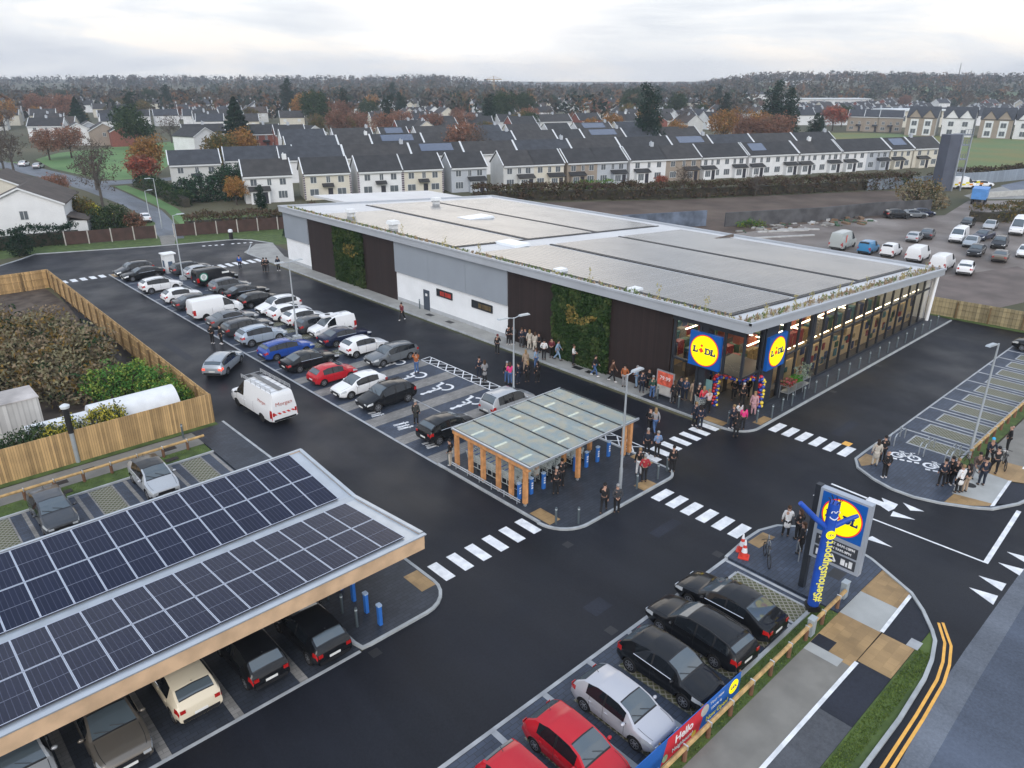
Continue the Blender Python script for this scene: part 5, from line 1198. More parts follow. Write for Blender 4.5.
# ---------------------------------------------------------------- trolley shelter
sh = thing('trolley_shelter', 'open timber framed trolley shelter with a glass roof', 'trolley shelter', (23.85, 24.75, .1)); sh.scale = (1, 1, .925)
SX, SY = 23.85, 24.75
OAK = mat('larch_timber', (.56, .27, .11), .6, var=.2, scale=2.5)
q = MB()
def post(x, y, h=2.45): 
    q = MB(); q.span(x - SX - .11, x - SX + .11, y - SY - .11, y - SY + .11, .18, h); q.span(x - SX - .06, x - SX + .06, y - SY - .06, y - SY + .06, 0, .18, 1); q.build('post', [OAK, ALU], sh)
for y in (24.85, 25.95, 27.0, 28.3, 29.4, 30.65): post(24.05, y)
for x in (24.02,): pass
for x in (28.2, 32.85, 32.3): post(x, 24.85)
for x in (26.7, 29.0, 31.3): post(x, 26.7)
for x in (28.2, 32.85): post(x, 30.6)
post(32.85, 27.7)
q = MB(); q.span(23.9 - SX, 24.1 - SX, 24.5 - SY, 30.85 - SY, 2.42, 2.69)
for x in (28.2, 32.85): q.span(x - SX - .1, x - SX + .1, 24.6 - SY, 30.8 - SY, 2.45, 2.58)
for y in (24.75, 26.7, 28.7, 30.65): q.span(24.0 - SX, 32.95 - SX, y - SY - .07, y - SY + .07, 2.585, 2.70)
q.build('roof_beam', [OAK], sh)
q = MB()
for k in range(7):
    x = 24.0 + 1.49 * k; q.span(x - SX - .035, x - SX + .035, 24.42 - SY, 30.85 - SY, 2.705, 2.79)
q.build('glazing_bar', [mat('dark_glazing_bar', (.05, .055, .06), .4, .4, var=0)], sh)
q = MB(); q.span(23.85 - SX, 33.0 - SX, 24.36 - SY, 24.42 - SY, 2.66, 2.8); q.span(23.85 - SX, 33.0 - SX, 30.85 - SY, 30.9 - SY, 2.66, 2.8); q.span(23.85 - SX, 23.96 - SX, 24.42 - SY, 30.85 - SY, 2.705, 2.79); q.build('edge_trim', [ALU], sh)
def roofglass():
    m = bpy.data.materials.new('wet_roof_glass'); m.use_nodes = True
    nt = m.node_tree; N = nt.nodes; L = nt.links
    for n in list(N): N.remove(n)
    o = N.new('ShaderNodeOutputMaterial'); mx = N.new('ShaderNodeMixShader'); pr = N.new('ShaderNodeBsdfPrincipled'); t = N.new('ShaderNodeBsdfTransparent'); t.inputs['Color'].default_value = (.8, .86, .86, 1)
    g = N.new('ShaderNodeNewGeometry'); n = N.new('ShaderNodeTexNoise'); n.inputs['Scale'].default_value = 1.6; n.inputs['Detail'].default_value = 5; L.new(g.outputs['Position'], n.inputs['Vector'])
    cr = N.new('ShaderNodeValToRGB'); cr.color_ramp.elements[0].position = .38; cr.color_ramp.elements[0].color = (.38, .48, .50, 1); cr.color_ramp.elements[1].position = .62; cr.color_ramp.elements[1].color = (.55, .54, .44, 1)
    L.new(n.outputs['Fac'], cr.inputs['Fac']); L.new(cr.outputs['Color'], pr.inputs['Base Color']); pr.inputs['Roughness'].default_value = .15; pr.inputs['Specular IOR Level'].default_value = .6
    mx.inputs[0].default_value = .45; L.new(t.outputs[0], mx.inputs[1]); L.new(pr.outputs[0], mx.inputs[2]); L.new(mx.outputs[0], o.inputs['Surface']); return m
RG = roofglass()
for k in range(6):
    q = MB(); q.span(24.04 + 1.49 * k - SX, 25.45 + 1.49 * k - SX, 24.43 - SY, 30.84 - SY, 2.73, 2.745); q.build('roof_glass', [RG], sh)
q = MB()
for y in (25.6, 27.6, 29.6):
    for k in range(6): 
        if (k + int(y)) % 2: q.span(24.3 + 1.49 * k - SX, 25.2 + 1.49 * k - SX, y - SY - .05, y - SY + .05, 2.60, 2.66)
q.build('light_batten', [mat('light_batten', (.8, .78, .7), .5, var=0, emit=(1, .9, .7), es=1.2)], sh)
# guard rail of the shelter
gr = thing('guard_rail', 'low twin tube steel guard rail along the aisle side of the trolley shelter', 'guard rail', (23.8, 25.0, .1))
q = MB()
for z in (.25, .38): q.tube([(0, 0, z), (0, 5.9, z)], .03, 6)
q.build('rail', [ALU], gr)
for k in range(6):
    q = MB(); q.tube([(.06, .3 + 1.05 * k, 0), (.06, .3 + 1.05 * k, .4)], .025, 6); q.build('rail_post', [ALU], gr)
# trolleys
def trolley_proto():
    t = thing('shopping_trolley', None, None); w = MB()
    WIRE = mat('trolley_wire', (.62, .67, .66), .4, .25, var=0)
    b = [(-.45, -.26, .98), (.42, -.2, .85), (.42, .2, .85), (-.45, .26, .98)]; c = [(-.36, -.2, .45), (.38, -.15, .52), (.38, .15, .52), (-.36, .2, .45)]
    def edge(p, q_, r_=.011): w.tube([p, q_], r_, 4, caps=False)
    for A in (b, c):
        for i in range(4): edge(A[i], A[(i + 1) % 4], .012)
    def mix(p, q_, t_): return tuple(p[i] + (q_[i] - p[i]) * t_ for i in range(3))
    for i in range(4):
        for k in range(7): edge(mix(b[i], b[(i + 1) % 4], k / 7), mix(c[i], c[(i + 1) % 4], k / 7))
        for k in (1, 2): edge(mix(b[i], c[i], k / 3), mix(b[(i + 1) % 4], c[(i + 1) % 4], k / 3))
    for k in range(1, 6): edge(mix(c[0], c[1], k / 6), mix(c[3], c[2], k / 6))
    w.build('basket', [WIRE], t)
    f = MB()
    for s in (-1, 1): f.tube([(-.55, s * .26, 1.02), (-.42, s * .24, .5), (-.4, s * .24, .16), (.4, s * .17, .14), (.36, s * .15, .5)], .016, 5)
    f.build('chassis', [WIRE], t)
    f = MB(); f.tube([(-.55, -.27, 1.02), (-.55, .27, 1.02)], .024, 6); f.build('handle', [mat('handle_blue', (.02, .1, .4), .4, var=0)], t)
    for x, y in ((-.38, -.24), (-.38, .24), (.38, -.16), (.38, .16)):
        f = MB(); f.lathe([(.06, -.015), (.06, .015)], 10, (x, y, .062), 'y'); f.build('castor', [TYRE], t)
    return t
tp = trolley_proto()
GT = 'shopping trolleys nested in the shelter'
for row, x in enumerate((24.9, 25.6, 26.3, 27.3, 28.0, 29.3, 30.0)):
    for k in range(9):
        dup(tp, (x, 26.6 + .42 * k, .1), R(-90), 'wire shopping trolley nested in the rows under the glass roof', 'shopping trolley', GT)
dup(tp, (41.9, 25.9, .1), R(60), 'lone shopping trolley beside the balloon arch at the entrance', 'shopping trolley')
kill(tp)
# ---------------------------------------------------------------- bollards
def bollard_proto():
    t = thing('bollard', None, None); q = MB(); q.lathe([(.06, 0), (.06, .93), (.05, .98), (.02, 1.0)], 12); q.build('post', [mat('bollard_steel', (.16, .20, .22), .35, .6, var=.05)], t, 40)
    q = MB(); q.lathe([(.063, .84), (.063, .9)], 12); q.build('reflective_band', [mat('band_pale', (.5, .55, .58), .4, var=0)], t, 40); return t
bp = bollard_proto()
for x, y, l in ((24.01, 22.51, 'on the tan tactile paving by the aisle crossing'), (24.9, 21.75, 'at the rounded near corner of the shelter island'), (29.9, 21.9, 'by the tactile paving, left of the red jacket'), (31.7, 21.8, 'behind the lone tactile square near the island corner'), (32.85, 22.0, 'at the right corner of the shelter island'), (24.3, 31.6, 'at the back left corner of the shelter'), (23.9, 31.3, 'beside the person in pale trousers at the shelter end')):
    dup(bp, (x, y, .1), 0, 'steel bollard ' + l, 'bollard', 'steel bollards round the shelter')
for x, y, l in ((41.08, 28.87, 'left of the entrance by the poster stand'), (40.95, 26.95, 'by the kerb in front of the poster stand'), (41.15, 23.1, 'at the corner kerb between two tactile slabs'), (42.8, 21.95, 'on the tactile slab right of the entrance'), (44.22, 21.65, 'in front of the blue column right of the entrance'), (45.81, 21.77, 'in front of the red flower shelf'), (47.19, 21.77, 'in front of the green plants'), (48.9, 21.75, 'in front of the silver shrubs'), (50.6, 21.75, 'just right of the plant display')):
    dup(bp, (x, y, .1), 0, 'steel bollard ' + l, 'bollard', 'steel bollards along the shop front')
for k in range(13): dup(bp, (52.4 + 1.85 * k, 21.75, .1), 0, 'slim steel bollard in the line along the long shop window', 'bollard', 'steel bollards along the long shop window')
for y, l in ((25.12, 'furthest'), (23.91, 'middle'), (22.73, 'nearest')): dup(bp, (12.25, y, .1), 0, l + ' of the three grey bollards beside the black car', 'bollard', 'grey bollards at the carport end')
dup(bp, (42.0, 58.9, .1), 0, 'steel bollard standing beside the grey door of the store', 'bollard')
dup(bp, (13.6, 45.6, .1), 0, 'steel bollard at the end of the path by the tall fence', 'bollard')
kill(bp)
BLUM = mat('bollard_blue', (.03, .15, .50), .4, var=0)
t = thing('charging_post', None, None); q = MB(); q.prism(rrect(-.11, .11, -.08, .08, .03, 3), 0, .95); q.prism(rrect(-.12, .12, -.1, .1, .03, 3), .95, 1.02, 1); q.build('post', [BLUM, mat('post_cap', (.35, .45, .6), .4, var=0)], t)
q = MB()
for z in (.35, .5, .65): q.span(-.06, .06, -.087, -.08, z, z + .09)
q.build('post_lettering', [WHITE], t)
for x, y, l in ((24.31, 25.6, 'behind the corner post'), (25.18, 25.55, 'next to the near corner post'), (26.1, 25.5, 'left of the two men in black suits'), (28.9, 25.7, 'beside the middle front post'), (29.74, 25.55, 'just right of the middle front post'), (30.73, 25.55, 'second from the right end'), (31.75, 25.55, 'furthest right')):
    dup(t, (x, y, .1), 0, 'blue post under the shelter edge, ' + l, 'blue post', 'blue posts under the trolley shelter')
for y, l in ((25.39, 'furthest, half hidden by the roof edge'), (24.3, 'second from the far end'), (23.26, 'third from the far end'), (22.21, 'nearest the kerb')):
    dup(t, (13.05, y, .1), R(90), 'blue post at the carport end, ' + l, 'blue post', 'blue posts at the carport end')
kill(t)
# ---------------------------------------------------------------- lamp columns
LAMPM = mat('lamp_steel', (.46, .50, .53), .4, .5, var=.05)
def lamp(x, y, h, arms, label, z=.02, group='lamp columns', lit=False, base=True):
    t = thing('street_lamp', label, 'street lamp', (x, y, z), 0, group); q = MB()
    q.lathe([(.10, 0), (.10, 1.3), (.075, 1.4), (.05, h)], 12); q.build('column', [LAMPM], t, 40)
    if base: q = MB(); q.span(-.3, .3, -.3, .3, 0, .45); q.build('base_block', [mat('lamp_base', (.4, .43, .45), .7, var=.1)], t)
    for a in arms:
        ca, sa = math.cos(R(a)), math.sin(R(a)); q = MB(); q.tube([(0, 0, h - .05), (ca * .45, sa * .45, h + .05)], .03, 6); q.build('arm', [LAMPM], t)
        q = MB(); q.box((ca * .85, sa * .85, h + .07), (.85, .28, .09), R(a), 0, .85); q.box((ca * .85, sa * .85, h + .022), (.6, .2, .012), R(a), 1); q.build('lamp_head', [LAMPM, mat('led_panel', (.7, .7, .65), .4, var=0)], t)
    return t
lamp(29.23, 22.55, 6.9, (0,), 'lamp column on the shelter island, single head to the right', .1, base=False)
lamp(33.0, 35.4, 6.4, (-10, 170), 'twin headed lamp column behind the silver people carrier')
lamp(28.4, 58.5, 7.0, (0, 180), 'lamp column in a grey block between the car rows')
lamp(29.1, 87.0, 7.3, (0,), 'lamp column by the white kiosk at the far end')
lamp(47.7, 10.5, 7.4, (170,), 'lamp column by the grass bays on the right', .1, base=False)
lamp(39.2, 128.0, 4.9, (10,), 'street lamp beside the white car on the side road', group=None, base=False)
lamp(38.6, 121.0, 7.5, (180,), 'tall street lamp rising behind the brown fence', group=None, base=False)
t = thing('black_post', 'pole with a black upper half and white cap in front of the tall timber fence', 'pole', (7.74, 46.6, .05))
q = MB(); q.lathe([(.13, 0), (.13, 2.0)], 12); q.build('lower_tube', [LAMPM], t, 40)
q = MB(); q.lathe([(.16, 2.0), (.16, 3.6)], 12); q.build('black_sleeve', [BLACK], t, 40)
q = MB(); q.lathe([(.25, 3.6), (.27, 3.75), (.1, 3.85)], 12); q.build('cap', [mat('post_cap_white', (.6, .64, .66), .4, var=0)], t, 40)
# ---------------------------------------------------------------- fences
FEN = plank_mat('larch_boards', (.42, .275, .125), 'XY', .13, .75, .35, .45, .12)
FPO = mat('fence_post_wood', (.17, .11, .05), .75, var=.2, scale=3)
def board_fence(label, pts, h, z=0, inner=1, cat='fence', m=None, name='timber_fence', pst=2.4):
    t = thing(name, label, cat, (pts[0][0], pts[0][1], z)); o = pts[0]
    for (x0, y0), (x1, y1) in zip(pts, pts[1:]):
        l = math.hypot(x1 - x0, y1 - y0); a = math.atan2(y1 - y0, x1 - x0); q = MB()
        q.box(((x0 + x1) / 2 - o[0], (y0 + y1) / 2 - o[1], h / 2 + .02), (l, .05, h), a); q.build('boards', [m or FEN], t)
        nx, ny = -math.sin(a) * inner, math.cos(a) * inner; n = max(1, int(l / pst)); q = MB()
        for zz in (.35, h * .55, h - .25): q.box(((x0 + x1) / 2 - o[0] + nx * .05, (y0 + y1) / 2 - o[1] + ny * .05, zz), (l, .05, .09), a)
        q.build('rail', [m or FEN], t)
        for k in range(n + 1):
            f = k / n; q = MB(); q.box((x0 + (x1 - x0) * f - o[0] + nx * .13, y0 + (y1 - y0) * f - o[1] + ny * .13, (h - .1) / 2), (.11, .11, h - .1), a); q.build('post', [FPO], t)
    return t
board_fence('tall larch board fence beside the concrete path by the carport', [(-14, 46.66), (16.05, 46.6)], 2.15)
board_fence('long larch board fence with posts running along the aisle', [(16.05, 46.68), (17.0, 93.2)], 2.05, inner=1)
board_fence('larch fence closing the far end of the soil plot', [(16.95, 93.3), (-14, 94.2)], 2.05, inner=1)
board_fence('weathered board fence at the end of the right hand aisle', [(78.4, 24.2), (79.4, 13.2)], 1.75, m=plank_mat('weathered_boards', (.28, .23, .13), 'Y', .3, .8, .5, .4, .1), inner=-1)
# low timber rails
LOG = mat('rail_timber', (.45, .29, .12), .7, var=.25, scale=3)
def rail(label, x0, y0, x1, y1, step, z=0.06, h=.62):
    t = thing('timber_rail', label, 'timber rail', (x0, y0, z)); l = math.hypot(x1 - x0, y1 - y0); a = math.atan2(y1 - y0, x1 - x0); ca, sa = math.cos(a), math.sin(a)
    q = MB(); q.tube([(0, 0, h), (l * ca, l * sa, h)], .085, 8); q.build('log_rail', [LOG], t, 40)
    k = .25
    while k < l:
        q = MB(); q.lathe([(.085, 0), (.085, h - .06)], 8, (k * ca, k * sa, 0)); q.build('post', [mat('rail_post', (.16, .08, .045), .8, var=.2)], t, 40)
        q = MB(); q.box((k * ca, k * sa, h), (.05, .19, .19), a); q.build('strap', [mat('strap_steel', (.7, .7, .7), .3, .7, var=0)], t); k += step
    return t
rail('low log rail on grass beside the far row of bays', -12, 43.86, 14.3, 43.86, 1.47)
rail('low log rail between the near cars and the footpath', 8.0, 9.47, 28.9, 9.6, 1.43)
rail('low log rail at the back of the grass bays', 47.6, 10.45, 78, 10.45, 1.45, .09)
# brown panel fence and stub walls at the far edge
PANB = mat('brown_fence_panel', (.055, .030, .024), .8, var=.2, scale=1.2)
CONP = mat('concrete_post', (.42, .40, .37), .8, var=.1)
def panel_fence(label, x0, y0, x1, y1, n, h=1.85):
    t = thing('panel_fence', label, 'fence', (x0, y0, 0)); 
    for k in range(n + 1):
        q = MB(); q.box(((x1 - x0) * k / n, (y1 - y0) * k / n, h / 2 + .05), (.14, .14, h + .1), math.atan2(y1 - y0, x1 - x0)); q.build('post', [CONP], t)
        if k < n: q = MB(); q.box(((x1 - x0) * (k + .5) / n, (y1 - y0) * (k + .5) / n, h / 2 + .05), (math.hypot(x1 - x0, y1 - y0) / n - .16, .05, h - .1), math.atan2(y1 - y0, x1 - x0)); q.build('panel', [PANB], t)
panel_fence('brown panel fence with concrete posts left of the footpath gap', 24.3, 117.0, 35.3, 113.7, 4)
panel_fence('brown panel fence with concrete posts right of the footpath gap', 37.6, 113.0, 62.5, 104.4, 9)
# walls and hoardings behind the store
DKW = mat('dark_blockwork', (.075, .075, .08), .85, var=.35, scale=.5)
def wall(label, pts, h, m, name='yard_wall', cat='wall', t_=.25):
    q = MB(); strip(q, [(x - pts[0][0], y - pts[0][1]) for x, y in pts], t_, 0, h); o = q.build(name, [m], None, None, (pts[0][0], pts[0][1], 0)); tag(o, label, cat); return o
wall('long dark block wall dividing the yard from the brown earth', [(104.5, 63.5), (120.6, 55.7), (133.6, 51.7), (143, 46.8)], 2.2, DKW)
wall('blue grey painted wall end near the store roof', [(86.5, 73.5), (103, 66)], 2.4, mat('blue_block', (.10, .125, .17), .8, var=.5, scale=.5))
HO = plank_mat('grey_hoarding_sheet', (.22, .26, .31), 'X', .9, .6, .7, .15, .06)
wall('pale grey metal hoarding left of the drill tower', [(163, 66.5), (172.2, 63.0), (181, 59)], 2.3, HO, 'hoarding', 'hoarding')
wall('long grey metal hoarding behind the ambulances', [(183.5, 57.8), (194.2, 53.6), (208.5, 50.0), (236, 43)], 2.5, HO, 'hoarding', 'hoarding')
wall('low pale wall with railings behind the blue truck', [(166, 47.6), (172, 45.2), (188, 38.5), (200, 33.5)], 1.1, mat('pale_wall', (.42, .42, .40), .8, var=.1), 'yard_wall', 'wall')
q = MB(); rnd = random.Random(3)
for _ in range(240):
    x, y = rnd.uniform(96, 128), rnd.uniform(46, 60); 
    if y < 57 - (x - 104) * .42 or y > 63.5 - (x - 104.5) * .45: continue
    s = rnd.uniform(.15, .7); q.box((x, y, s * .25), (s * rnd.uniform(1, 3), s, s * .5), rnd.uniform(0, 3), rnd.randrange(5))
tag(q.build('rubble', [mat('rub%d' % i, c, .9, var=.2) for i, c in enumerate(((.3, .29, .27), (.12, .1, .09), (.45, .45, .44), (.2, .13, .08), (.05, .1, .06)))]), kind='stuff')
for i, (a, b) in enumerate((((99, 55.5), (108, 50.5)), ((104, 57.5), (111, 53)), ((108, 56.5), (113, 52.2)))):
    q = MB(); strip(q, [(0, 0), (b[0] - a[0], b[1] - a[1])], .5, 0, .18); tag(q.build('kerb_slab', [mat('slab_pale', (.42, .42, .41), .8, var=.15)], None, None, (a[0], a[1], .01)), ('pale concrete strip nearest the van line in the rubble', 'middle pale concrete strip in the rubble', 'short pale concrete strip by the dark wall')[i], 'concrete slab')
# tower
tw = thing('drill_tower', 'tall grey training tower with open steel landings', 'tower', (175.5, 55.5, 0), R(-25))
q = MB(); q.span(-2.6, .6, -1.2, 1.2, 0, 11.2); q.build('shaft', [mat('tower_cladding', (.075, .085, .115), .6, var=.1, scale=.5)], tw)
q = MB(); q.span(.3, .55, -1.45, -1.2, 0, 11.4); q.span(2.6, 2.85, -1.45, -1.2, 0, 10.8); q.span(2.6, 2.85, 1.2, 1.45, 0, 10.8); q.build('steel_leg', [mat('tower_steel', (.35, .38, .42), .5, .4, var=0)], tw)
for z in (3.4, 6.2, 9.0, 11.0):
    q = MB(); q.span(.6, 2.9, -1.4, 1.4, z, z + .25)
    for x in (.7, 1.4, 2.1, 2.8): q.span(x - .04, x + .04, -1.4, -1.32, z + .25, z + 1.2)
    q.span(.6, 2.9, -1.4, -1.32, z + 1.15, z + 1.22); q.build('landing', [mat('tower_steel2', (.22, .25, .29), .5, .4, var=0)], tw)
# blue skip truck
tr = thing('skip_truck', 'pale blue tipper truck body parked by the low wall', 'truck', (160.5, 44.5, 0), R(12))
q = MB(); q.box((0, 0, 2.0), (4.6, 2.4, 1.9), 0, 0, 1.06); q.build('tipper_body', [mat('tipper_blue', (.10, .28, .62), .5, var=.1)], tr)
q = MB(); q.box((3.0, 0, 1.7), (1.6, 2.3, 1.9), 0, 0, .9); q.build('cab', [CARC['white']], tr)
q = MB(); q.span(-2.2, 3.6, -.5, .5, .6, 1.05); q.build('chassis', [BLACK], tr)
for x in (-1.3, 2.6):
    for s in (-1, 1): q = MB(); q.lathe([(.5, -.15), (.5, .15)], 16, (x, s * 1.0, .5), 'y'); q.build('wheel', [TYRE], tr)
# ---------------------------------------------------------------- pole sign, tube figure, cones, banner
py = thing('pole_sign', 'tall roadside pole sign with a round yellow logo and opening hours', 'sign', (28.62, 11.4, .1), R(-90))
q = MB(); q.span(-.12, .12, -.14, .14, 0, 5.3); q.build('pole', [FRAME], py)
q = MB(); q.span(.13, 2.3, -.16, .16, 1.8, 5.25); q.build('sign_case', [mat('case_grey', (.42, .46, .52), .4, .3, var=.03)], py)
e = link('logo_panel', None, py, (1.21, -.15, 4.2)); logo(e, 1.9)
q = MB(); q.span(.3, 2.12, -.18, -.162, 2.55, 3.05); q.span(.3, 2.12, -.18, -.162, 1.95, 2.45); q.build('notice_board', [mat('notice_dark', (.045, .05, .06), .4, var=0)], py)
text('opening_hours', 'MON-SAT 8AM-10PM', .17, WHITE, py, (1.21, -.184, 2.92), (R(90), 0, 0), .003, bold=.005); text('opening_hours', 'SUN 9AM-9PM', .17, WHITE, py, (1.35, -.184, 2.69), (R(90), 0, 0), .003, bold=.005)
q = MB(); 
for k in range(3):
    a0, a1 = R(90 + 120 * k), R(210 + 120 * k); A_, B_ = (1.1 + .2 * math.cos(a0), 2.17 + .2 * math.sin(a0)), (1.1 + .2 * math.cos(a1), 2.17 + .2 * math.sin(a1))
    q.tube([(A_[0], -.186, A_[1]), (B_[0], -.186, B_[1])], .035, 5)
q.span(1.5, 1.68, -.186, -.181, 2.04, 2.34); q.span(1.72, 1.8, -.186, -.181, 2.04, 2.24); q.span(1.85, 2.0, -.186, -.181, 2.04, 2.36); q.span(.4, .6, -.186, -.181, 2.04, 2.34); q.build('notice_icon', [WHITE], py)
TUBE = mat('tube_nylon', (.012, .075, .42), .45, var=.12, scale=2)
tm = thing('air_dancer', 'blue inflatable tube figure with raised arms and a smiling face', 'inflatable figure', (27.4, 10.3, .1), math.atan2(-FY, -FX) + R(90))
q = MB(); q.tube([(0, 0, .1), (.01, 0, 1.2), (.02, 0, 2.4), (.05, 0, 3.4), (.08, 0, 4.2), (.10, 0, 4.7), (.11, 0, 5.35)], [.235, .245, .24, .235, .23, .225, .23], 16); 
q.build('tube_body', [TUBE], tm, 50)
q = MB(); q.tube([(-.1, 0, 4.22), (-.55, -.05, 4.6), (-1.0, -.1, 5.05), (-1.35, -.1, 5.4)], [.13, .12, .11, .10], 10); q.build('arm', [TUBE], tm, 50)
q = MB(); q.tube([(.28, 0, 4.25), (.62, -.05, 4.5), (.95, -.1, 4.72), (1.12, -.1, 4.8)], [.13, .12, .10, .08], 10); q.build('arm', [TUBE], tm, 50)
q = MB()
for k in range(8):
    a = k * .785; q.tube([(.11 + .2 * math.cos(a), .2 * math.sin(a), 5.33), (.11 + .2 * math.cos(a), .2 * math.sin(a), 5.42), (.11 + .24 * math.cos(a + .3), .24 * math.sin(a), 5.5 + .04 * (k % 3))], .022, 4)
q.build('hair_tuft', [mat('tuft_black', (.012, .014, .03), .6, var=0)], tm)
FW = mat('face_white', (.75, .77, .8), .5, var=0)
for sx in (-.09, .11):
    q = MB(); q.tube([(.105 + sx + .075 * math.cos(R(a)), -.242 + abs(sx) * .25, 4.98 + .09 * math.sin(R(a))) for a in range(0, 181, 30)], .022, 5); q.build('eye', [FW], tm)
q = MB(); q.tube([(.105 + .17 * math.cos(R(a)), -.25 + .1 * abs(math.cos(R(a))), 4.8 + .12 * math.sin(R(a))) for a in range(190, 351, 20)], .028, 5); q.build('smile', [FW], tm)
q = MB(); q.lathe([(.2, -.265), (.2, -.235)], 20, (.075, 0, 3.95), 'y'); q.build('badge', [SYEL], tm)
text('badge_lettering', 'LIDL', .14, SBLU2, tm, (.075, -.268, 3.95), (R(90), 0, 0), .002, bold=.004)
text('lettering', '#SeriousSupport', .50, mat('letter_yellow', (.80, .74, .12), .5, var=0), tm, (.03, -.262, 2.15), (R(90), R(-89), 0), .004, xs=.90, bold=.012)
q = MB(); q.box((0, 0, .15), (.5, .5, .26)); q.build('blower', [BLACK], tm)
for x, y, l in ((28.6, 14.36, 'red and white traffic cone nearest the camera of the pair'), (29.0, 14.72, 'red and white traffic cone behind its twin by the crossing')):
    t = thing('traffic_cone', l, 'traffic cone', (x, y, .1), .4, 'traffic cones on the plaza corner')
    q = MB(); q.prism(rrect(-.25, .25, -.25, .25, .06, 3), 0, .05); q.lathe([(.19, .05), (.145, .3)], 14); q.lathe([(.10, .55), (.075, .7)], 14); q.build('cone_body', [mat('cone_red', (.65, .05, .03), .5, var=0)], t, 40)
    q = MB(); q.lathe([(.145, .3), (.10, .55)], 14); q.lathe([(.075, .7), (.035, .95)], 14); q.build('white_band', [FW], t, 40)
bn = thing('banner', 'long red and blue printed banner tied to the log rail', 'banner', (13.4, 9.9, .1), math.atan2(-.05, 7.2))
q = MB(); q.span(0, 7.3, -.012, .012, .06, 1.12); q.build('cloth', [mat('banner_blue', (.015, .12, .45), .5, var=.06)], bn)
q = MB(); q.add([(2.55, -.016, .07), (4.75, -.016, .07), (5.1, -.016, 1.11), (2.85, -.016, 1.11)], [(0, 1, 2, 3)]); q.build('red_field', [mat('banner_red', (.6, .03, .05), .5, var=.06)], bn)
text('headline', 'Hello', .48, WHITE, bn, (3.8, -.022, .72), (R(90), 0, 0), .002, bold=.012); text('headline', 'Neighbours!', .24, WHITE, bn, (3.75, -.022, .32), (R(90), 0, 0), .002, bold=.006)
text('message', 'Your new', .22, WHITE, bn, (5.75, -.022, .93), (R(90), 0, 0), .002); text('message', 'store is', .22, WHITE, bn, (5.75, -.022, .66), (R(90), 0, 0), .002); text('message', 'Now Open!', .29, mat('letter_yellow', (.75, .68, .1), .5, var=0), bn, (5.85, -.022, .32), (R(90), 0, 0), .002, bold=.008)
q = MB(); q.lathe([(.3, -.024), (.3, -.018)], 24, (6.85, 0, .72), 'y'); q.build('roundel', [SYEL], bn)
text('roundel_lettering', 'LIDL', .2, SBLU2, bn, (6.85, -.028, .72), (R(90), 0, 0), .002, bold=.006)
q = MB(); q.lathe([(.24, -.024), (.24, -.018)], 20, (5.0, 0, .85), 'y'); q.build('seal', [mat('seal_grey', (.45, .45, .42), .5, var=.1)], bn)
q = MB(); q.ball((2.75, -.03, .3), .16, 0, 8, 5, (1, .1, 1)); q.ball((4.4, -.03, .22), .14, 1, 8, 5, (1, .1, 1)); q.build('picture', [mat('pic_green', (.35, .5, .3), .5, var=0), mat('pic_yellow', (.6, .4, .05), .5, var=0)], bn)
for k in range(4): q = MB(); q.span(.02 + 2.42 * k, .08 + 2.42 * k, .014, .07, -.05, 1.15); q.build('banner_post', [FPO], bn)
for x, y, l in ((29.2, 9.75, 'small grey steel cabinet on the plaza edge'), (25.84, 9.6, 'small grey steel cabinet beside the log rail')):
    t = thing('service_cabinet', l, 'cabinet', (x, y, .08)); q = MB(); q.span(-.17, .17, -.12, .12, 0, .8); q.build('case', [mat('cabinet_grey', (.34, .39, .42), .5, .2, var=.05)], t); q = MB(); q.span(-.19, .19, -.14, .14, .8, .85); q.build('lid', [mat('cabinet_lid', (.4, .45, .48), .5, .2, var=0)], t)
for x, y, l in ((46.0, 14.55, 'upper'), (45.9, 12.75, 'middle'), (46.0, 11.3, 'lower')):
    t = thing('cycle_stand', l + ' steel cycle hoop beside the painted bicycle symbols', 'cycle stand', (x, y, .1), 0, 'cycle hoops by the grass bays')
    for dy in (0, -.28):
        q = MB(); q.tube([(0, dy, 0), (0, dy, .6), (.2, dy, .75), (1.5, dy, .75), (1.7, dy, .6), (1.7, dy, 0)], .035, 8); q.build('hoop', [mat('hoop_steel', (.5, .53, .55), .35, .7, var=0)], t, 40)
for x, y, l in ((29.6, 13.6, 'upper'), (30.2, 12.4, 'lower')):
    t = thing('cycle_stand', l + ' cycle hoop on the plaza beside the parked bicycle', 'cycle stand', (x, y, .1), R(35)); q = MB(); q.tube([(0, 0, 0), (0, 0, .7), (.7, 0, .7), (.7, 0, 0)], .03, 8); q.build('hoop', [mat('hoop_steel', (.5, .53, .55), .35, .7, var=0)], t, 40)
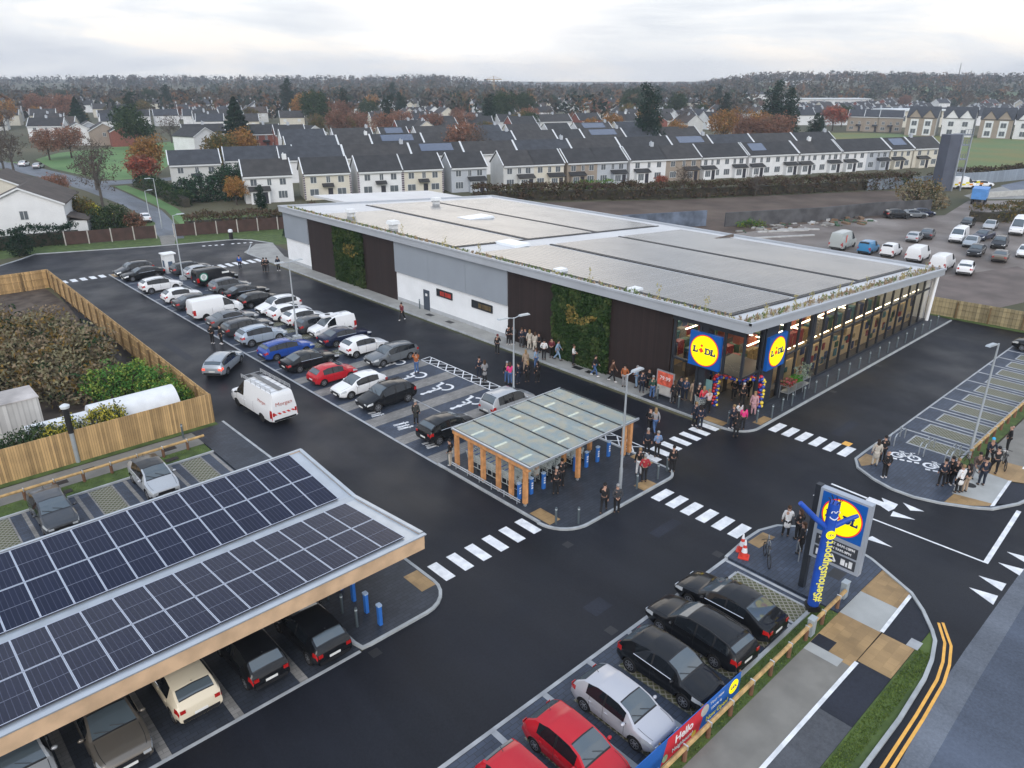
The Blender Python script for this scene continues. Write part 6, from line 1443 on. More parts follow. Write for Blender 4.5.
def bicycle(x, y, a, label, m):
    t = thing('bicycle', label, 'bicycle', (x, y, .1), a)
    for s in (-.52, .52):
        q = MB(); N_ = 18; q.tube([(s + .33 * math.cos(2 * math.pi * k / N_), 0, .34 + .33 * math.sin(2 * math.pi * k / N_)) for k in range(N_ + 1)], .022, 5)
        for k in range(6): b = k * math.pi / 3; q.tube([(s, 0, .34), (s + .32 * math.cos(b), 0, .34 + .32 * math.sin(b))], .004, 3)
        q.build('wheel', [TYRE], t)
    q = MB()
    for p in (((-.52, 0, .34), (-.05, 0, .32)), ((-.05, 0, .32), (.38, 0, .78)), ((-.18, 0, .8), (.38, 0, .82)), ((-.05, 0, .32), (-.2, 0, .9)), ((-.52, 0, .34), (-.18, 0, .8)), ((.52, 0, .34), (.36, 0, .95))): q.tube(p, .02, 5)
    q.build('frame', [m], t)
    q = MB(); q.tube([(.30, -.28, .98), (.40, -.1, .97), (.40, .1, .97), (.30, .28, .98)], .016, 5); q.build('handlebar', [BLACK], t)
    q = MB(); q.box((-.22, 0, .93), (.26, .14, .06), 0, 0, .8); q.build('saddle', [BLACK], t)
    q = MB(); q.lathe([(.09, -.02), (.09, .02)], 12, (-.05, -.05, .32), 'y'); q.build('chainring', [RIM], t)
bicycle(29.1, 13.45, R(40), 'dark bicycle standing beside the traffic cones', mat('bike_dark', (.05, .06, .07), .4, var=0))
bicycle(48.0, 8.7, R(20), 'black bicycle held by the cyclist in black on the path', mat('bike_black', (.02, .02, .022), .4, var=0))
bicycle(46.2, 9.9, R(70), 'bicycle held by the cyclist with a bright blue helmet', mat('bike_brown', (.12, .06, .04), .4, var=0))
# white charging kiosk at the far end
t = thing('charging_kiosk', 'white charging kiosk with a flat canopy among the parked cars', 'kiosk', (29.3, 91.6, .02)); q = MB(); q.span(-.6, .5, -.6, .6, 0, 2.2); q.build('case', [mat('kiosk_white', (.76, .78, .79), .4, var=.03)], t)
q = MB(); q.span(-.75, .75, -.7, .7, 2.2, 2.32); q.build('canopy', [mat('kiosk_roof', (.8, .82, .83), .4, var=0)], t); q = MB(); q.span(-.3, .2, -.62, -.602, .6, 1.4); q.span(-.62, -.602, -.3, .3, .7, 1.5); q.build('screen', [mat('kiosk_screen', (.1, .14, .2), .2, var=0)], t)
t = thing('litter_bin', 'dark litter bin with a white hood at the far kerb', 'bin', (42.85, 105.5, .02)); q = MB(); q.lathe([(.28, 0), (.28, 1.1)], 12); q.build('drum', [BLACK], t, 40); q = MB(); q.lathe([(.33, 1.1), (.3, 1.4), (.1, 1.5)], 12); q.build('hood', [FW], t, 40)
# polytunnel tank and container in the plot
t = thing('storage_tank', 'white half round polytunnel rising behind the tall fence', 'polytunnel', (9.4, 49.3, 0)); q = MB()
prof = [(1.35 * math.cos(R(a)), .5 + 1.9 * math.sin(R(a))) for a in range(-10, 191, 12)]
n = len(prof); q.add([(0, y, z) for y, z in prof] + [(5.2, y, z) for y, z in prof], [(i, i + 1, n + i + 1, n + i) for i in range(n - 1)] + [tuple(range(n))[::-1], tuple(range(n, 2 * n))])
q.build('skin', [mat('polytunnel_skin', (.70, .72, .74), .45, var=.06)], t, 30)
t2 = thing('storage_tank', 'lower white polytunnel length left of the taller one', 'polytunnel', (5.9, 49.4, 0)); q = MB(); q.add([(0, y * .9, z * .84) for y, z in prof] + [(3.4, y * .9, z * .84) for y, z in prof], [(i, i + 1, n + i + 1, n + i) for i in range(n - 1)] + [tuple(range(n))[::-1], tuple(range(n, 2 * n))]); q.build('skin', [mat('polytunnel_skin', (.70, .72, .74), .45, var=.06)], t2, 30)
t = thing('shipping_container', 'weathered white shipping container behind the left fence', 'container', (1.4, 52.6, 0)); q = MB()
q.span(-6, 6, -.1, 2.4, 0, 2.55); q.build('walls', [plank_mat('container_white', (.52, .51, .49), 'X', .28, .6, .8, .2, .3)], t); q = MB(); q.span(-6.05, 6.05, -.15, 2.45, 2.55, 2.62); q.build('roof', [mat('container_roof', (.45, .42, .40), .7, var=.3, scale=.6)], t)
# ---------------------------------------------------------------- people
SKIN = mat('skin', (.40, .23, .165), .6, var=0); HAIRM = mat('hair', (.03, .02, .015), .7, var=0); TOPM = mat('top_cloth', (.02, .025, .04), .8, var=.15, scale=6); LEGM = mat('leg_cloth', (.015, .016, .02), .8, var=.15, scale=6); SHOE = mat('shoe_leather', (.02, .02, .02), .5, var=0)
def skin(name, pts, edges, m, parent, sub=1):
    me = bpy.data.meshes.new(name); me.from_pydata([p[:3] for p in pts], edges, [])
    o = link('tmp', me); md = o.modifiers.new('s', 'SKIN'); md.use_smooth_shade = True
    for i, p in enumerate(pts):
        r = p[3]; me.skin_vertices[0].data[i].radius = r if isinstance(r, tuple) else (r, r)
        me.skin_vertices[0].data[i].use_root = (i == 0)
    if sub: s = o.modifiers.new('d', 'SUBSURF'); s.levels = sub; s.render_levels = sub
    dg = bpy.context.evaluated_depsgraph_get(); n = bpy.data.meshes.new_from_object(o.evaluated_get(dg)); n.name = name
    n.materials.clear(); n.materials.append(m)
    n.polygons.foreach_set('use_smooth', [True] * len(n.polygons))
    bpy.data.objects.remove(o); return link(name, n, parent)
def person_proto(pose, top='jacket', hair='short', skirt=False):
    """faces +Y; pose gives the joints of arms and legs for (right, left)"""
    t = thing('person', None, 'person')
    st = dict(lean=0.0); st.update(pose)
    ln = st['lean']
    pel, spi, che, nek, hd0, hd1 = (0, 0, .96), (0, ln * .4, 1.14), (0, ln * .8, 1.36), (0, ln + .01, 1.50), (0, ln + .03, 1.585), (0, ln + .02, 1.68)
    P = [(*pel, (.14, .10)), (*spi, (.135, .095)), (*che, (.15, .10)), (*nek, .055), (*hd0, (.075, .085)), (*hd1, (.078, .092)), (0, ln + .125, 1.60, .018)]
    E_ = [(0, 1), (1, 2), (2, 3), (3, 4), (4, 5), (4, 6)]
    T_ = [(*spi, (.155, .115)), (0, 0, .99, (.165, .125)), (*che, (.175, .12)), (0, ln, 1.47, (.09, .075))]; TE = [(1, 0), (0, 2), (2, 3)]
    G = [(0, 0, .99, (.15, .115))]; GE = []
    for s, arm, leg in ((1, st['ar'], st['lr']), (-1, st['al'], st['ll'])):
        sh = (s * .185, ln * .9, 1.42); el = (s * arm[0][0], arm[0][1] + ln * .7, arm[0][2]); wr = (s * arm[1][0], arm[1][1] + ln * .5, arm[1][2])
        b = len(P); d = Vector(wr) - Vector(el); d.normalize(); ha = Vector(wr) + d * .07
        P += [(*sh, .055), (*el, .042), (*wr, .03), (*ha, (.038, .022))]; E_ += [(2, b), (b, b + 1), (b + 1, b + 2), (b + 2, b + 3)]
        side = d.cross(Vector((0, 1, 0.2))).normalized(); cur = Vector((-s * .02, .02, -.01))
        for k, (o_, l_) in enumerate(((-.03, .075), (-.01, .085), (.01, .08), (.03, .06))):
            i = len(P); p = ha + side * o_; q_ = p + d * l_ * .55; r_ = q_ + d * l_ * .4 + cur
            P += [(*(p + d * .01), .0095), (*q_, .009), (*r_, .0075)]; E_ += [(b + 3, i), (i, i + 1), (i + 1, i + 2)]
        i = len(P); p = Vector(wr) + d * .03 + Vector((0, .035, 0)); P += [(*p, .011), (*(p + d * .04 + Vector((0, .02, 0))), .009)]; E_ += [(b + 2, i), (i, i + 1)]
        c = len(T_); T_ += [(s * .17, ln * .9, 1.42, .085), (*el, .062), (*(Vector(wr) - d * .01), .048)]; TE += [(2, c), (c, c + 1), (c + 1, c + 2)]
        hip = (s * .095, 0, .90); kn = (s * leg[0][0], leg[0][1], leg[0][2]); an = (s * leg[1][0], leg[1][1], leg[1][2])
        b = len(P); P += [(*hip, .085), (*kn, .055), (*an, .038), (an[0], an[1] + .12, max(.035, an[2] - .05), .032)]; E_ += [(0, b), (b, b + 1), (b + 1, b + 2), (b + 2, b + 3)]
        c = len(G); G += [(*hip, .105), (*kn, .075), (an[0], an[1], an[2] + .01, .062)]; GE += [(0, c), (c, c + 1), (c + 1, c + 2)]
        q = MB(); q.ball((an[0], an[1] + .07, an[2] - .035), .07, 0, 8, 6, (.72, 1.95, .72)); q.build('shoe', [SHOE], t, 60)
    skin('body', P, E_, SKIN, t); 
    skin('trousers', G, GE, LEGM, t)
    if top == 'coat':
        T_ = [(*spi, (.165, .125)), (0, 0, .96, (.19, .15)), (*che, (.18, .125)), (0, ln, 1.47, (.09, .075))] + T_[4:]
        c = len(T_); T_ += [(0, .0, .72, (.20, .165)), (0, 0, .50, (.215, .18))]; TE += [(1, c), (c, c + 1)]
    skin('coat' if top == 'coat' else 'jacket', T_, TE, TOPM, t)
    h = MB(); h.ball((0, ln - .005, 1.70), .112, 0, 10, 8, (.92, 1.02, .88))
    hm = h
    if hair == 'long': h.ball((0, ln - .075, 1.56), .10, 0, 8, 6, (1.05, .55, 1.7))
    if hair == 'none': h = MB(); h.ball((0, ln - .04, 1.66), .10, 0, 8, 6, (.97, .75, .7))
    h.build('hair', [HAIRM], t, 60)
    for s in (1, -1):
        q = MB(); q.ball((s * .033, ln + .112, 1.625), .012, 0, 6, 4); q.build('eye', [mat('eye_dark', (.02, .015, .015), .3, var=0)], t)
        q = MB(); q.ball((s * .088, ln + .02, 1.60), .025, 0, 6, 5, (.5, .8, 1.2)); q.build('ear', [SKIN], t)
    q = MB(); q.box((0, ln + .116, 1.553), (.05, .012, .012)); q.build('mouth', [mat('lip', (.35, .12, .10), .5, var=0)], t)
    return t
down = ((.24, .0, 1.14), (.25, .06, .90)); leg0 = ((.10, .01, .50), (.105, -.03, .09)); front = ((.25, -.03, 1.16), (.11, .20, 1.08)); phone = ((.25, .05, 1.18), (.08, .26, 1.34)); pocket = ((.28, -.05, 1.15), (.2, .1, .98)); up = ((.27, .18, 1.36), (.09, .26, 1.56)); back = ((.26, -.08, 1.15), (.08, -.16, 1.0)); handle = ((.25, .1, 1.18), (.22, .34, 1.06))
PO = dict(stand=dict(ar=down, al=down, lr=leg0, ll=((.12, .03, .50), (.14, .0, .09))), hands=dict(ar=front, al=front, lr=leg0, ll=leg0), phone=dict(ar=phone, al=down, lr=leg0, ll=((.13, .04, .5), (.15, .02, .09)), lean=.03), pocket=dict(ar=pocket, al=pocket, lr=leg0, ll=leg0),
    walk=dict(ar=((.24, -.12, 1.15), (.23, -.12, .92)), al=((.24, .1, 1.15), (.2, .26, .98)), lr=((.09, .2, .52), (.09, .28, .12)), ll=((.1, -.04, .5), (.1, -.34, .14)), lean=.05), camera=dict(ar=up, al=up, lr=leg0, ll=leg0, lean=-.03), back=dict(ar=back, al=back, lr=leg0, ll=leg0), ride=dict(ar=handle, al=handle, lr=leg0, ll=((.2, .1, .5), (.24, .05, .1)), lean=.08))
PP = {}
def pp(pose, top, hair):
    k = (pose, top, hair)
    if k not in PP: PP[k] = person_proto(PO[pose], top, hair)
    return PP[k]
CLO = {}; PN = [0]
def cloth(c):
    if c not in CLO: CLO[c] = mat('cloth_%d' % len(CLO), c, .85, var=.12, scale=7)
    return CLO[c]
BK, NV, DG, WH, CRM, RD, PK, JN, LB, OR, GN_, BRN, GY, BEI, BLU, MRN = (.010, .010, .012), (.012, .018, .035), (.04, .042, .048), (.7, .7, .7), (.48, .44, .38), (.32, .02, .03), (.75, .04, .22), (.06, .12, .26), (.22, .32, .45), (.34, .10, .03), (.02, .06, .045), (.10, .05, .03), (.25, .25, .26), (.33, .25, .18), (.02, .09, .36), (.13, .02, .03)
HD, HB, HG, HL, HGY = (.012, .009, .008), (.06, .03, .015), (.03, .018, .012), (.26, .17, .08), (.25, .25, .25)
def person(P, face, label, pose='stand', top=BK, legs=BK, hair=HD, cut='short', style='jacket', group=None, sc=1.0, shoe=None, z=.02, tie=None):
    PN[0] += 1
    if 170 <= face <= 240 and PN[0] % 5 in (0, 1, 3): face -= 165
    mm = {'top_cloth': cloth(top), 'leg_cloth': cloth(legs), 'hair': cloth(hair)}
    if shoe: mm['shoe_leather'] = cloth(shoe)
    o = dup(pp(pose, style, cut), (P[0], P[1], z), R(face - 90), label, 'person', group, mm, sc); o.name = 'person'
    return o
QG, EG = 'people queuing along the store wall', 'people gathered at the store entrance'
# left end
person((22.5, 62.6), 200, 'person in black jacket by the parked cars, left of a pair', 'pocket', BK, BK, shoe=WH); person((23.05, 62.0), 190, 'person in black hooded top by the parked cars, right of a pair', 'stand', BK, BK, shoe=WH)
person((36.0, 87.2), 230, 'person in bright blue jacket crossing the far zebra', 'walk', BLU, NV)
person((37.55, 83.93), 60, 'person in black standing left of a dark pair by the far zebra', 'stand', BK, BK); person((37.82, 83.69), 240, 'person in dark jacket facing a companion by the far zebra', 'hands', BK, DG); person((38.97, 83.18), 250, 'person in black alone near the end of the store footpath', 'stand', NV, BK, shoe=WH, z=.1)
person((38.63, 57.08), 200, 'person in dark red top walking in the road below the white wall', 'walk', MRN, BK, shoe=WH)
person((31.43, 44.88), 230, 'person with an orange red top photographing above the wheelchair symbol', 'camera', OR, JN)
person((25.87, 37.28), 30, 'older person in a long charcoal coat walking across the grey paved strip', 'stand', (.035, .037, .035), BK, HGY, 'short', 'coat')
person((23.98, 31.23), 120, 'person in black jacket and cream trousers at the shelter corner', 'pocket', BK, CRM, shoe=WH)
# road in front of the queue
person((39.01, 43.84), 30, 'person in black clothes standing alone in the road left of the queue', 'phone', BK, BK, MRN); person((34.44, 40.83), 60, 'person in dark jacket with a companion by the hatched strip', 'stand', NV, NV); person((34.21, 39.93), 70, 'long haired person in grey skirt length coat by the hatched strip', 'hands', GY, BK, HB, 'long', 'coat')
person((35.29, 38.59), 50, 'person in black top and jeans behind the pink jacket', 'stand', BK, JN, GY); person((35.29, 38.26), 60, 'person in a bright pink jacket and jeans in the road', 'hands', PK, JN, HB, 'long'); person((35.76, 37.83), 100, 'person in navy coat beside the lamp column', 'stand', NV, NV, HD, 'short', 'coat')
person((36.51, 37.63), 80, 'person in long black dress with pale top in the road', 'stand', BK, BK, HL, 'long', 'coat'); person((38.11, 39.49), 60, 'person in a beige coat facing the wall', 'stand', BEI, BEI, HL, 'long', 'coat'); person((39.03, 39.25), 100, 'person in a blue denim jacket behind a black coat', 'stand', LB, JN, HB, 'long'); person((37.04, 37.06), 80, 'person in a long black coat at the end of the road group', 'stand', BK, BK, HD, 'long', 'coat')
# along the wall
for (q_, f_, l_, kw) in (((41.16, 44.80), 200, 'person in black against the dark timber, first in the queue', dict(top=BK, legs=BK, shoe=WH)), ((41.46, 44.52), 200, 'person in black jacket second in the queue, white shoes', dict(top=DG, legs=BK, shoe=WH, pose='hands')),
    ((41.54, 43.57), 200, 'person in dark jacket left of the cream coat', dict(top=NV, legs=DG, hair=HB)), ((41.76, 43.37), 210, 'person in navy jacket right beside the cream coat', dict(top=NV, legs=BK)), ((41.65, 42.71), 210, 'person in a long cream coat in the queue', dict(top=CRM, legs=CRM, hair=HL, cut='long', style='coat')),
    ((41.58, 41.99), 190, 'person in white coat and dark scarf in the queue', dict(top=CRM, legs=CRM, hair=HB, cut='long', style='coat')), ((41.73, 41.66), 190, 'person in black between pale coats in the queue', dict(top=BK, legs=BK)), ((40.78, 40.11), 200, 'person in white shirt and black trousers in the queue', dict(top=WH, legs=BK, pose='pocket')),
    ((41.58, 40.02), 210, 'person in dark top leaning by the living wall', dict(top=MRN, legs=BK, pose='hands')), ((41.51, 39.29), 300, 'person in pale blue jeans seated low by the living wall', dict(top=LB, legs=LB, pose='walk')), ((41.63, 37.62), 300, 'person in white jacket walking past the living wall', dict(top=WH, legs=BK, pose='hands', hair=HB)),
    ((41.07, 34.90), 290, 'person in black top and jeans walking past the living wall edge', dict(top=BK, legs=JN, pose='walk', shoe=WH)), ((41.20, 33.25), 290, 'person in brown jacket and black trousers striding', dict(top=BRN, legs=BK, pose='walk', hair=HB, cut='long', shoe=WH)), ((41.12, 31.97), 200, 'person in rust orange coat and grey trousers', dict(top=OR, legs=GY, pose='pocket')),
    ((41.65, 31.23), 110, 'person in pale blue jacket and jeans in the queue', dict(top=LB, legs=LB, hair=HGY, pose='hands')), ((41.18, 30.36), 200, 'person in navy, left in the tight knot by the poster stand', dict(top=NV, legs=NV)), ((41.91, 30.33), 210, 'person in black behind the green jacket', dict(top=BK, legs=BK)),
    ((40.92, 29.23), 200, 'person in green jacket and jeans near the kerb', dict(top=GN_, legs=JN, hair=HGY)), ((41.81, 29.27), 180, 'person in maroon top and jeans near the poster stand', dict(top=MRN, legs=JN)), ((43.16, 29.58), 200, 'person in black close to the dark timber wall', dict(top=BK, legs=BK, hair=HL)),
    ((41.24, 27.60), 60, 'long haired person in black in front of the poster', dict(top=BK, legs=BK, hair=HB, cut='long', style='coat')), ((42.25, 27.76), 200, 'person in navy jacket in front of the poster', dict(top=NV, legs=NV)), ((42.28, 27.36), 190, 'person in blue jacket at the right of the poster', dict(top=(.02, .04, .09), legs=NV, hair=HL))):
    person(q_, f_, l_, group=QG, z=.1, **kw)
# entrance
for (q_, f_, l_, kw) in (((42.41, 26.76), 30, 'person in tan top by the entrance glass', dict(top=BEI, legs=BEI, hair=HL)), ((42.15, 26.17), 40, 'grey haired person in black by the entrance glass', dict(top=BK, legs=BK, hair=HGY)), ((41.88, 25.61), 40, 'person in a coral red jacket at the entrance', dict(top=(.7, .05, .08), legs=BK, hair=HL, cut='long')),
    ((41.67, 25.01), 60, 'person in pale pink top and black trousers pushing a trolley', dict(top=(.5, .38, .40), legs=BK, hair=HL, pose='ride')), ((44.93, 25.05), 30, 'person in black stepping into the doorway', dict(top=BK, legs=BK, hair=HGY, pose='walk')), ((45.73, 25.18), 30, 'person in bright blue top inside the doorway', dict(top=BLU, legs=NV, hair=HL)),
    ((44.52, 24.11), 200, 'person in black with white cap at the doorway', dict(top=BK, legs=BK, hair=WH)), ((45.89, 24.54), 200, 'person in black under the right side of the balloon arch', dict(top=BK, legs=BK)), ((43.65, 22.74), 200, 'person in a long pink striped coat right of the arch', dict(top=(.45, .26, .28), legs=(.45, .26, .28), hair=HL, cut='long', style='coat')),
    ((45.25, 23.44), 220, 'person in dark coat at the glass right of the arch', dict(top=DG, legs=DG, hair=HB)), ((40.65, 22.51), 70, 'person in navy at the kerb corner, white shoes', dict(top=NV, legs=NV, hair=HL, shoe=WH)), ((41.42, 22.53), 60, 'person in white top behind the pink one', dict(top=WH, legs=BK, hair=HD, cut='long')), ((41.00, 21.98), 50, 'person in hot pink top and black trousers at the kerb corner', dict(top=PK, legs=BK, hair=HD, cut='long'))):
    person(q_, f_, l_, group=EG, z=.1, **kw)
person((39.93, 21.77), 60, 'tall person in a long black coat at the kerb corner', 'stand', BK, BK, HD, 'long', 'coat', sc=1.02)
person((39.37, 24.52), 40, 'person in navy coat with white shoes on the zebra', 'stand', NV, BK, HL, 'short', 'coat', shoe=WH); person((39.22, 24.03), 40, 'person in navy jacket on the zebra at the entrance', 'stand', (.015, .02, .04), NV, HD, 'long')
person((36.47, 26.04), 210, 'person in black walking beside the fair haired person', 'walk', BK, BK); person((36.60, 25.72), 220, 'person with long fair hair, grey top and jeans walking', 'walk', GY, JN, HL, 'long')
person((33.80, 24.21), 230, 'person in black jacket on the near end of the zebra', 'stand', NV, BK, HGY, z=.03); person((33.94, 23.55), 225, 'person in a blue and white patterned coat by the zebra', 'hands', (.16, .24, .40), BK, HGY, z=.03)
person((31.25, 22.82), 40, 'person in dark top and pale trousers beside the red jacket', 'stand', BK, WH, HL, z=.1); person((30.82, 22.12), 50, 'person in a red jacket and black trousers on the island', 'pocket', RD, BK, HGY, z=.1); person((32.94, 21.68), 60, 'person in black with a hood at the right tip of the island', 'stand', BK, BK, z=.1)
person((26.14, 24.56), 60, 'man in black suit, nearer of two under the shelter edge', 'stand', BK, BK, HGY, z=.1); person((26.99, 24.96), 220, 'man in black suit facing his companion under the shelter edge', 'hands', BK, BK, z=.1); person((26.66, 21.56), 30, 'man in black suit looking down near the island kerb', 'walk', BK, BK, z=.1); person((27.11, 21.05), 50, 'grey haired person in dark jacket at the island kerb', 'back', DG, BK, HGY, z=.1)
# plaza and right island
person((31.71, 13.88), 30, 'person in a long white padded coat beside the pole sign', 'phone', WH, BK, HB, 'short', 'coat', z=.1); person((30.88, 12.67), 100, 'person in a long black coat beside the pole sign', 'stand', BK, BK, HB, 'long', 'coat', z=.1); person((31.89, 13.35), 230, 'person with long brown hair facing the white coat', 'hands', BK, BK, HB, 'long', z=.1)
person((42.47, 13.98), 30, 'person in a long cream coat on the right island', 'stand', CRM, CRM, HG, 'long', 'coat', z=.1); person((43.29, 13.90), 210, 'person in black facing the cream coat', 'hands', BK, BK, z=.1); person((41.43, 12.99), 60, 'bald person in black standing apart with white shoes', 'back', BK, BK, (.45, .28, .2), 'none', shoe=WH, z=.1)
for (q_, f_, l_, kw) in (((42.81, 10.41), 40, 'person in dark blue jacket at the left of the cycling group', dict(top=NV, legs=BK)), ((43.40, 10.24), 60, 'person in black behind the left end of the cycling group', dict(top=BK, legs=BK, pose='hands')), ((43.39, 9.95), 50, 'fair haired person in black coat in the cycling group', dict(top=BK, legs=BK, hair=HL, shoe=WH)),
    ((42.74, 9.50), 60, 'person with a white skirt and black top in the cycling group', dict(top=WH, legs=BK, hair=HL, style='coat')), ((43.13, 9.29), 70, 'person in black jacket and pale trousers in the cycling group', dict(top=BK, legs=BEI, hair=HD, cut='long')), ((45.15, 9.41), 210, 'person in grey brown coat holding a bicycle', dict(top=(.10, .07, .06), legs=GY, pose='ride')),
    ((44.63, 8.89), 210, 'tall person in navy suit with papers in the cycling group', dict(top=NV, legs=NV, pose='phone'))): person(q_, f_, l_, group='people with bicycles on the right island', z=.1, **kw)
c1 = person((47.76, 9.54), 220, 'cyclist in navy with a bright blue helmet', 'ride', NV, BK, (.05, .4, .7), z=.1); person((46.64, 8.84), 200, 'cyclist in black with a dark helmet holding a bicycle', 'ride', BK, BK, BK, z=.1); person((50.46, 9.25), 110, 'person in black standing alone on the path to the right', 'pocket', BK, BK, (.4, .25, .2), 'none', shoe=WH, z=.1)
for p in PP.values(): kill(p)
# ---------------------------------------------------------------- trees and plants
def quadleaf(mb, p, s, rnd, m=0, flat=.0):
    n = Vector((rnd.gauss(0, 1), rnd.gauss(0, 1), rnd.gauss(0, 1) + flat)).normalized()
    u = n.orthogonal().normalized(); v = n.cross(u); a = rnd.uniform(0, 6.28); u, v = u * math.cos(a) + v * math.sin(a), v * math.cos(a) - u * math.sin(a)
    l = s * rnd.uniform(.7, 1.5); w = s * rnd.uniform(.5, .9)
    p = Vector(p)
    mb.add([p - u * l, p + v * w * .8 - u * l * .1, p + u * l, p - v * w * .8 + u * l * .15], [(0, 1, 2, 3)], m)
def crown(mb, lobes, n, s, rnd, mats=1, hollow=.55, wts=None):
    """leaf clumps through the volume of several lobes; each clump keeps its own tone"""
    tot = sum(l[3] ** 2 for l in lobes)
    for cx, cy, cz, r in lobes:
        k = max(1, int(n * r * r / tot / 9))
        for _ in range(k):
            d = Vector((rnd.gauss(0, 1), rnd.gauss(0, 1), rnd.gauss(0, 1) * .95)).normalized(); rr = r * (hollow + (1 - hollow) * rnd.random() ** .6) * (1 + .22 * mnoise.noise((d.x * 2 + cx, d.y * 2 + cy, d.z * 2)))
            c = Vector((cx, cy, cz)) + d * rr
            if c.z < .1: continue
            m = rnd.choices(range(mats), wts)[0] if mats > 1 else 0
            for _ in range(9): quadleaf(mb, c + Vector((rnd.gauss(0, 1), rnd.gauss(0, 1), rnd.gauss(0, .8))) * s * 1.7, s, rnd, m)
def trunk(t, h, r, n_l, spread, rnd, m, twig=0):
    q = MB(); q.tube([(0, 0, 0), (rnd.uniform(-.1, .1), rnd.uniform(-.1, .1), h * .35), (rnd.uniform(-.3, .3), rnd.uniform(-.3, .3), h * .8)], [r, r * .75, r * .25], 7)
    for k in range(n_l):
        a = 6.28 * k / n_l + rnd.uniform(-.4, .4); z0_ = h * rnd.uniform(.25, .6); e = (spread * math.cos(a) * rnd.uniform(.6, 1), spread * math.sin(a) * rnd.uniform(.6, 1), z0_ + h * rnd.uniform(.2, .42))
        md = (e[0] * .45, e[1] * .45, z0_ + (e[2] - z0_) * .6); q.tube([(0, 0, z0_), md, e], [r * .45, r * .28, r * .08], 5)
        for j in range(twig):
            b = rnd.uniform(0, 6.28); f = rnd.uniform(.4, 1); p0 = Vector(md).lerp(Vector(e), f); p1 = p0 + Vector((math.cos(b) * spread * .4, math.sin(b) * spread * .4, rnd.uniform(.1, .35) * h * .5)); q.tube([p0, p1], [r * .09, r * .03], 3)
            for _ in range(2): c = rnd.uniform(0, 6.28); q.tube([p0.lerp(p1, .5), p0.lerp(p1, .5) + Vector((math.cos(c) * spread * .25, math.sin(c) * spread * .25, spread * .25))], [r * .05, r * .02], 3)
    return q.build('trunk', [m], t, 50)
BARK = mat('bark', (.055, .042, .034), .9, var=.25, scale=3); BARKG = mat('bark_grey', (.085, .075, .065), .9, var=.25, scale=3)
LM = dict(orange=(leaf_mat('leaf_orange', (.17, .08, .03), (.27, .135, .045), (.36, .20, .07)), leaf_mat('leaf_ochre', (.10, .07, .025), (.16, .10, .03), (.20, .14, .05))), rust=(leaf_mat('leaf_rust', (.13, .065, .045), (.19, .095, .065), (.25, .135, .09)), leaf_mat('leaf_plum', (.09, .06, .045), (.13, .085, .06), (.17, .11, .075))),
    red=(leaf_mat('leaf_red', (.18, .045, .035), (.28, .075, .05), (.38, .12, .07)), leaf_mat('leaf_rust', (.075, .032, .025), (.12, .05, .036), (.17, .075, .05))), green=(leaf_mat('leaf_deep_green', (.012, .028, .014), (.022, .042, .02), (.035, .058, .028)), leaf_mat('leaf_mid_green', (.03, .05, .022), (.045, .065, .025), (.06, .08, .035))),
    conifer=(leaf_mat('needle_green', (.007, .02, .014), (.013, .03, .02), (.022, .042, .026)), leaf_mat('needle_dull', (.014, .026, .018), (.022, .036, .024), (.032, .045, .03))), olive=(leaf_mat('leaf_olive', (.05, .055, .025), (.075, .075, .03), (.10, .09, .04)), leaf_mat('leaf_ochre', (.10, .07, .025), (.16, .10, .03), (.20, .14, .05))),
    bare=(leaf_mat('twig_brown', (.06, .045, .038), (.085, .065, .052), (.11, .085, .065)), leaf_mat('twig_grey', (.075, .065, .06), (.10, .088, .078), (.13, .115, .10))), yellow=(leaf_mat('leaf_yellow', (.22, .20, .03), (.32, .29, .04), (.40, .36, .07)), leaf_mat('leaf_mid_green', (.03, .05, .022), (.045, .065, .025), (.06, .08, .035))),
    brownhedge=(leaf_mat('hedge_brown', (.05, .036, .026), (.07, .05, .035), (.09, .065, .045)), leaf_mat('hedge_olive', (.04, .042, .02), (.055, .055, .026), (.075, .07, .035))), cypress=(leaf_mat('cypress_green', (.018, .045, .026), (.028, .062, .036), (.04, .08, .045)), leaf_mat('needle_dull', (.014, .026, .018), (.022, .036, .024), (.032, .045, .03))), lush=(leaf_mat('leaf_lush', (.03, .08, .02), (.05, .13, .03), (.08, .18, .045)), leaf_mat('leaf_lime', (.10, .15, .03), (.15, .20, .04), (.20, .25, .06))), jungle=(leaf_mat('leaf_bramble', (.12, .11, .065), (.16, .145, .085), (.20, .18, .11)), leaf_mat('leaf_bronze', (.14, .105, .07), (.18, .14, .09), (.22, .17, .115)), leaf_mat('leaf_ochre', (.10, .07, .025), (.16, .10, .03), (.20, .14, .05)), leaf_mat('leaf_deep_green', (.012, .028, .014), (.022, .042, .02), (.035, .058, .028))))
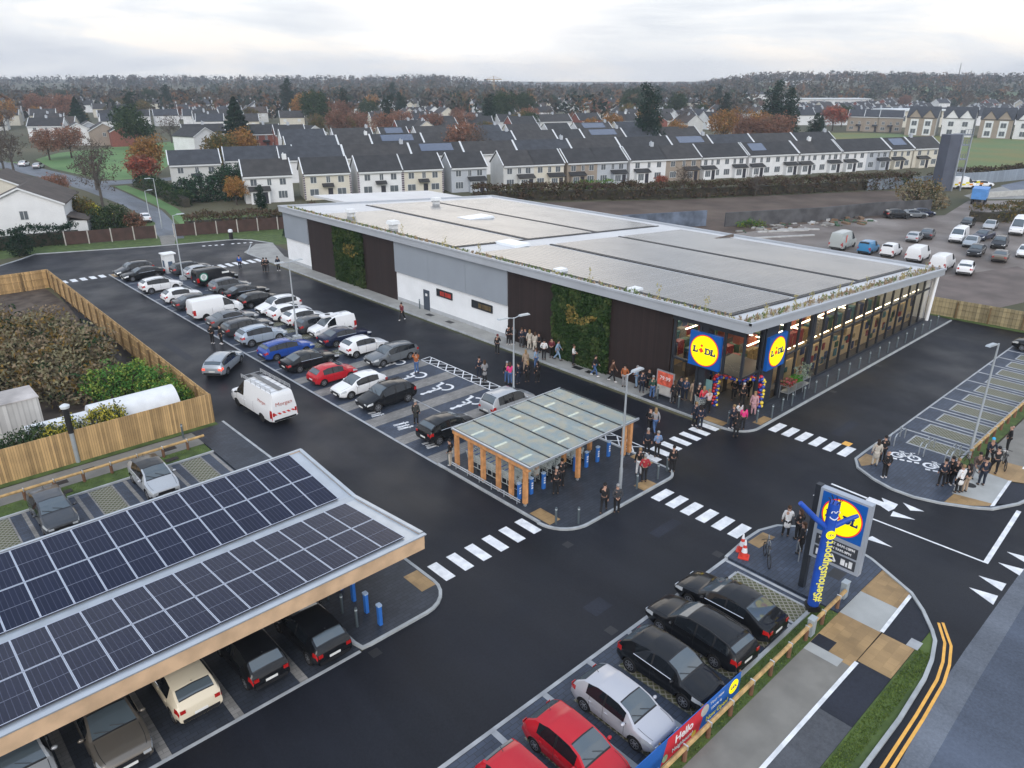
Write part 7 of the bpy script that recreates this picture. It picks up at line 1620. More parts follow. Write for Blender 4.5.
def tree_proto(kind, h, r, n, s, seed, shape='round', twig=0):
    rnd = random.Random(seed); t = thing('tree', None, 'tree'); trunk(t, h, h * .022 + .06, 7, r * .75, rnd, BARKG if kind == 'bare' else BARK, twig)
    q = MB()
    if shape == 'round':
        lobes = [(0, 0, h * .62, r * .75)] + [(r * .62 * math.cos(a) * rnd.uniform(.7, 1.1), r * .62 * math.sin(a) * rnd.uniform(.7, 1.1), h * rnd.uniform(.42, .82), r * rnd.uniform(.33, .52)) for a in [6.28 * k / 9 + rnd.uniform(-.3, .3) for k in range(9)]] + [(rnd.uniform(-.2, .2) * r, rnd.uniform(-.2, .2) * r, h * .86, r * .42)]
        crown(q, lobes, n, s, rnd, 2, .45, (3, 1.3))
    elif shape == 'cone':
        for k in range(n):
            f = rnd.random() ** .75; z = h * (.08 + .92 * f); rr = r * (1 - f) ** .8 * (.55 + .45 * rnd.random() ** .5) * (1 + .25 * math.sin(z * 5)); a = rnd.uniform(0, 6.28); quadleaf(q, (rr * math.cos(a), rr * math.sin(a), z), s, rnd, 0 if rnd.random() < .7 else 1)
    elif shape == 'tall':
        lobes = [(r * .35 * math.cos(k * 2.1), r * .35 * math.sin(k * 2.1), h * (.2 + .75 * k / 9), r * (.75 - .045 * k) * rnd.uniform(.85, 1.1)) for k in range(10)]; crown(q, lobes, n, s, rnd, 2, .5, (3, 1))
    q.build('crown', list(LM[kind]), t); return t
TP = {}
TP['orange'] = tree_proto('orange', 9, 4.2, 3600, .24, 1); TP['rust'] = tree_proto('rust', 8.5, 4.6, 3600, .22, 2); TP['red'] = tree_proto('red', 6.5, 3.4, 2600, .22, 3); TP['green'] = tree_proto('green', 12, 6.2, 5200, .30, 4); TP['conifer'] = tree_proto('conifer', 14, 4.6, 4200, .42, 5, 'cone'); TP['tall'] = tree_proto('conifer', 15, 3.4, 4200, .3, 6, 'tall'); TP['olive'] = tree_proto('olive', 8, 3.8, 3000, .24, 7); TP['bare'] = tree_proto('bare', 9, 4.0, 1500, .17, 8, 'round', 5); TP['bare2'] = tree_proto('bare', 11, 4.2, 1100, .15, 18, 'round', 7)
TREEG = dict(orange='orange leaved', rust='rust brown leaved', red='bright red leaved', green='broad dark green', conifer='pointed dark conifer', tall='tall dark columnar', olive='yellowing olive', bare='nearly bare brown', bare2='bare grey')
def tree(kind, P, sc, label, group=None, rz=None, name='tree'):
    o = dup(TP[kind], (P[0], P[1], hill(P[0], P[1])), random.uniform(0, 6.28) if rz is None else rz, label, 'tree', group, None, sc); o.name = name; return o
for k, P, s, l in (('orange', (59.55, 187.52), 1.0, 'round orange tree at the near edge of the green'), ('red', (52.62, 170.63), 1.0, 'low bright red tree below the round orange tree'), ('rust', (52.62, 249.45), .95, 'left of two rust coloured trees on the green'), ('rust', (58.81, 251.68), 1.0, 'right of two rust coloured trees on the green'),
    ('green', (81.63, 266.80), 1.05, 'broad dark green tree at the far side of the green'), ('bare', (100.49, 288.30), 1.05, 'brown thinning tree right of the broad green tree'), ('conifer', (93.13, 374.50), 1.0, 'dark pointed conifer beyond the left houses'), ('conifer', (101.90, 234.73), 1.15, 'broad dark conifer left of the brick houses'),
    ('olive', (77.15, 188.02), 1.15, 'yellow olive tree beside the brown roofed terrace'), ('orange', (84.92, 193.14), 1.05, 'orange tree in front of the broad conifer'), ('rust', (136.52, 167.48), 1.2, 'pinkish brown tree rising between the dark roofs'), ('bare', (133.34, 156.44), 1.1, 'bare brown tree beside the pinkish brown one'),
    ('tall', (199.94, 152.68), 1.3, 'tall dark evergreen behind the terraces, centre'), ('orange', (212.74, 151.08), 1.0, 'orange tree just right of the tall evergreen'), ('orange', (238.62, 149.44), 1.3, 'wide orange tree above the terrace roofs'), ('rust', (231.15, 134.83), 1.2, 'rust tree left of the pair of evergreens'), ('orange', (247.63, 141.52), 1.25, 'second wide orange tree left of the pair of evergreens'),
    ('tall', (277.05, 152.72), 1.35, 'left of two dark evergreens by the school'), ('tall', (272.18, 143.86), 1.2, 'right of two dark evergreens by the school'), ('rust', (231.12, 125.13), 1.3, 'brown tree in front of the two evergreens'), ('red', (348.51, 162.13), 1.6, 'red tree left of the brick fronted houses'), ('green', (382.17, 173.57), .8, 'rounded green tree behind the red tree'), ('conifer', (337.59, 162.43), .5, 'low dark conifer at the edge of the field'),
    ('rust', (319.04, 347.87), 1.6, 'dark red tree beyond the terraces'), ('green', (220.54, 347.16), .9, 'round green tree beyond the terraces'), ('tall', (226.42, 442.80), 1.4, 'dark columnar tree above the brick houses'), ('orange', (196.13, 368.08), 1.6, 'orange tree right of the dark columnar tree'), ('rust', (192.06, 326.82), 1.4, 'wide brown tree above the white gable'), ('red', (129.31, 245.63), 1.0, 'coral red tree beside the brick houses'),
    ('bare', (44.07, 174.19), 1.1, 'bare grey brown tree over the side road'), ('bare2', (36.72, 143.61), .95, 'bare spreading tree left of the side road'), ('bare2', (35.39, 204.18), 1.0, 'bare tree at the left by the side road bend'), ('bare', (35.59, 216.81), 1.1, 'bare twiggy tree at the left edge'), ('rust', (32.88, 157.51), .62, 'dark plum shrub tree behind the white house'), ('olive', (29.87, 129.62), .6, 'yellow green bush tree beside the white house porch'),
    ('orange', (75.88, 427.05), 1.3, 'orange tree at the far left among the houses'), ('rust', (99.70, 475.83), 1.6, 'brown red tree beyond the left houses'), ('rust', (109.56, 467.41), 1.6, 'tall brown red tree left of the pointed conifer'), ('orange', (217.30, 191.98), .9, 'golden brown tree behind the dark roofs'), ('orange', (239.17, 199.82), 1.0, 'ochre tree behind the dark roofs, right'), ('red', (384.00, 327.48), 1.3, 'coral tree among far new houses'), ('olive', (352.72, 434.83), 1.6, 'olive tree near the crane'), ('rust', (145.89, 200.45), .5, 'small brown tree at the terrace backs'), ('red', (131.20, 95.88), .45, 'small russet shrub in front of the terrace'), ('bare', (134.80, 92.65), .55, 'bare reddish tree in a terrace front garden'), ('bare', (138.24, 77.90), .45, 'brown bush at the hedge'), ('bare', (194.35, 89.33), .5, 'brown bare tree in front of the terrace right end'),
    ('orange', (57.06, 135.70), .55, 'golden small tree beside the first white house'), ('tall', (56.95, 125.33), .3, 'slim dark shrub at the brown fence'), ('conifer', (49.82, 101.95), .16, 'small conifer shrub by the store corner')):
    tree(k, P, s, l)
rnd = random.Random(21); kinds = ['rust', 'bare', 'orange', 'green', 'olive', 'orange', 'bare', 'rust', 'bare2', 'olive', 'tall']
for _ in range(215):
    a = rnd.uniform(-.72, .72); d = rnd.uniform(235, 640); 
    X, Y = d * (FX + a * RX), d * (FY + a * RY)
    if 240 < d < 620 and a > .30: continue
    if d < 300 and a < -.25: continue
    if -.26 < a < .36 and d < 270: continue
    k = rnd.choice(kinds); tree(k, (X, Y), rnd.uniform(.7, 1.3), TREEG[k] + ' tree among the houses of the distant estate', 'trees among the distant houses')
for p in TP.values(): kill(p)
# distant woods: one mass nobody could count
FM = [leaf_mat('wood_brown', (.055, .044, .030), (.072, .056, .037), (.09, .068, .043)), leaf_mat('wood_grey', (.042, .040, .034), (.052, .049, .041), (.062, .058, .047)), leaf_mat('wood_green', (.018, .028, .02), (.025, .036, .024), (.032, .044, .028)), leaf_mat('wood_conifer', (.008, .018, .015), (.014, .026, .02), (.022, .035, .026)), leaf_mat('wood_orange', (.10, .058, .032), (.13, .072, .036), (.15, .085, .042))]
def wood(n, dr, ar, seed, wfun, cone=lambda a: .15, label=None, dens=lambda d, a: 1):
    q = MB(); rnd = random.Random(seed); c = 0
    while c < n:
        a = rnd.uniform(*ar); d = math.sqrt(rnd.uniform(dr[0] ** 2, dr[1] ** 2))
        if rnd.random() > dens(d, a): c += .25; continue
        X, Y = d * (FX + a * RX), d * (FY + a * RY); z = hill(X, Y); c += 1
        m = rnd.choices(range(5), wfun(a))[0]; h = rnd.uniform(8, 15); r = rnd.uniform(3.2, 6.0)
        if m == 3 and rnd.random() < cone(a):
            h *= 1.35
            for k in range(16):
                f = (k + rnd.random()) / 16; b = rnd.uniform(0, 6.28); quadleaf(q, (X + 2.6 * (1 - f) * math.cos(b), Y + 2.6 * (1 - f) * math.sin(b), z + h * f), 1.35 * (1.15 - f), rnd, m)
        else:
            for k in range(26):
                v = Vector((rnd.gauss(0, 1), rnd.gauss(0, 1), rnd.gauss(0, 1))).normalized(); rr = r * (.6 + .4 * rnd.random())
                quadleaf(q, (X + v.x * rr, Y + v.y * rr, max(z + .5, z + h * .55 + v.z * h * .45)), rnd.uniform(1.0, 1.9), rnd, m)
    o = q.build('woodland', FM); tag(o, kind='stuff'); return o
def openland(d, a):
    X, Y = d * (FX + a * RX), d * (FY + a * RY)
    n = mnoise.noise((X * .006, Y * .006, 3.3))
    return 0.06 if (n > .18 and d > 700) else 1
wood(2000, (640, 1050), (-.74, .74), 31, lambda a: (4, 3, 3, 1.6, 1.1), dens=openland)
wood(2600, (1050, 1600), (-.74, .74), 32, lambda a: (3.5, 3, 2, 4 if a < .1 else 1.2, .8 if a < .1 else 1.6), lambda a: .6 if a < .1 else .1, dens=openland)
wood(520, (420, 660), (-.74, .74), 33, lambda a: (3, 2.6, 2, 1.2, 1.3), dens=lambda d, a: .0 if a > .30 else .75)
sheet_z = lambda P, m, n='hill_field': None
for (a0, a1, d0, d1) in ((.30, .36, 900, 960), (.40, .47, 840, 900), (.49, .56, 880, 960), (.58, .64, 820, 880), (-.17, -.11, 1330, 1420), (.24, .30, 1000, 1060), (-.03, .03, 980, 1040)):
    mb = MB(); N_ = 6
    for i in range(N_ + 1):
        for j in range(N_ + 1):
            a = a0 + (a1 - a0) * i / N_; d = d0 + (d1 - d0) * j / N_; X, Y = d * (FX + a * RX), d * (FY + a * RY); mb.v.append((X, Y, hill(X, Y) + .6))
    for i in range(N_):
        for j in range(N_): mb.f.append((i * 7 + j, (i + 1) * 7 + j, (i + 1) * 7 + j + 1, i * 7 + j + 1)); mb.m.append(0)
    struct('hill_field', mb, mat('hill_grass', (.075, .12, .045), .9, scale=.03, coords='World', col2=(.11, .16, .06)))
# hedges and shrubs
def hedge(label, pts, w, h, kind, n, s, name='hedge', seed=1, wob=.25, z=0):
    t = thing(name, label, 'hedge', (pts[0][0], pts[0][1], z)); o = pts[0]; q = MB(); rnd = random.Random(seed); L_ = [math.hypot(b[0] - a[0], b[1] - a[1]) for a, b in zip(pts, pts[1:])]; T = sum(L_); M_ = LM[kind]
    core = MB(); strip(core, [(p[0] - o[0], p[1] - o[1]) for p in pts], w * .45, 0, h * .6); core.build('stems', [mat('hedge_core', (.04, .036, .024), .95, var=.3)], t)
    for _ in range(n // 6):
        d = rnd.uniform(0, T); i = 0
        while d > L_[i]: d -= L_[i]; i += 1
        f = d / L_[i]; a, b = pts[i], pts[i + 1]; ux, uy = (b[0] - a[0]) / L_[i], (b[1] - a[1]) / L_[i]; cx, cy = a[0] + (b[0] - a[0]) * f - o[0], a[1] + (b[1] - a[1]) * f - o[1]
        hh = h * (1 + wob * mnoise.noise((cx * .35, cy * .35, seed))); side = rnd.choice((0, 0, 1, -1)); 
        if side: off, zz = side * w / 2 * rnd.uniform(.8, 1.05), hh * rnd.random()
        else: off, zz = w * rnd.uniform(-.5, .5), hh * rnd.uniform(.88, 1.03)
        m = rnd.choices(range(len(M_)), [3, 1.2, 1, 1][:len(M_)])[0]
        for _ in range(6): quadleaf(q, (cx - uy * off + rnd.gauss(0, s), cy + ux * off + rnd.gauss(0, s), max(.03, zz + rnd.gauss(0, s))), s, rnd, m)
    q.build('foliage', list(M_), t); return t
hedge('long brown hedge along the terrace front gardens', [(92, 110), (101, 104.5), (121, 89), (143, 77.5), (167, 66), (176, 62)], 3.2, 2.8, 'brownhedge', 16000, .22, seed=3)
hedge('brown hedge strip between hoarding and grass field', [(184, 61), (208, 53.5), (245, 45)], 2.5, 2.6, 'brownhedge', 4200, .25, seed=4)
hedge('clipped green hedge behind the yard vehicles', [(139.5, 39.5), (140, 36.5), (151, 33), (160, 30)], 3.0, 2.5, 'olive', 5000, .14, seed=5)
hedge('dark green hedge in front of the white gabled house', [(8, 121), (20, 119.5), (26.5, 118.5)], 2.6, 2.7, 'conifer', 6000, .13, seed=6)
hedge('green clipped hedge along the side road', [(49.3, 139), (51, 158), (53, 176)], 2.4, 2.6, 'green', 5200, .16, seed=7)
hedge('rough brown shrubs behind the brown fence', [(40.5, 116.5), (50, 113.5), (63, 110)], 3.5, 2.3, 'brownhedge', 6000, .16, seed=8, wob=.5)
hedge('green front garden hedge before the cream terrace house', [(104.5, 112), (110, 110)], 1.6, 1.5, 'green', 900, .14, seed=9)
hedge('bright green garden hedge in the terrace middle', [(118, 108.2), (127, 105)], 1.5, 1.6, 'lush', 1000, .15, seed=10)
def bush(name, label, P, lobes, kind, n, s, seed, stems=True, hollow=.5):
    t = thing(name, label, 'shrub', (P[0], P[1], 0)); rnd = random.Random(seed); q = MB(); crown(q, lobes, n, s, rnd, len(LM[kind]), hollow, [3, 2, 1, .7][:len(LM[kind])]); q.build('foliage', list(LM[kind]), t)
    b = MB()
    for _ in range(16):
        l = rnd.choice(lobes); b.tube([(l[0] * .4 + rnd.uniform(-.5, .5), l[1] * .4 + rnd.uniform(-.5, .5), 0), (l[0] + rnd.uniform(-.5, .5), l[1] + rnd.uniform(-.5, .5), l[2] + l[3] * rnd.uniform(.2, .95))], [.05, .012], 4)
    b.build('stems', [BARK], t); return t
bush('thicket', 'large brown overgrown thicket filling the fenced soil plot', (7, 65), [(0, 0, 2.2, 3.0), (4.0, 1.0, 2.0, 2.7), (-4, 0, 2.4, 3.2), (2, 5, 1.8, 2.6), (-3, 6, 2.0, 3.0), (5, -4, 1.8, 2.6), (0, -5, 2.2, 3.0), (-5, -5, 2.4, 3.2), (-9, 2, 2.4, 3.4), (-9, -6, 2.4, 3.4), (3, -8, 1.5, 2.2), (-2, 10, 1.2, 2.2), (4.5, 7.5, 1.0, 1.9), (-14, 0, 2.4, 3.6), (-8, 9, 1.6, 2.8), (6.6, .5, 1.2, 1.8)], 'jungle', 46000, .145, 5, hollow=.35)
bush('shrub', 'bright green shrub in the corner of the two larch fences', (13.6, 54.6), [(0, 0, 1.3, 1.5), (1.1, -1.4, 1.2, 1.3), (-1.6, .6, 1.3, 1.5), (.6, 1.4, 1.2, 1.2), (1.2, -3.2, .9, 1.1)], 'lush', 7000, .10, 6)
bush('shrub', 'lime green shrub tight in the fence corner', (15.0, 49.8), [(0, 0, 1.0, 1.0), (-.2, 1.5, 1.0, 1.0)], 'lush', 2600, .09, 7)
bush('shrub', 'yellow green shrub above the fence left of the polytunnel', (9.6, 47.9), [(0, 0, 1.9, .75), (-1.3, 0, 1.7, .8), (.9, 0, 2.0, .6), (-2.6, .1, 1.5, .8)], 'yellow', 3400, .085, 8)
bush('shrub', 'green shrub along the fence in front of the container', (5.2, 48.4), [(0, 0, 1.4, .9), (-1.4, 0, 1.2, .9), (1.2, 0, 1.6, .8)], 'green', 3000, .085, 9)
bush('shrub', 'golden green bush beside the porch of the white house', (31.5, 130), [(0, 0, 1.6, 1.8), (.8, 2.2, 1.5, 1.6), (1.5, -1.5, 1.2, 1.4)], 'yellow', 3600, .15, 10)
bush('shrub', 'dark green shrub mass beside the white car', (32.6, 123.6), [(0, 0, 1.8, 2.2), (-1.6, 1.0, 1.7, 2.0), (1.4, 2.2, 1.8, 2.0), (-2, -1.5, 1.3, 1.6), (2.2, .0, 1.4, 1.5)], 'green', 4200, .16, 11)
bush('shrub', 'brown red shrub at the end of the dark shrub mass', (35.2, 122.6), [(0, 0, 1.3, 1.5), (.3, 1.4, 1.2, 1.2)], 'rust', 1600, .14, 12)
bush('shrub', 'blue green shrub standing on the verge at the left', (18.4, 113.6), [(0, 0, 1.3, 1.5), (0, .3, 2.4, .9)], 'conifer', 2200, .12, 13)
bush('conifer_clump', 'wide clump of dark green conifers below the grey house', (58, 143), [(0, 0, 2.8, 3.2), (4, -1.5, 2.8, 3.0), (-4, 1, 2.4, 2.8), (2, 2, 3.6, 2.6), (7, -2.5, 3.2, 3.0), (-6.5, 2.5, 2, 2.2), (4.5, 1, 4.2, 2.2)], 'cypress', 11000, .22, 14)
bush('shrub', 'brown shrub growing over the end of the dark wall', (146.5, 48.6), [(0, 0, 2.0, 2.4), (1, 2.5, 2.4, 2.4), (-1, 3, 3.2, 2.2), (2, .5, 3.4, 1.8), (2.5, -1.2, 1.2, 1.5)], 'jungle', 3400, .2, 15)
bush('shrub', 'low green weeds at the foot of the dark wall', (107.5, 60.8), [(0, 0, .3, .9), (1.6, -.8, .3, .8), (-1.5, .6, .3, .8)], 'lush', 900, .12, 16)
# ---------------------------------------------------------------- houses
SLATE = [mat('slate_%d' % i, c, .75, var=.22, scale=.7) for i, c in enumerate(((.030, .030, .031), (.040, .038, .037), (.060, .047, .039), (.038, .042, .050)))]
WALLS = dict(white=mat('house_white', (.68, .69, .70), .8, var=.05, scale=.5), cream=mat('house_cream', (.58, .55, .47), .8, var=.05, scale=.5), grey=mat('house_grey', (.40, .43, .47), .8, var=.05, scale=.5), tan=mat('house_tan', (.29, .245, .20), .8, var=.06, scale=.5), brick=mat('house_brick', (.22, .075, .055), .8, var=.2, scale=3), pale=mat('house_pale', (.52, .53, .52), .8, var=.05, scale=.5))
VERGE = mat('verge_white', (.66, .68, .69), .7, var=.05); WINF = mat('window_white', (.6, .62, .63), .5, var=0); WING = mat('window_glass', (.11, .125, .14), .06, var=0); DOORM = mat('house_door', (.03, .03, .04), .4, var=0); QUO = mat('quoin_dark', (.05, .045, .05), .8, var=0)
def window(t, x, z, w, h, y=-.02, face=-1, panes=2):
    q = MB(); q.span(x - w / 2, x + w / 2, y, y + .05, z, z + h); o = q.build('window', [WINF], t); g = MB(); n = panes
    for k in range(n):
        a = x - w / 2 + .07 + (w - .07) * k / n; g.span(a, a + (w - .07) / n - .07, y - .012, y, z + .07, z + h - .07)
    g.build('pane', [WING], o); return o
def house(X, Y, rz, w, d, eave, rise, wall, roof, label, group, wins=True, porch=None, chimney=None, solar=False, quoin=False, lverge=True, rverge=True, gap=0, name='house', rf=0, both=False):
    """front wall on the local -Y side, ridge along X"""
    t = thing(name, label, 'house', (X, Y, hill(X, Y)), rz, group); W_ = WALLS[wall]
    q = MB(); a, b = gap, w - gap; q.add([(a, 0, 0), (b, 0, 0), (b, d, 0), (a, d, 0), (a, 0, eave), (b, 0, eave), (b, d, eave), (a, d, eave), (a, d / 2, eave + rise), (b, d / 2, eave + rise)], [(0, 1, 5, 4), (2, 3, 7, 6), (1, 2, 6, 9, 5), (3, 0, 4, 8, 7)]); q.build('wall', [W_], t)
    q = MB(); o = .3; sl = rise / (d / 2); ex0, ex1 = a - .12, b + .12
    for s in (0, 1):
        y0, z0 = (-o, eave - o * sl) if s == 0 else (d + o, eave - o * sl)
        P = [(ex0, y0, z0), (ex1, y0, z0), (ex1, d / 2, eave + rise), (ex0, d / 2, eave + rise)]
        q.add(P + [(p[0], p[1], p[2] + .14) for p in P], [(0, 1, 2, 3), (7, 6, 5, 4), (0, 4, 5, 1), (1, 5, 6, 2), (3, 7, 4, 0)])
    r_ = q.build('roof', [SLATE[rf]], t)
    for x, on in ((ex0, lverge), (ex1, rverge)):
        if not on: continue
        q = MB()
        for s in (0, 1):
            y0 = -o if s == 0 else d + o; P = [(x - .1, y0, eave - o * sl + .12), (x + .1, y0, eave - o * sl + .12), (x + .1, d / 2, eave + rise + .12), (x - .1, d / 2, eave + rise + .12)]
            q.add(P + [(p[0], p[1], p[2] + .10) for p in P], [(0, 1, 2, 3), (7, 6, 5, 4), (0, 4, 5, 1), (1, 5, 6, 2), (2, 6, 7, 3), (3, 7, 4, 0)])
        q.build('verge', [VERGE], t)
    q = MB(); q.span(a, b, -o - .08, -o + .05, eave - o * sl - .3, eave - o * sl - .01); q.build('gutter', [WINF], t)
    if chimney is not None:
        q = MB(); q.span(chimney - .4, chimney + .4, d / 2 - .35, d / 2 + .35, eave + rise - .5, eave + rise + .9); q.span(chimney - .25, chimney - .05, d / 2 - .1, d / 2 + .1, eave + rise + .9, eave + rise + 1.15); q.build('chimney', [WALLS['grey'] if w > 9 else VERGE], t)
    if solar:
        q = MB(); P = [(w * .2, 1.0), (w * .82, 1.0), (w * .82, d / 2 - .5), (w * .2, d / 2 - .5)]; q.add([(x, y, eave + y * sl + .22) for x, y in P], [(0, 1, 2, 3)]); q.build('solar_panel', [mat('house_solar', (.07, .09, .14), .12, var=0, coat=1)], t)
    if wins:
        for x, ww in ((.2, 1.2), (.52, .8), (.80, 1.2)): window(t, w * x, 3.1, ww * min(1, w / 7), 1.25)
        if both:
            for x in (.2, .8): window(t, w * x, .9, 1.3, 1.3, d + .0)
        if porch == 'l' or porch == 'r':
            px = w * (.30 if porch == 'l' else .70); window(t, w * (.78 if porch == 'l' else .22), .7, 1.7 * min(1, w / 7), 1.4, -.02, -1, 3)
            q = MB(); q.span(px - 1.7, px + 1.7, -1.2, 0, 0, 2.3); p = q.build('porch', [W_], t)
            q = MB(); q.add([(px - 1.95, -1.5, 2.3), (px + 1.95, -1.5, 2.3), (px + 1.95, 0, 3.0), (px - 1.95, 0, 3.0), (px - 1.95, -1.5, 2.42), (px + 1.95, -1.5, 2.42), (px + 1.95, 0, 3.05), (px - 1.95, 0, 3.05)], [(3, 2, 1, 0), (4, 5, 6, 7), (0, 1, 5, 4), (1, 2, 6, 5), (3, 0, 4, 7)]); q.build('porch_roof', [SLATE[rf]], p)
            window(t, px - .6, .6, 1.5, 1.5, -1.22, -1, 3); q = MB(); q.span(px + .45, px + 1.35, -1.24, -1.2, .05, 2.1); q.build('door', [DOORM], t)
        elif porch == 's':
            q = MB(); q.add([(w * .5 - 1.1, -.9, 2.45), (w * .5 + 1.1, -.9, 2.45), (w * .5 + 1.1, 0, 3.0), (w * .5 - 1.1, 0, 3.0), (w * .5 - 1.1, -.9, 2.6), (w * .5 + 1.1, -.9, 2.6), (w * .5 + 1.1, 0, 3.06), (w * .5 - 1.1, 0, 3.06)], [(3, 2, 1, 0), (4, 5, 6, 7), (0, 1, 5, 4), (1, 2, 6, 5), (3, 0, 4, 7)]); q.build('canopy', [SLATE[rf]], t)
            q = MB(); q.span(w * .5, w * .5 + .9, -.06, -.01, .05, 2.1); q.build('door', [DOORM], t); window(t, w * .2, .8, 1.7, 1.3); window(t, w * .8, .8, 1.7, 1.3)
    if quoin:
        for x in (a, b): q = MB(); q.span(x - .15, x + .15, -.05, .02, .2, 4.9); q.build('quoins', [plank_mat('quoin_blocks', (.05, .045, .05), 'Z', .42, .8, 9.0, .1, .42)], t)
    return t
TH = math.atan2(73.8 - 135.8, 224.3 - 58.9); TX, TY = math.cos(TH), math.sin(TH)
def on1(x): return (x, 135.8 + (x - 58.9) * (73.8 - 135.8) / (224.3 - 58.9))
segs = [(58.9, 67.0, 'white', dict(porch='l', chimney=8.0)), (69.0, 77.1, 'cream', dict(porch='s', quoin=True)), (78.6, 86.7, 'white', dict(porch='s', quoin=True)), (86.9, 94.5, 'cream', dict(porch='s', quoin=True)), (96.2, 103.3, 'grey', dict(porch='r')), (106.8, 113.3, 'pale', dict(porch='r', rverge=False)), (113.3, 119.8, 'cream', dict(porch='r', lverge=False)), (120.6, 127.4, 'tan', dict(porch='l', rverge=False)), (127.4, 134.3, 'grey', dict(porch='r', lverge=False)), (135.1, 143.8, 'white', dict(porch='l', chimney=7.5, rverge=False)), (143.8, 152.5, 'tan', dict(porch='r', lverge=False)),
    (152.8, 158.2, 'white', dict(porch='l', rverge=False)), (158.2, 164.6, 'white', dict(porch='r', lverge=False)), (165.4, 172.0, 'white', dict(porch='l', solar=True, rverge=False)), (172.0, 178.9, 'white', dict(porch='r', lverge=False)), (179.4, 185.2, 'white', dict(porch='l', chimney=5.8, rverge=False)), (185.2, 191.5, 'white', dict(porch='r', lverge=False)), (192.2, 200.0, 'white', dict(porch='l', rverge=False)), (200.0, 207.0, 'grey', dict(porch='r', lverge=False)), (207.5, 214.7, 'cream', dict(porch='l', solar=True, rverge=True)), (215.2, 224.3, 'cream', dict(porch='l', chimney=2.0))]
ORD = ['first', 'second', 'third', 'fourth', 'fifth', 'sixth', 'seventh', 'eighth', 'ninth', 'tenth', 'eleventh', 'twelfth', 'thirteenth', 'fourteenth', 'fifteenth', 'sixteenth', 'seventeenth', 'eighteenth', 'nineteenth', 'twentieth', 'twenty-first', 'twenty-second', 'twenty-third', 'twenty-fourth']
for i, (a, b, wl, kw) in enumerate(segs):
    X, Y = on1(a); house(X, Y, TH, (b - a) / TX, 7.6, 5.0, 2.4, wl, SLATE, '%s house with %s, %s from the left in the front terrace' % ({'white': 'white', 'cream': 'cream', 'grey': 'pale grey', 'tan': 'tan', 'pale': 'off white'}[wl], 'roof solar panels' if kw.get('solar') else 'dark tiled roof', ORD[i]), 'houses of the front terrace', rf=0 if i % 5 else 1, **kw)
rnd = random.Random(77)
def row(p0, p1, lens, word, wl, ridge=2.4, gapf=.0, wins=False):
    a = math.atan2(p1[1] - p0[1], p1[0] - p0[0]); L_ = math.hypot(p1[0] - p0[0], p1[1] - p0[1]); d = 0; i = 0
    while d < L_ - 4:
        w = lens[i % len(lens)]; w = min(w, L_ - d); X, Y = p0[0] + math.cos(a) * d, p0[1] + math.sin(a) * d
        c = wl[i % len(wl)]
        house(X, Y, a, w, 7.6, 5.0, ridge, c, SLATE, '%s house, %s from the left in the %s' % ({'white': 'white', 'cream': 'cream', 'grey': 'pale grey', 'tan': 'tan', 'pale': 'off white', 'brick': 'brick'}[c], ORD[i % 24], word), 'houses of the ' + word, wins=wins, porch='s' if wins else None, chimney=(w * .9 if i % 3 == 1 else None), solar=(i % 5 == 2), rf=(i * 7) % 2 if i % 4 else 3, lverge=True, rverge=True); d += w + gapf; i += 1
row((77.5, 158.2), (222, 101.5), (14.0, 15.5, 12.8, 13.6, 14.8), 'second terrace row', ['white', 'pale', 'white'])
row((93.5, 186.5), (215, 143), (13.5, 9.0, 14.5, 12.5, 15.0), 'third terrace of dark roofs', ['cream', 'white', 'pale'])
row((106.0, 214), (232, 172), (13, 12, 9, 14), 'fourth terrace of dark roofs', ['white', 'white', 'cream'], gapf=2.5)
row((68.2, 165.5), (82, 160.3), (14.6,), 'brown roofed block left of the terraces', ['white'], wins=True)
row((56.0, 164.4), (65.5, 161.2), (10,), 'short block above the conifers', ['pale'], wins=True)
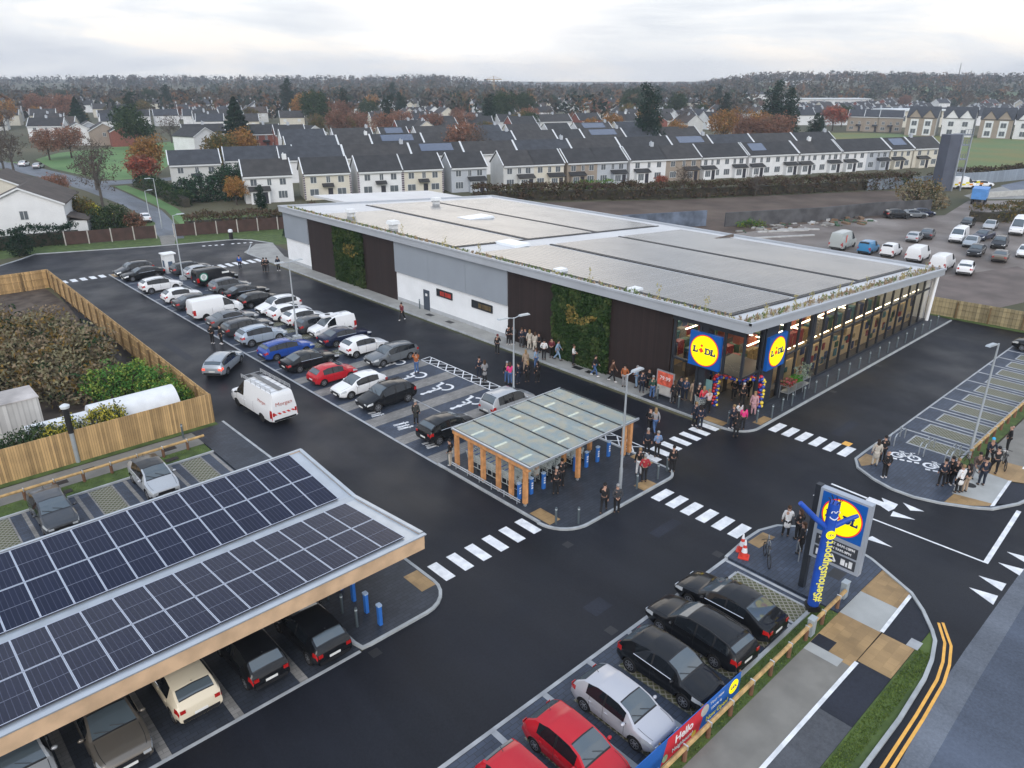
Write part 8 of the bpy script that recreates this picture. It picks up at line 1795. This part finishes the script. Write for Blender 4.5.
# houses around the green and the side road
house(17.9, 125.8, R(-21) + 0, 9.4, 10, 4.9, 2.3, 'white', SLATE, 'tmp', None) if False else None
def gable_house(P, a, w, d, eave, rise, wl, label, rf=0, group=None, win=True, porch=False):
    """gable end faces the local -Y side, ridge runs back along Y"""
    t = thing('house', label, 'house', (P[0], P[1], hill(*P)), a, group); q = MB(); q.add([(0, 0, 0), (w, 0, 0), (w, d, 0), (0, d, 0), (0, 0, eave), (w, 0, eave), (w, d, eave), (0, d, eave), (w / 2, 0, eave + rise), (w / 2, d, eave + rise)], [(0, 1, 5, 8, 4), (1, 2, 6, 5), (2, 3, 7, 9, 6), (3, 0, 4, 7)]); q.build('wall', [WALLS[wl]], t)
    q = MB(); sl = rise / (w / 2)
    for s in (0, 1):
        x0 = -.3 if s == 0 else w + .3; P_ = [(x0, -.25, eave - .3 * sl), (w / 2, -.25, eave + rise), (w / 2, d + .25, eave + rise), (x0, d + .25, eave - .3 * sl)]
        q.add(P_ + [(p[0], p[1], p[2] + .16) for p in P_], [(0, 1, 2, 3), (7, 6, 5, 4), (0, 4, 5, 1), (2, 6, 7, 3), (3, 7, 4, 0)])
    q.build('roof', [SLATE[rf]], t)
    q = MB()
    for s in (0, 1):
        x0 = -.3 if s == 0 else w + .3; P_ = [(x0, -.32, eave - .3 * sl - .05), (w / 2, -.32, eave + rise - .05), (w / 2, -.26, eave + rise - .05), (x0, -.26, eave - .3 * sl - .05)]; q.add(P_ + [(p[0], p[1], p[2] + .24) for p in P_], [(0, 1, 2, 3), (7, 6, 5, 4), (0, 4, 5, 1), (2, 6, 7, 3)])
    q.build('bargeboard', [VERGE], t)
    if win: window(t, w * .5, 2.9, 1.1, 1.3)
    if porch:
        q = MB(); q.span(w, w + 2.4, .8, 4.5, 0, 2.3); p = q.build('porch', [WALLS[wl]], t); q = MB(); q.add([(w, .5, 3.0), (w + 2.7, .5, 2.3), (w + 2.7, 4.8, 2.3), (w, 4.8, 3.0), (w, .5, 3.14), (w + 2.7, .5, 2.44), (w + 2.7, 4.8, 2.44), (w, 4.8, 3.14)], [(3, 2, 1, 0), (4, 5, 6, 7), (0, 1, 5, 4), (1, 2, 6, 5)]); q.build('porch_roof', [SLATE[rf]], p)
        q = MB(); q.span(w * .02, w * .3, .5, 6, eave + .4, eave + .45); 
    return t
AG = math.atan2(-.37, .93)
gable_house((16.7, 126.0), AG, 10.2, 13, 4.9, 2.3, 'white', 'large white gabled house behind the dark hedge at the left', 2, porch=True)
gable_house((4.5, 129.5), AG, 10.2, 13, 4.9, 2.3, 'white', 'white gabled house with a pale roof window cut by the left edge', 2)
gable_house((17.5, 148.5), AG, 10, 11, 4.6, 2.3, 'cream', 'brown roofed house behind the large white gable', 2, win=False)
gable_house((6, 158), AG, 10, 11, 4.6, 2.3, 'cream', 'brown roofed house further up the road at the left', 2, win=False)
for P, a, wl, l in (((74.21, 305.44), -.2, 'grey', 'grey gabled house at the far side of the green'), ((75.39, 293.08), -.2, 'tan', 'tan boarded gable house beside the grey gable'), ((79.46, 284.08), -.2, 'brick', 'red boarded gable house beside the broad green tree'), ((68.80, 298.88), -.2, 'white', 'white gabled house left of the grey gable'), ((91.71, 243.74), .3, 'white', 'white gabled house beyond the parked silver car'), ((122.18, 231.01), .1, 'white', 'white gable right of the brick houses')):
    gable_house(P, a, 9, 10, 4.8, 2.4, wl, l, 0)
def place(px, label, w, a, wl, rf=0, wins=True, eave=5.0, rise=2.6, d=8, solar=False): return house(px[0], px[1], a, w, d, eave, rise, wl, SLATE, label, None, wins=wins, porch='s' if wins else None, rf=rf, solar=solar, chimney=w * .5)
place((109.34, 242.34), 'brick and white semi beside the broad conifer, left half', 9.5, -.35, 'brick'); place((113.71, 233.62), 'brick and white semi beside the coral tree, right half', 9.5, -.35, 'brick'); place((93.17, 256.61), 'long white house with dark roof beyond the green', 13, -.35, 'white'); place((107.73, 399.57), 'white terrace behind the gables across the green', 22, -.35, 'white'); place((66.07, 337.39), 'white house with dark roof at the left among trees', 12, -.5, 'white'); place((73.65, 344.41), 'brown roofed house at the left among trees', 10, -.5, 'cream', 2); place((191.34, 298.31), 'cream house beside the round green tree', 13, -.35, 'cream', 1); place((194.18, 269.80), 'white dormered house beyond the terraces', 12, -.35, 'white', 3); place((221.25, 246.26), 'white house with grey roof behind the third terrace', 12, -.35, 'white'); place((234.06, 235.13), 'pair of white houses behind the third terrace', 15, -.35, 'white', 1); place((264.77, 216.86), 'white house by the ochre tree', 9, -.35, 'white')
# gabled three storey houses across the field
def tall_house(P, a, wl, label, brick=True):
    t = thing('house', label, 'house', (P[0], P[1], hill(*P)), a, 'three storey houses across the field'); w, d, e = 11.0, 10, 7.2; q = MB()
    q.add([(0, 0, 0), (w, 0, 0), (w, d, 0), (0, d, 0), (0, 0, e), (w, 0, e), (w, d, e), (0, d, e), (0, d / 2, e + 4), (w, d / 2, e + 4)], [(0, 1, 5, 4), (2, 3, 7, 6), (1, 2, 6, 9, 5), (3, 0, 4, 8, 7)], 0); q.build('wall', [WALLS['pale']], t)
    q = MB(); q.span(-.05, w + .05, -.06, -.01, 0, e); q.build('front_cladding', [WALLS[wl]], t)
    q = MB()
    for s in (0, 1):
        y0 = -.3 if s == 0 else d + .3; Q_ = [(-.3, y0, e - .2), (w + .3, y0, e - .2), (w + .3, d / 2, e + 4.1), (-.3, d / 2, e + 4.1)]; q.add(Q_ + [(p[0], p[1], p[2] + .15) for p in Q_], [(0, 1, 2, 3), (7, 6, 5, 4), (0, 4, 5, 1), (1, 5, 6, 2), (3, 7, 4, 0)])
    r_ = q.build('roof', [SLATE[3]], t)
    for x in (w * .27, w * .73):
        q = MB(); q.add([(x - 2.3, -.3, e), (x + 2.3, -.3, e), (x, -.3, e + 3.0), (x, 3.2, e + 3.0)], [(0, 1, 2)], 0); q.add([(x - 2.5, -.5, e - .1), (x, -.5, e + 3.1), (x, 3.4, e + 3.1)], [(0, 1, 2)], 1); q.add([(x + 2.5, -.5, e - .1), (x, 3.4, e + 3.1), (x, -.5, e + 3.1)], [(0, 1, 2)], 1); q.build('gable', [WALLS[wl], SLATE[3]], t)
        q = MB(); q.span(x - 1.5, x + 1.5, -.14, -.06, .3, 6.6); q.build('white_panel', [VERGE], t)
        window(t, x, .9, 2.0, 1.9, -.2); window(t, x, 4.0, 2.0, 1.9, -.2)
    return t
EA = math.atan2(91 - 133.6, 351.6 - 360.6 + 20)
EA = R(-78)
for px, wl, l in (((344.02, 128.86), 'tan', 'brick fronted tall gabled house nearest the school'), ((349.17, 116.50), 'white', 'white tall gabled house between two brick fronted ones'), ((350.08, 102.94), 'tan', 'brick fronted tall gabled house by the dark car'), ((354.61, 91.79), 'white', 'white tall gabled house cut by the right edge')): tall_house(px, EA, wl, l)
for k, px in enumerate(((353.40, 157.90), (355.43, 151.51), (357.08, 145.53))): house(px[0], px[1], R(-70), 9.5, 9, 6.4, 2.6, 'tan', SLATE, ('left', 'middle', 'right')[k] + ' unit of the brick fronted block left of the tall gables', 'brick fronted block across the field', rf=3, wins=True, porch='s')
t = thing('school', 'long flat roofed white school building beyond the evergreens', 'school', (535.79, 282.47, 0), R(-35)); q = MB(); q.span(0, 60, 0, 18, 0, 8.5); q.build('wall', [WALLS['white']], t); q = MB(); q.span(-1, 61, -1, 19, 8.5, 9.1); q.build('roof', [mat('school_roof', (.6, .64, .66), .5, var=.05)], t)
for k in range(9): window(t, 4 + 6.3 * k, 5.2, 4.0, 1.7, -.03, -1, 3)
t = thing('school_hall', 'pale flat roofed hall right of the white school', 'school', (397.28, 155.11, 0), R(-35)); q = MB(); q.span(0, 26, 0, 16, 0, 7.5); q.build('wall', [WALLS['cream']], t); q = MB(); q.span(-1, 28, -1, 17, 7.5, 8.3); q.build('roof', [mat('school_roof', (.6, .64, .66), .5, var=.05)], t)
for k in range(4): window(t, 4 + 5.5 * k, 2.8, 4.6, 2.6, -.03, -1, 3)
t = thing('school_hall', 'low pale block joining school and hall', 'school', (440.90, 198.50, 0), R(-35)); q = MB(); q.span(0, 40, 0, 12, 0, 6.5); q.build('wall', [WALLS['white']], t); q = MB(); q.span(-.6, 41, -.6, 13, 6.5, 7.0); q.build('roof', [mat('school_roof', (.6, .64, .66), .5, var=.05)], t)
# far estate: small houses, each its own
names = [('white', 0, 'white rendered house with dark roof in the distant estate'), ('cream', 1, 'cream house with grey roof in the distant estate'), ('white', 3, 'white house with blue grey roof in the distant estate'), ('brick', 0, 'brick house with dark roof in the distant estate'), ('pale', 2, 'pale house with brown roof in the distant estate')]
hp = []
for wl, rf, l in names: hp.append((house(0, 0, 0, 11, 8, 4.9, 2.7, wl, SLATE, None, None, wins=False, chimney=5, rf=rf), l))
for h_, l in hp:
    window(h_, 2.2, 3.0, 1.4, 1.2); window(h_, 8.6, 3.0, 1.4, 1.2); window(h_, 2.4, .8, 1.8, 1.3)
rnd = random.Random(8); cnt = 0
for d in range(262, 700, 17):
    a = -.70 + rnd.uniform(0, .03)
    while a < .72:
        step = rnd.choice((14, 15, 18, 26, 40)) / d; a += step
        if d < 400 and a > .30: continue
        if d < 330 and a < -.30: continue
        if d < 275 and a > -.24: continue
        if mnoise.noise((a * 6, d * .012, 2.0)) < -.08 or rnd.random() < (.25 if d < 340 else .42): continue
        X, Y = d * (FX + a * RX), d * (FY + a * RY); h_, l = rnd.choice(hp[:3] + hp)
        if cnt > 225: break
        cnt += 1; dup(h_, (X, Y, hill(X, Y)), TH + (rnd.choice((0, 0, 0, 1.57)) if True else 0) + rnd.uniform(-.12, .12), l, 'house', 'houses of the distant estate', keep=('wall', 'roof', 'verge', 'chimney', 'window'), skip=('pane',) if d > 420 else ())
for k in range(26):
    a = .36 + .025 * (k % 14); d = 405 + 26 * (k // 14) + rnd.uniform(-4, 4); X, Y = d * (FX + a * RX), d * (FY + a * RY); dup(hp[2][0], (X, Y, hill(X, Y)), R(-35) + rnd.uniform(-.1, .1), 'pale house with blue grey roof in rows behind the tall gables', 'house', 'houses behind the tall gabled ones', keep=('wall', 'roof', 'verge', 'chimney'))
for h_, l in hp: kill(h_)
# long pale sheds on the hill, crane, mast
for px, d, w, l in ((.155 + .14, 780, 30, 'long pale shed low on the wooded hill'), (.34, 1020, 34, 'pale green shed on the hillside field'), (.41, 1120, 16, 'white house on the crest of the hill')):
    X, Y = d * (FX + px * RX), d * (FY + px * RY); house(X, Y, R(-43), w, 10, 5, 2.0, 'white', SLATE, l, None, wins=False, rf=3)
a = (493 - 512) / 802; d = 900; X, Y = d * (FX + a * RX), d * (FY + a * RY)
t = thing('tower_crane', 'yellow tower crane on the skyline above the terraces', 'crane', (X, Y, 0), R(-43)); CRN = mat('crane_yellow', (.30, .20, .08), .6, var=.1)
q = MB()
for sx in (-.8, .8):
    for sy in (-.8, .8): q.span(sx - .22, sx + .22, sy - .22, sy + .22, 0, 27)
for k in range(13): q.tube([(-.8, -.8, 1 + 2 * k), (.8, -.8, 3 + 2 * k)], .15, 4); q.tube([(-.8, .8, 3 + 2 * k), (.8, .8, 1 + 2 * k)], .15, 4)
q.build('mast', [CRN], t); q = MB(); q.span(-8, 9, -.5, .5, 26.2, 27.2); q.tube([(0, 0, 31), (8.5, 0, 27.2)], .15, 4); q.tube([(0, 0, 31), (-7.5, 0, 27.2)], .15, 4); q.tube([(0, 0, 27), (0, 0, 31)], .3, 4); q.build('jib', [CRN], t); q = MB(); q.span(-8, -6, -.7, .7, 24.8, 26.2); t.scale = (1, 1, .80); q.build('counterweight', [mat('counterweight', (.3, .29, .28), .8, var=.1)], t)
a = (957 - 512) / 802; d = 1150; X, Y = d * (FX + a * RX), d * (FY + a * RY)
t = thing('radio_mast', 'slender dark mast standing on the right hand hill', 'mast', (X, Y, hill(X, Y))); q = MB(); q.tube([(0, 0, 0), (0, 0, 26)], [1.0, .35], 6); q.build('lattice', [mat('mast_grey', (.15, .14, .14), .6, var=0)], t)
# ---------------------------------------------------------------- air, sky, light, camera
def haze():
    q = MB(); X0, X1, Y0, Y1 = -900, 2300, -1600, 2300
    q.span(X0, X1, Y0, Y1, -1.2, 75); m = bpy.data.materials.new('haze'); m.use_nodes = True; nt = m.node_tree
    for n in list(nt.nodes): nt.nodes.remove(n)
    o = nt.nodes.new('ShaderNodeOutputMaterial'); v = nt.nodes.new('ShaderNodeVolumePrincipled'); v.inputs['Color'].default_value = (.80, .88, 1.0, 1); v.inputs['Density'].default_value = HAZE; v.inputs['Anisotropy'].default_value = .2
    nt.links.new(v.outputs[0], o.inputs['Volume']); h = q.build('haze', [m]); tag(h, kind='stuff')
HAZE = 0.00027
haze()
w = bpy.data.worlds.new('World'); SC.world = w; w.use_nodes = True; nt = w.node_tree; N = nt.nodes; L = nt.links
for n in list(N): N.remove(n)
out = N.new('ShaderNodeOutputWorld'); bg = N.new('ShaderNodeBackground'); sky = N.new('ShaderNodeTexSky'); sky.sky_type = 'NISHITA'; sky.sun_disc = False
CLOUD_EL, CLOUD_AZ = R(34), R(228)
sky.sun_elevation = CLOUD_EL; sky.sun_rotation = math.pi / 2 - CLOUD_AZ; sky.air_density = 1.0; sky.dust_density = 3.0
tc = N.new('ShaderNodeTexCoord'); mp = N.new('ShaderNodeMapping'); mp.inputs['Scale'].default_value = (1.3, 1.3, 9.0); L.new(tc.outputs['Generated'], mp.inputs['Vector'])
n1 = N.new('ShaderNodeTexNoise'); n1.inputs['Scale'].default_value = 1.7; n1.inputs['Detail'].default_value = 7; n1.inputs['Roughness'].default_value = .55; n1.inputs['Distortion'].default_value = .4; L.new(mp.outputs[0], n1.inputs['Vector'])
cr = N.new('ShaderNodeValToRGB'); e = cr.color_ramp.elements; e[0].position = .38; e[0].color = (.66, .71, .80, 1); e[1].position = .56; e[1].color = (1.03, 1.0, .965, 1); k = e.new(.48); k.color = (.82, .86, .92, 1); L.new(n1.outputs['Fac'], cr.inputs['Fac'])
sc_ = N.new('ShaderNodeVectorMath'); sc_.operation = 'SCALE'; sc_.inputs['Scale'].default_value = .09; L.new(sky.outputs[0], sc_.inputs[0])
mx = N.new('ShaderNodeMix'); mx.data_type = 'RGBA'; mx.inputs[0].default_value = .88; L.new(sc_.outputs[0], mx.inputs[6]); L.new(cr.outputs['Color'], mx.inputs[7])
# the cloud behind the camera is the bright side of the sky
dp = N.new('ShaderNodeVectorMath'); dp.operation = 'DOT_PRODUCT'; dp.inputs[1].default_value = (math.cos(CLOUD_AZ) * .96, math.sin(CLOUD_AZ) * .96, .28); L.new(tc.outputs['Generated'], dp.inputs[0])
mr = N.new('ShaderNodeMapRange'); mr.inputs[1].default_value = -.8; mr.inputs[2].default_value = .9; mr.inputs[3].default_value = 1.03; mr.inputs[4].default_value = 1.3; L.new(dp.outputs['Value'], mr.inputs[0])
# cloud deck: whiter near the horizon, heavier and bluer overhead
sx = N.new('ShaderNodeSeparateXYZ'); L.new(tc.outputs['Generated'], sx.inputs[0])
zr = N.new('ShaderNodeValToRGB'); z_ = zr.color_ramp.elements; z_[0].position = .0; z_[0].color = (1.12, 1.07, 1.0, 1); z_[1].position = .75; z_[1].color = (.62, .72, .88, 1); zk = z_.new(.2); zk.color = (1.0, .99, .985, 1); L.new(sx.outputs['Z'], zr.inputs['Fac'])
mz = N.new('ShaderNodeMix'); mz.data_type = 'RGBA'; mz.blend_type = 'MULTIPLY'; mz.inputs[0].default_value = 1; L.new(mx.outputs[2], mz.inputs[6]); L.new(zr.outputs['Color'], mz.inputs[7])
# thin bright cloud in front of the low sun, above the top of the frame
gl = N.new('ShaderNodeVectorMath'); gl.operation = 'DOT_PRODUCT'; gl.inputs[1].default_value = (math.cos(R(50)) * math.cos(R(16)), math.sin(R(50)) * math.cos(R(16)), math.sin(R(16))); L.new(tc.outputs['Generated'], gl.inputs[0])
gm_ = N.new('ShaderNodeMapRange'); gm_.interpolation_type = 'SMOOTHSTEP'; gm_.inputs[1].default_value = .955; gm_.inputs[2].default_value = 1.0; L.new(gl.outputs['Value'], gm_.inputs[0])
ga = N.new('ShaderNodeMix'); ga.data_type = 'RGBA'; ga.blend_type = 'ADD'; L.new(gm_.outputs[0], ga.inputs[0]); L.new(mz.outputs[2], ga.inputs[6]); ga.inputs[7].default_value = (.95, .80, .60, 1)
L.new(ga.outputs[2], bg.inputs['Color']); L.new(mr.outputs[0], bg.inputs['Strength']); L.new(bg.outputs[0], out.inputs['Surface'])
ld = bpy.data.lights.new('cloud_light', 'SUN'); ld.energy = 1.35; ld.angle = R(38); ld.color = (1, .95, .89); lo = bpy.data.objects.new('cloud_light', ld); COL.objects.link(lo)  # soft lamp added for bright cloud behind the camera, lifts the facades
dv = Vector((math.cos(CLOUD_AZ) * math.cos(CLOUD_EL), math.sin(CLOUD_AZ) * math.cos(CLOUD_EL), math.sin(CLOUD_EL))); lo.rotation_euler = dv.to_track_quat('Z', 'Y').to_euler()
cam = bpy.data.cameras.new('camera'); co = bpy.data.objects.new('camera', cam); COL.objects.link(co); SC.camera = co
cam.sensor_width = 36; cam.lens = 742.257 / 1024 * 36; cam.clip_end = 12000; cam.clip_start = .5
Fv = Vector((0.62925986, 0.67816461, -0.3796377)); Rv = Vector((0.73360805, -0.6795698, 0.002028)); Uv = Vector((0.256615, 0.27978141, 0.92513302))
co.matrix_world = Matrix(((Rv.x, Uv.x, -Fv.x, 0), (Rv.y, Uv.y, -Fv.y, 0), (Rv.z, Uv.z, -Fv.z, 21.4), (0, 0, 0, 1)))
vs = SC.view_settings; vs.view_transform = 'Standard'; vs.look = 'None'; vs.exposure = 0.3; vs.gamma = 1; vs.use_curve_mapping = False
SC.cycles.max_bounces = 6; SC.cycles.diffuse_bounces = 2; SC.cycles.glossy_bounces = 3; SC.cycles.transparent_max_bounces = 10; SC.cycles.volume_bounces = 0; SC.cycles.transmission_bounces = 3
SC.cycles.use_denoising = True; SC.cycles.sample_clamp_indirect = 4
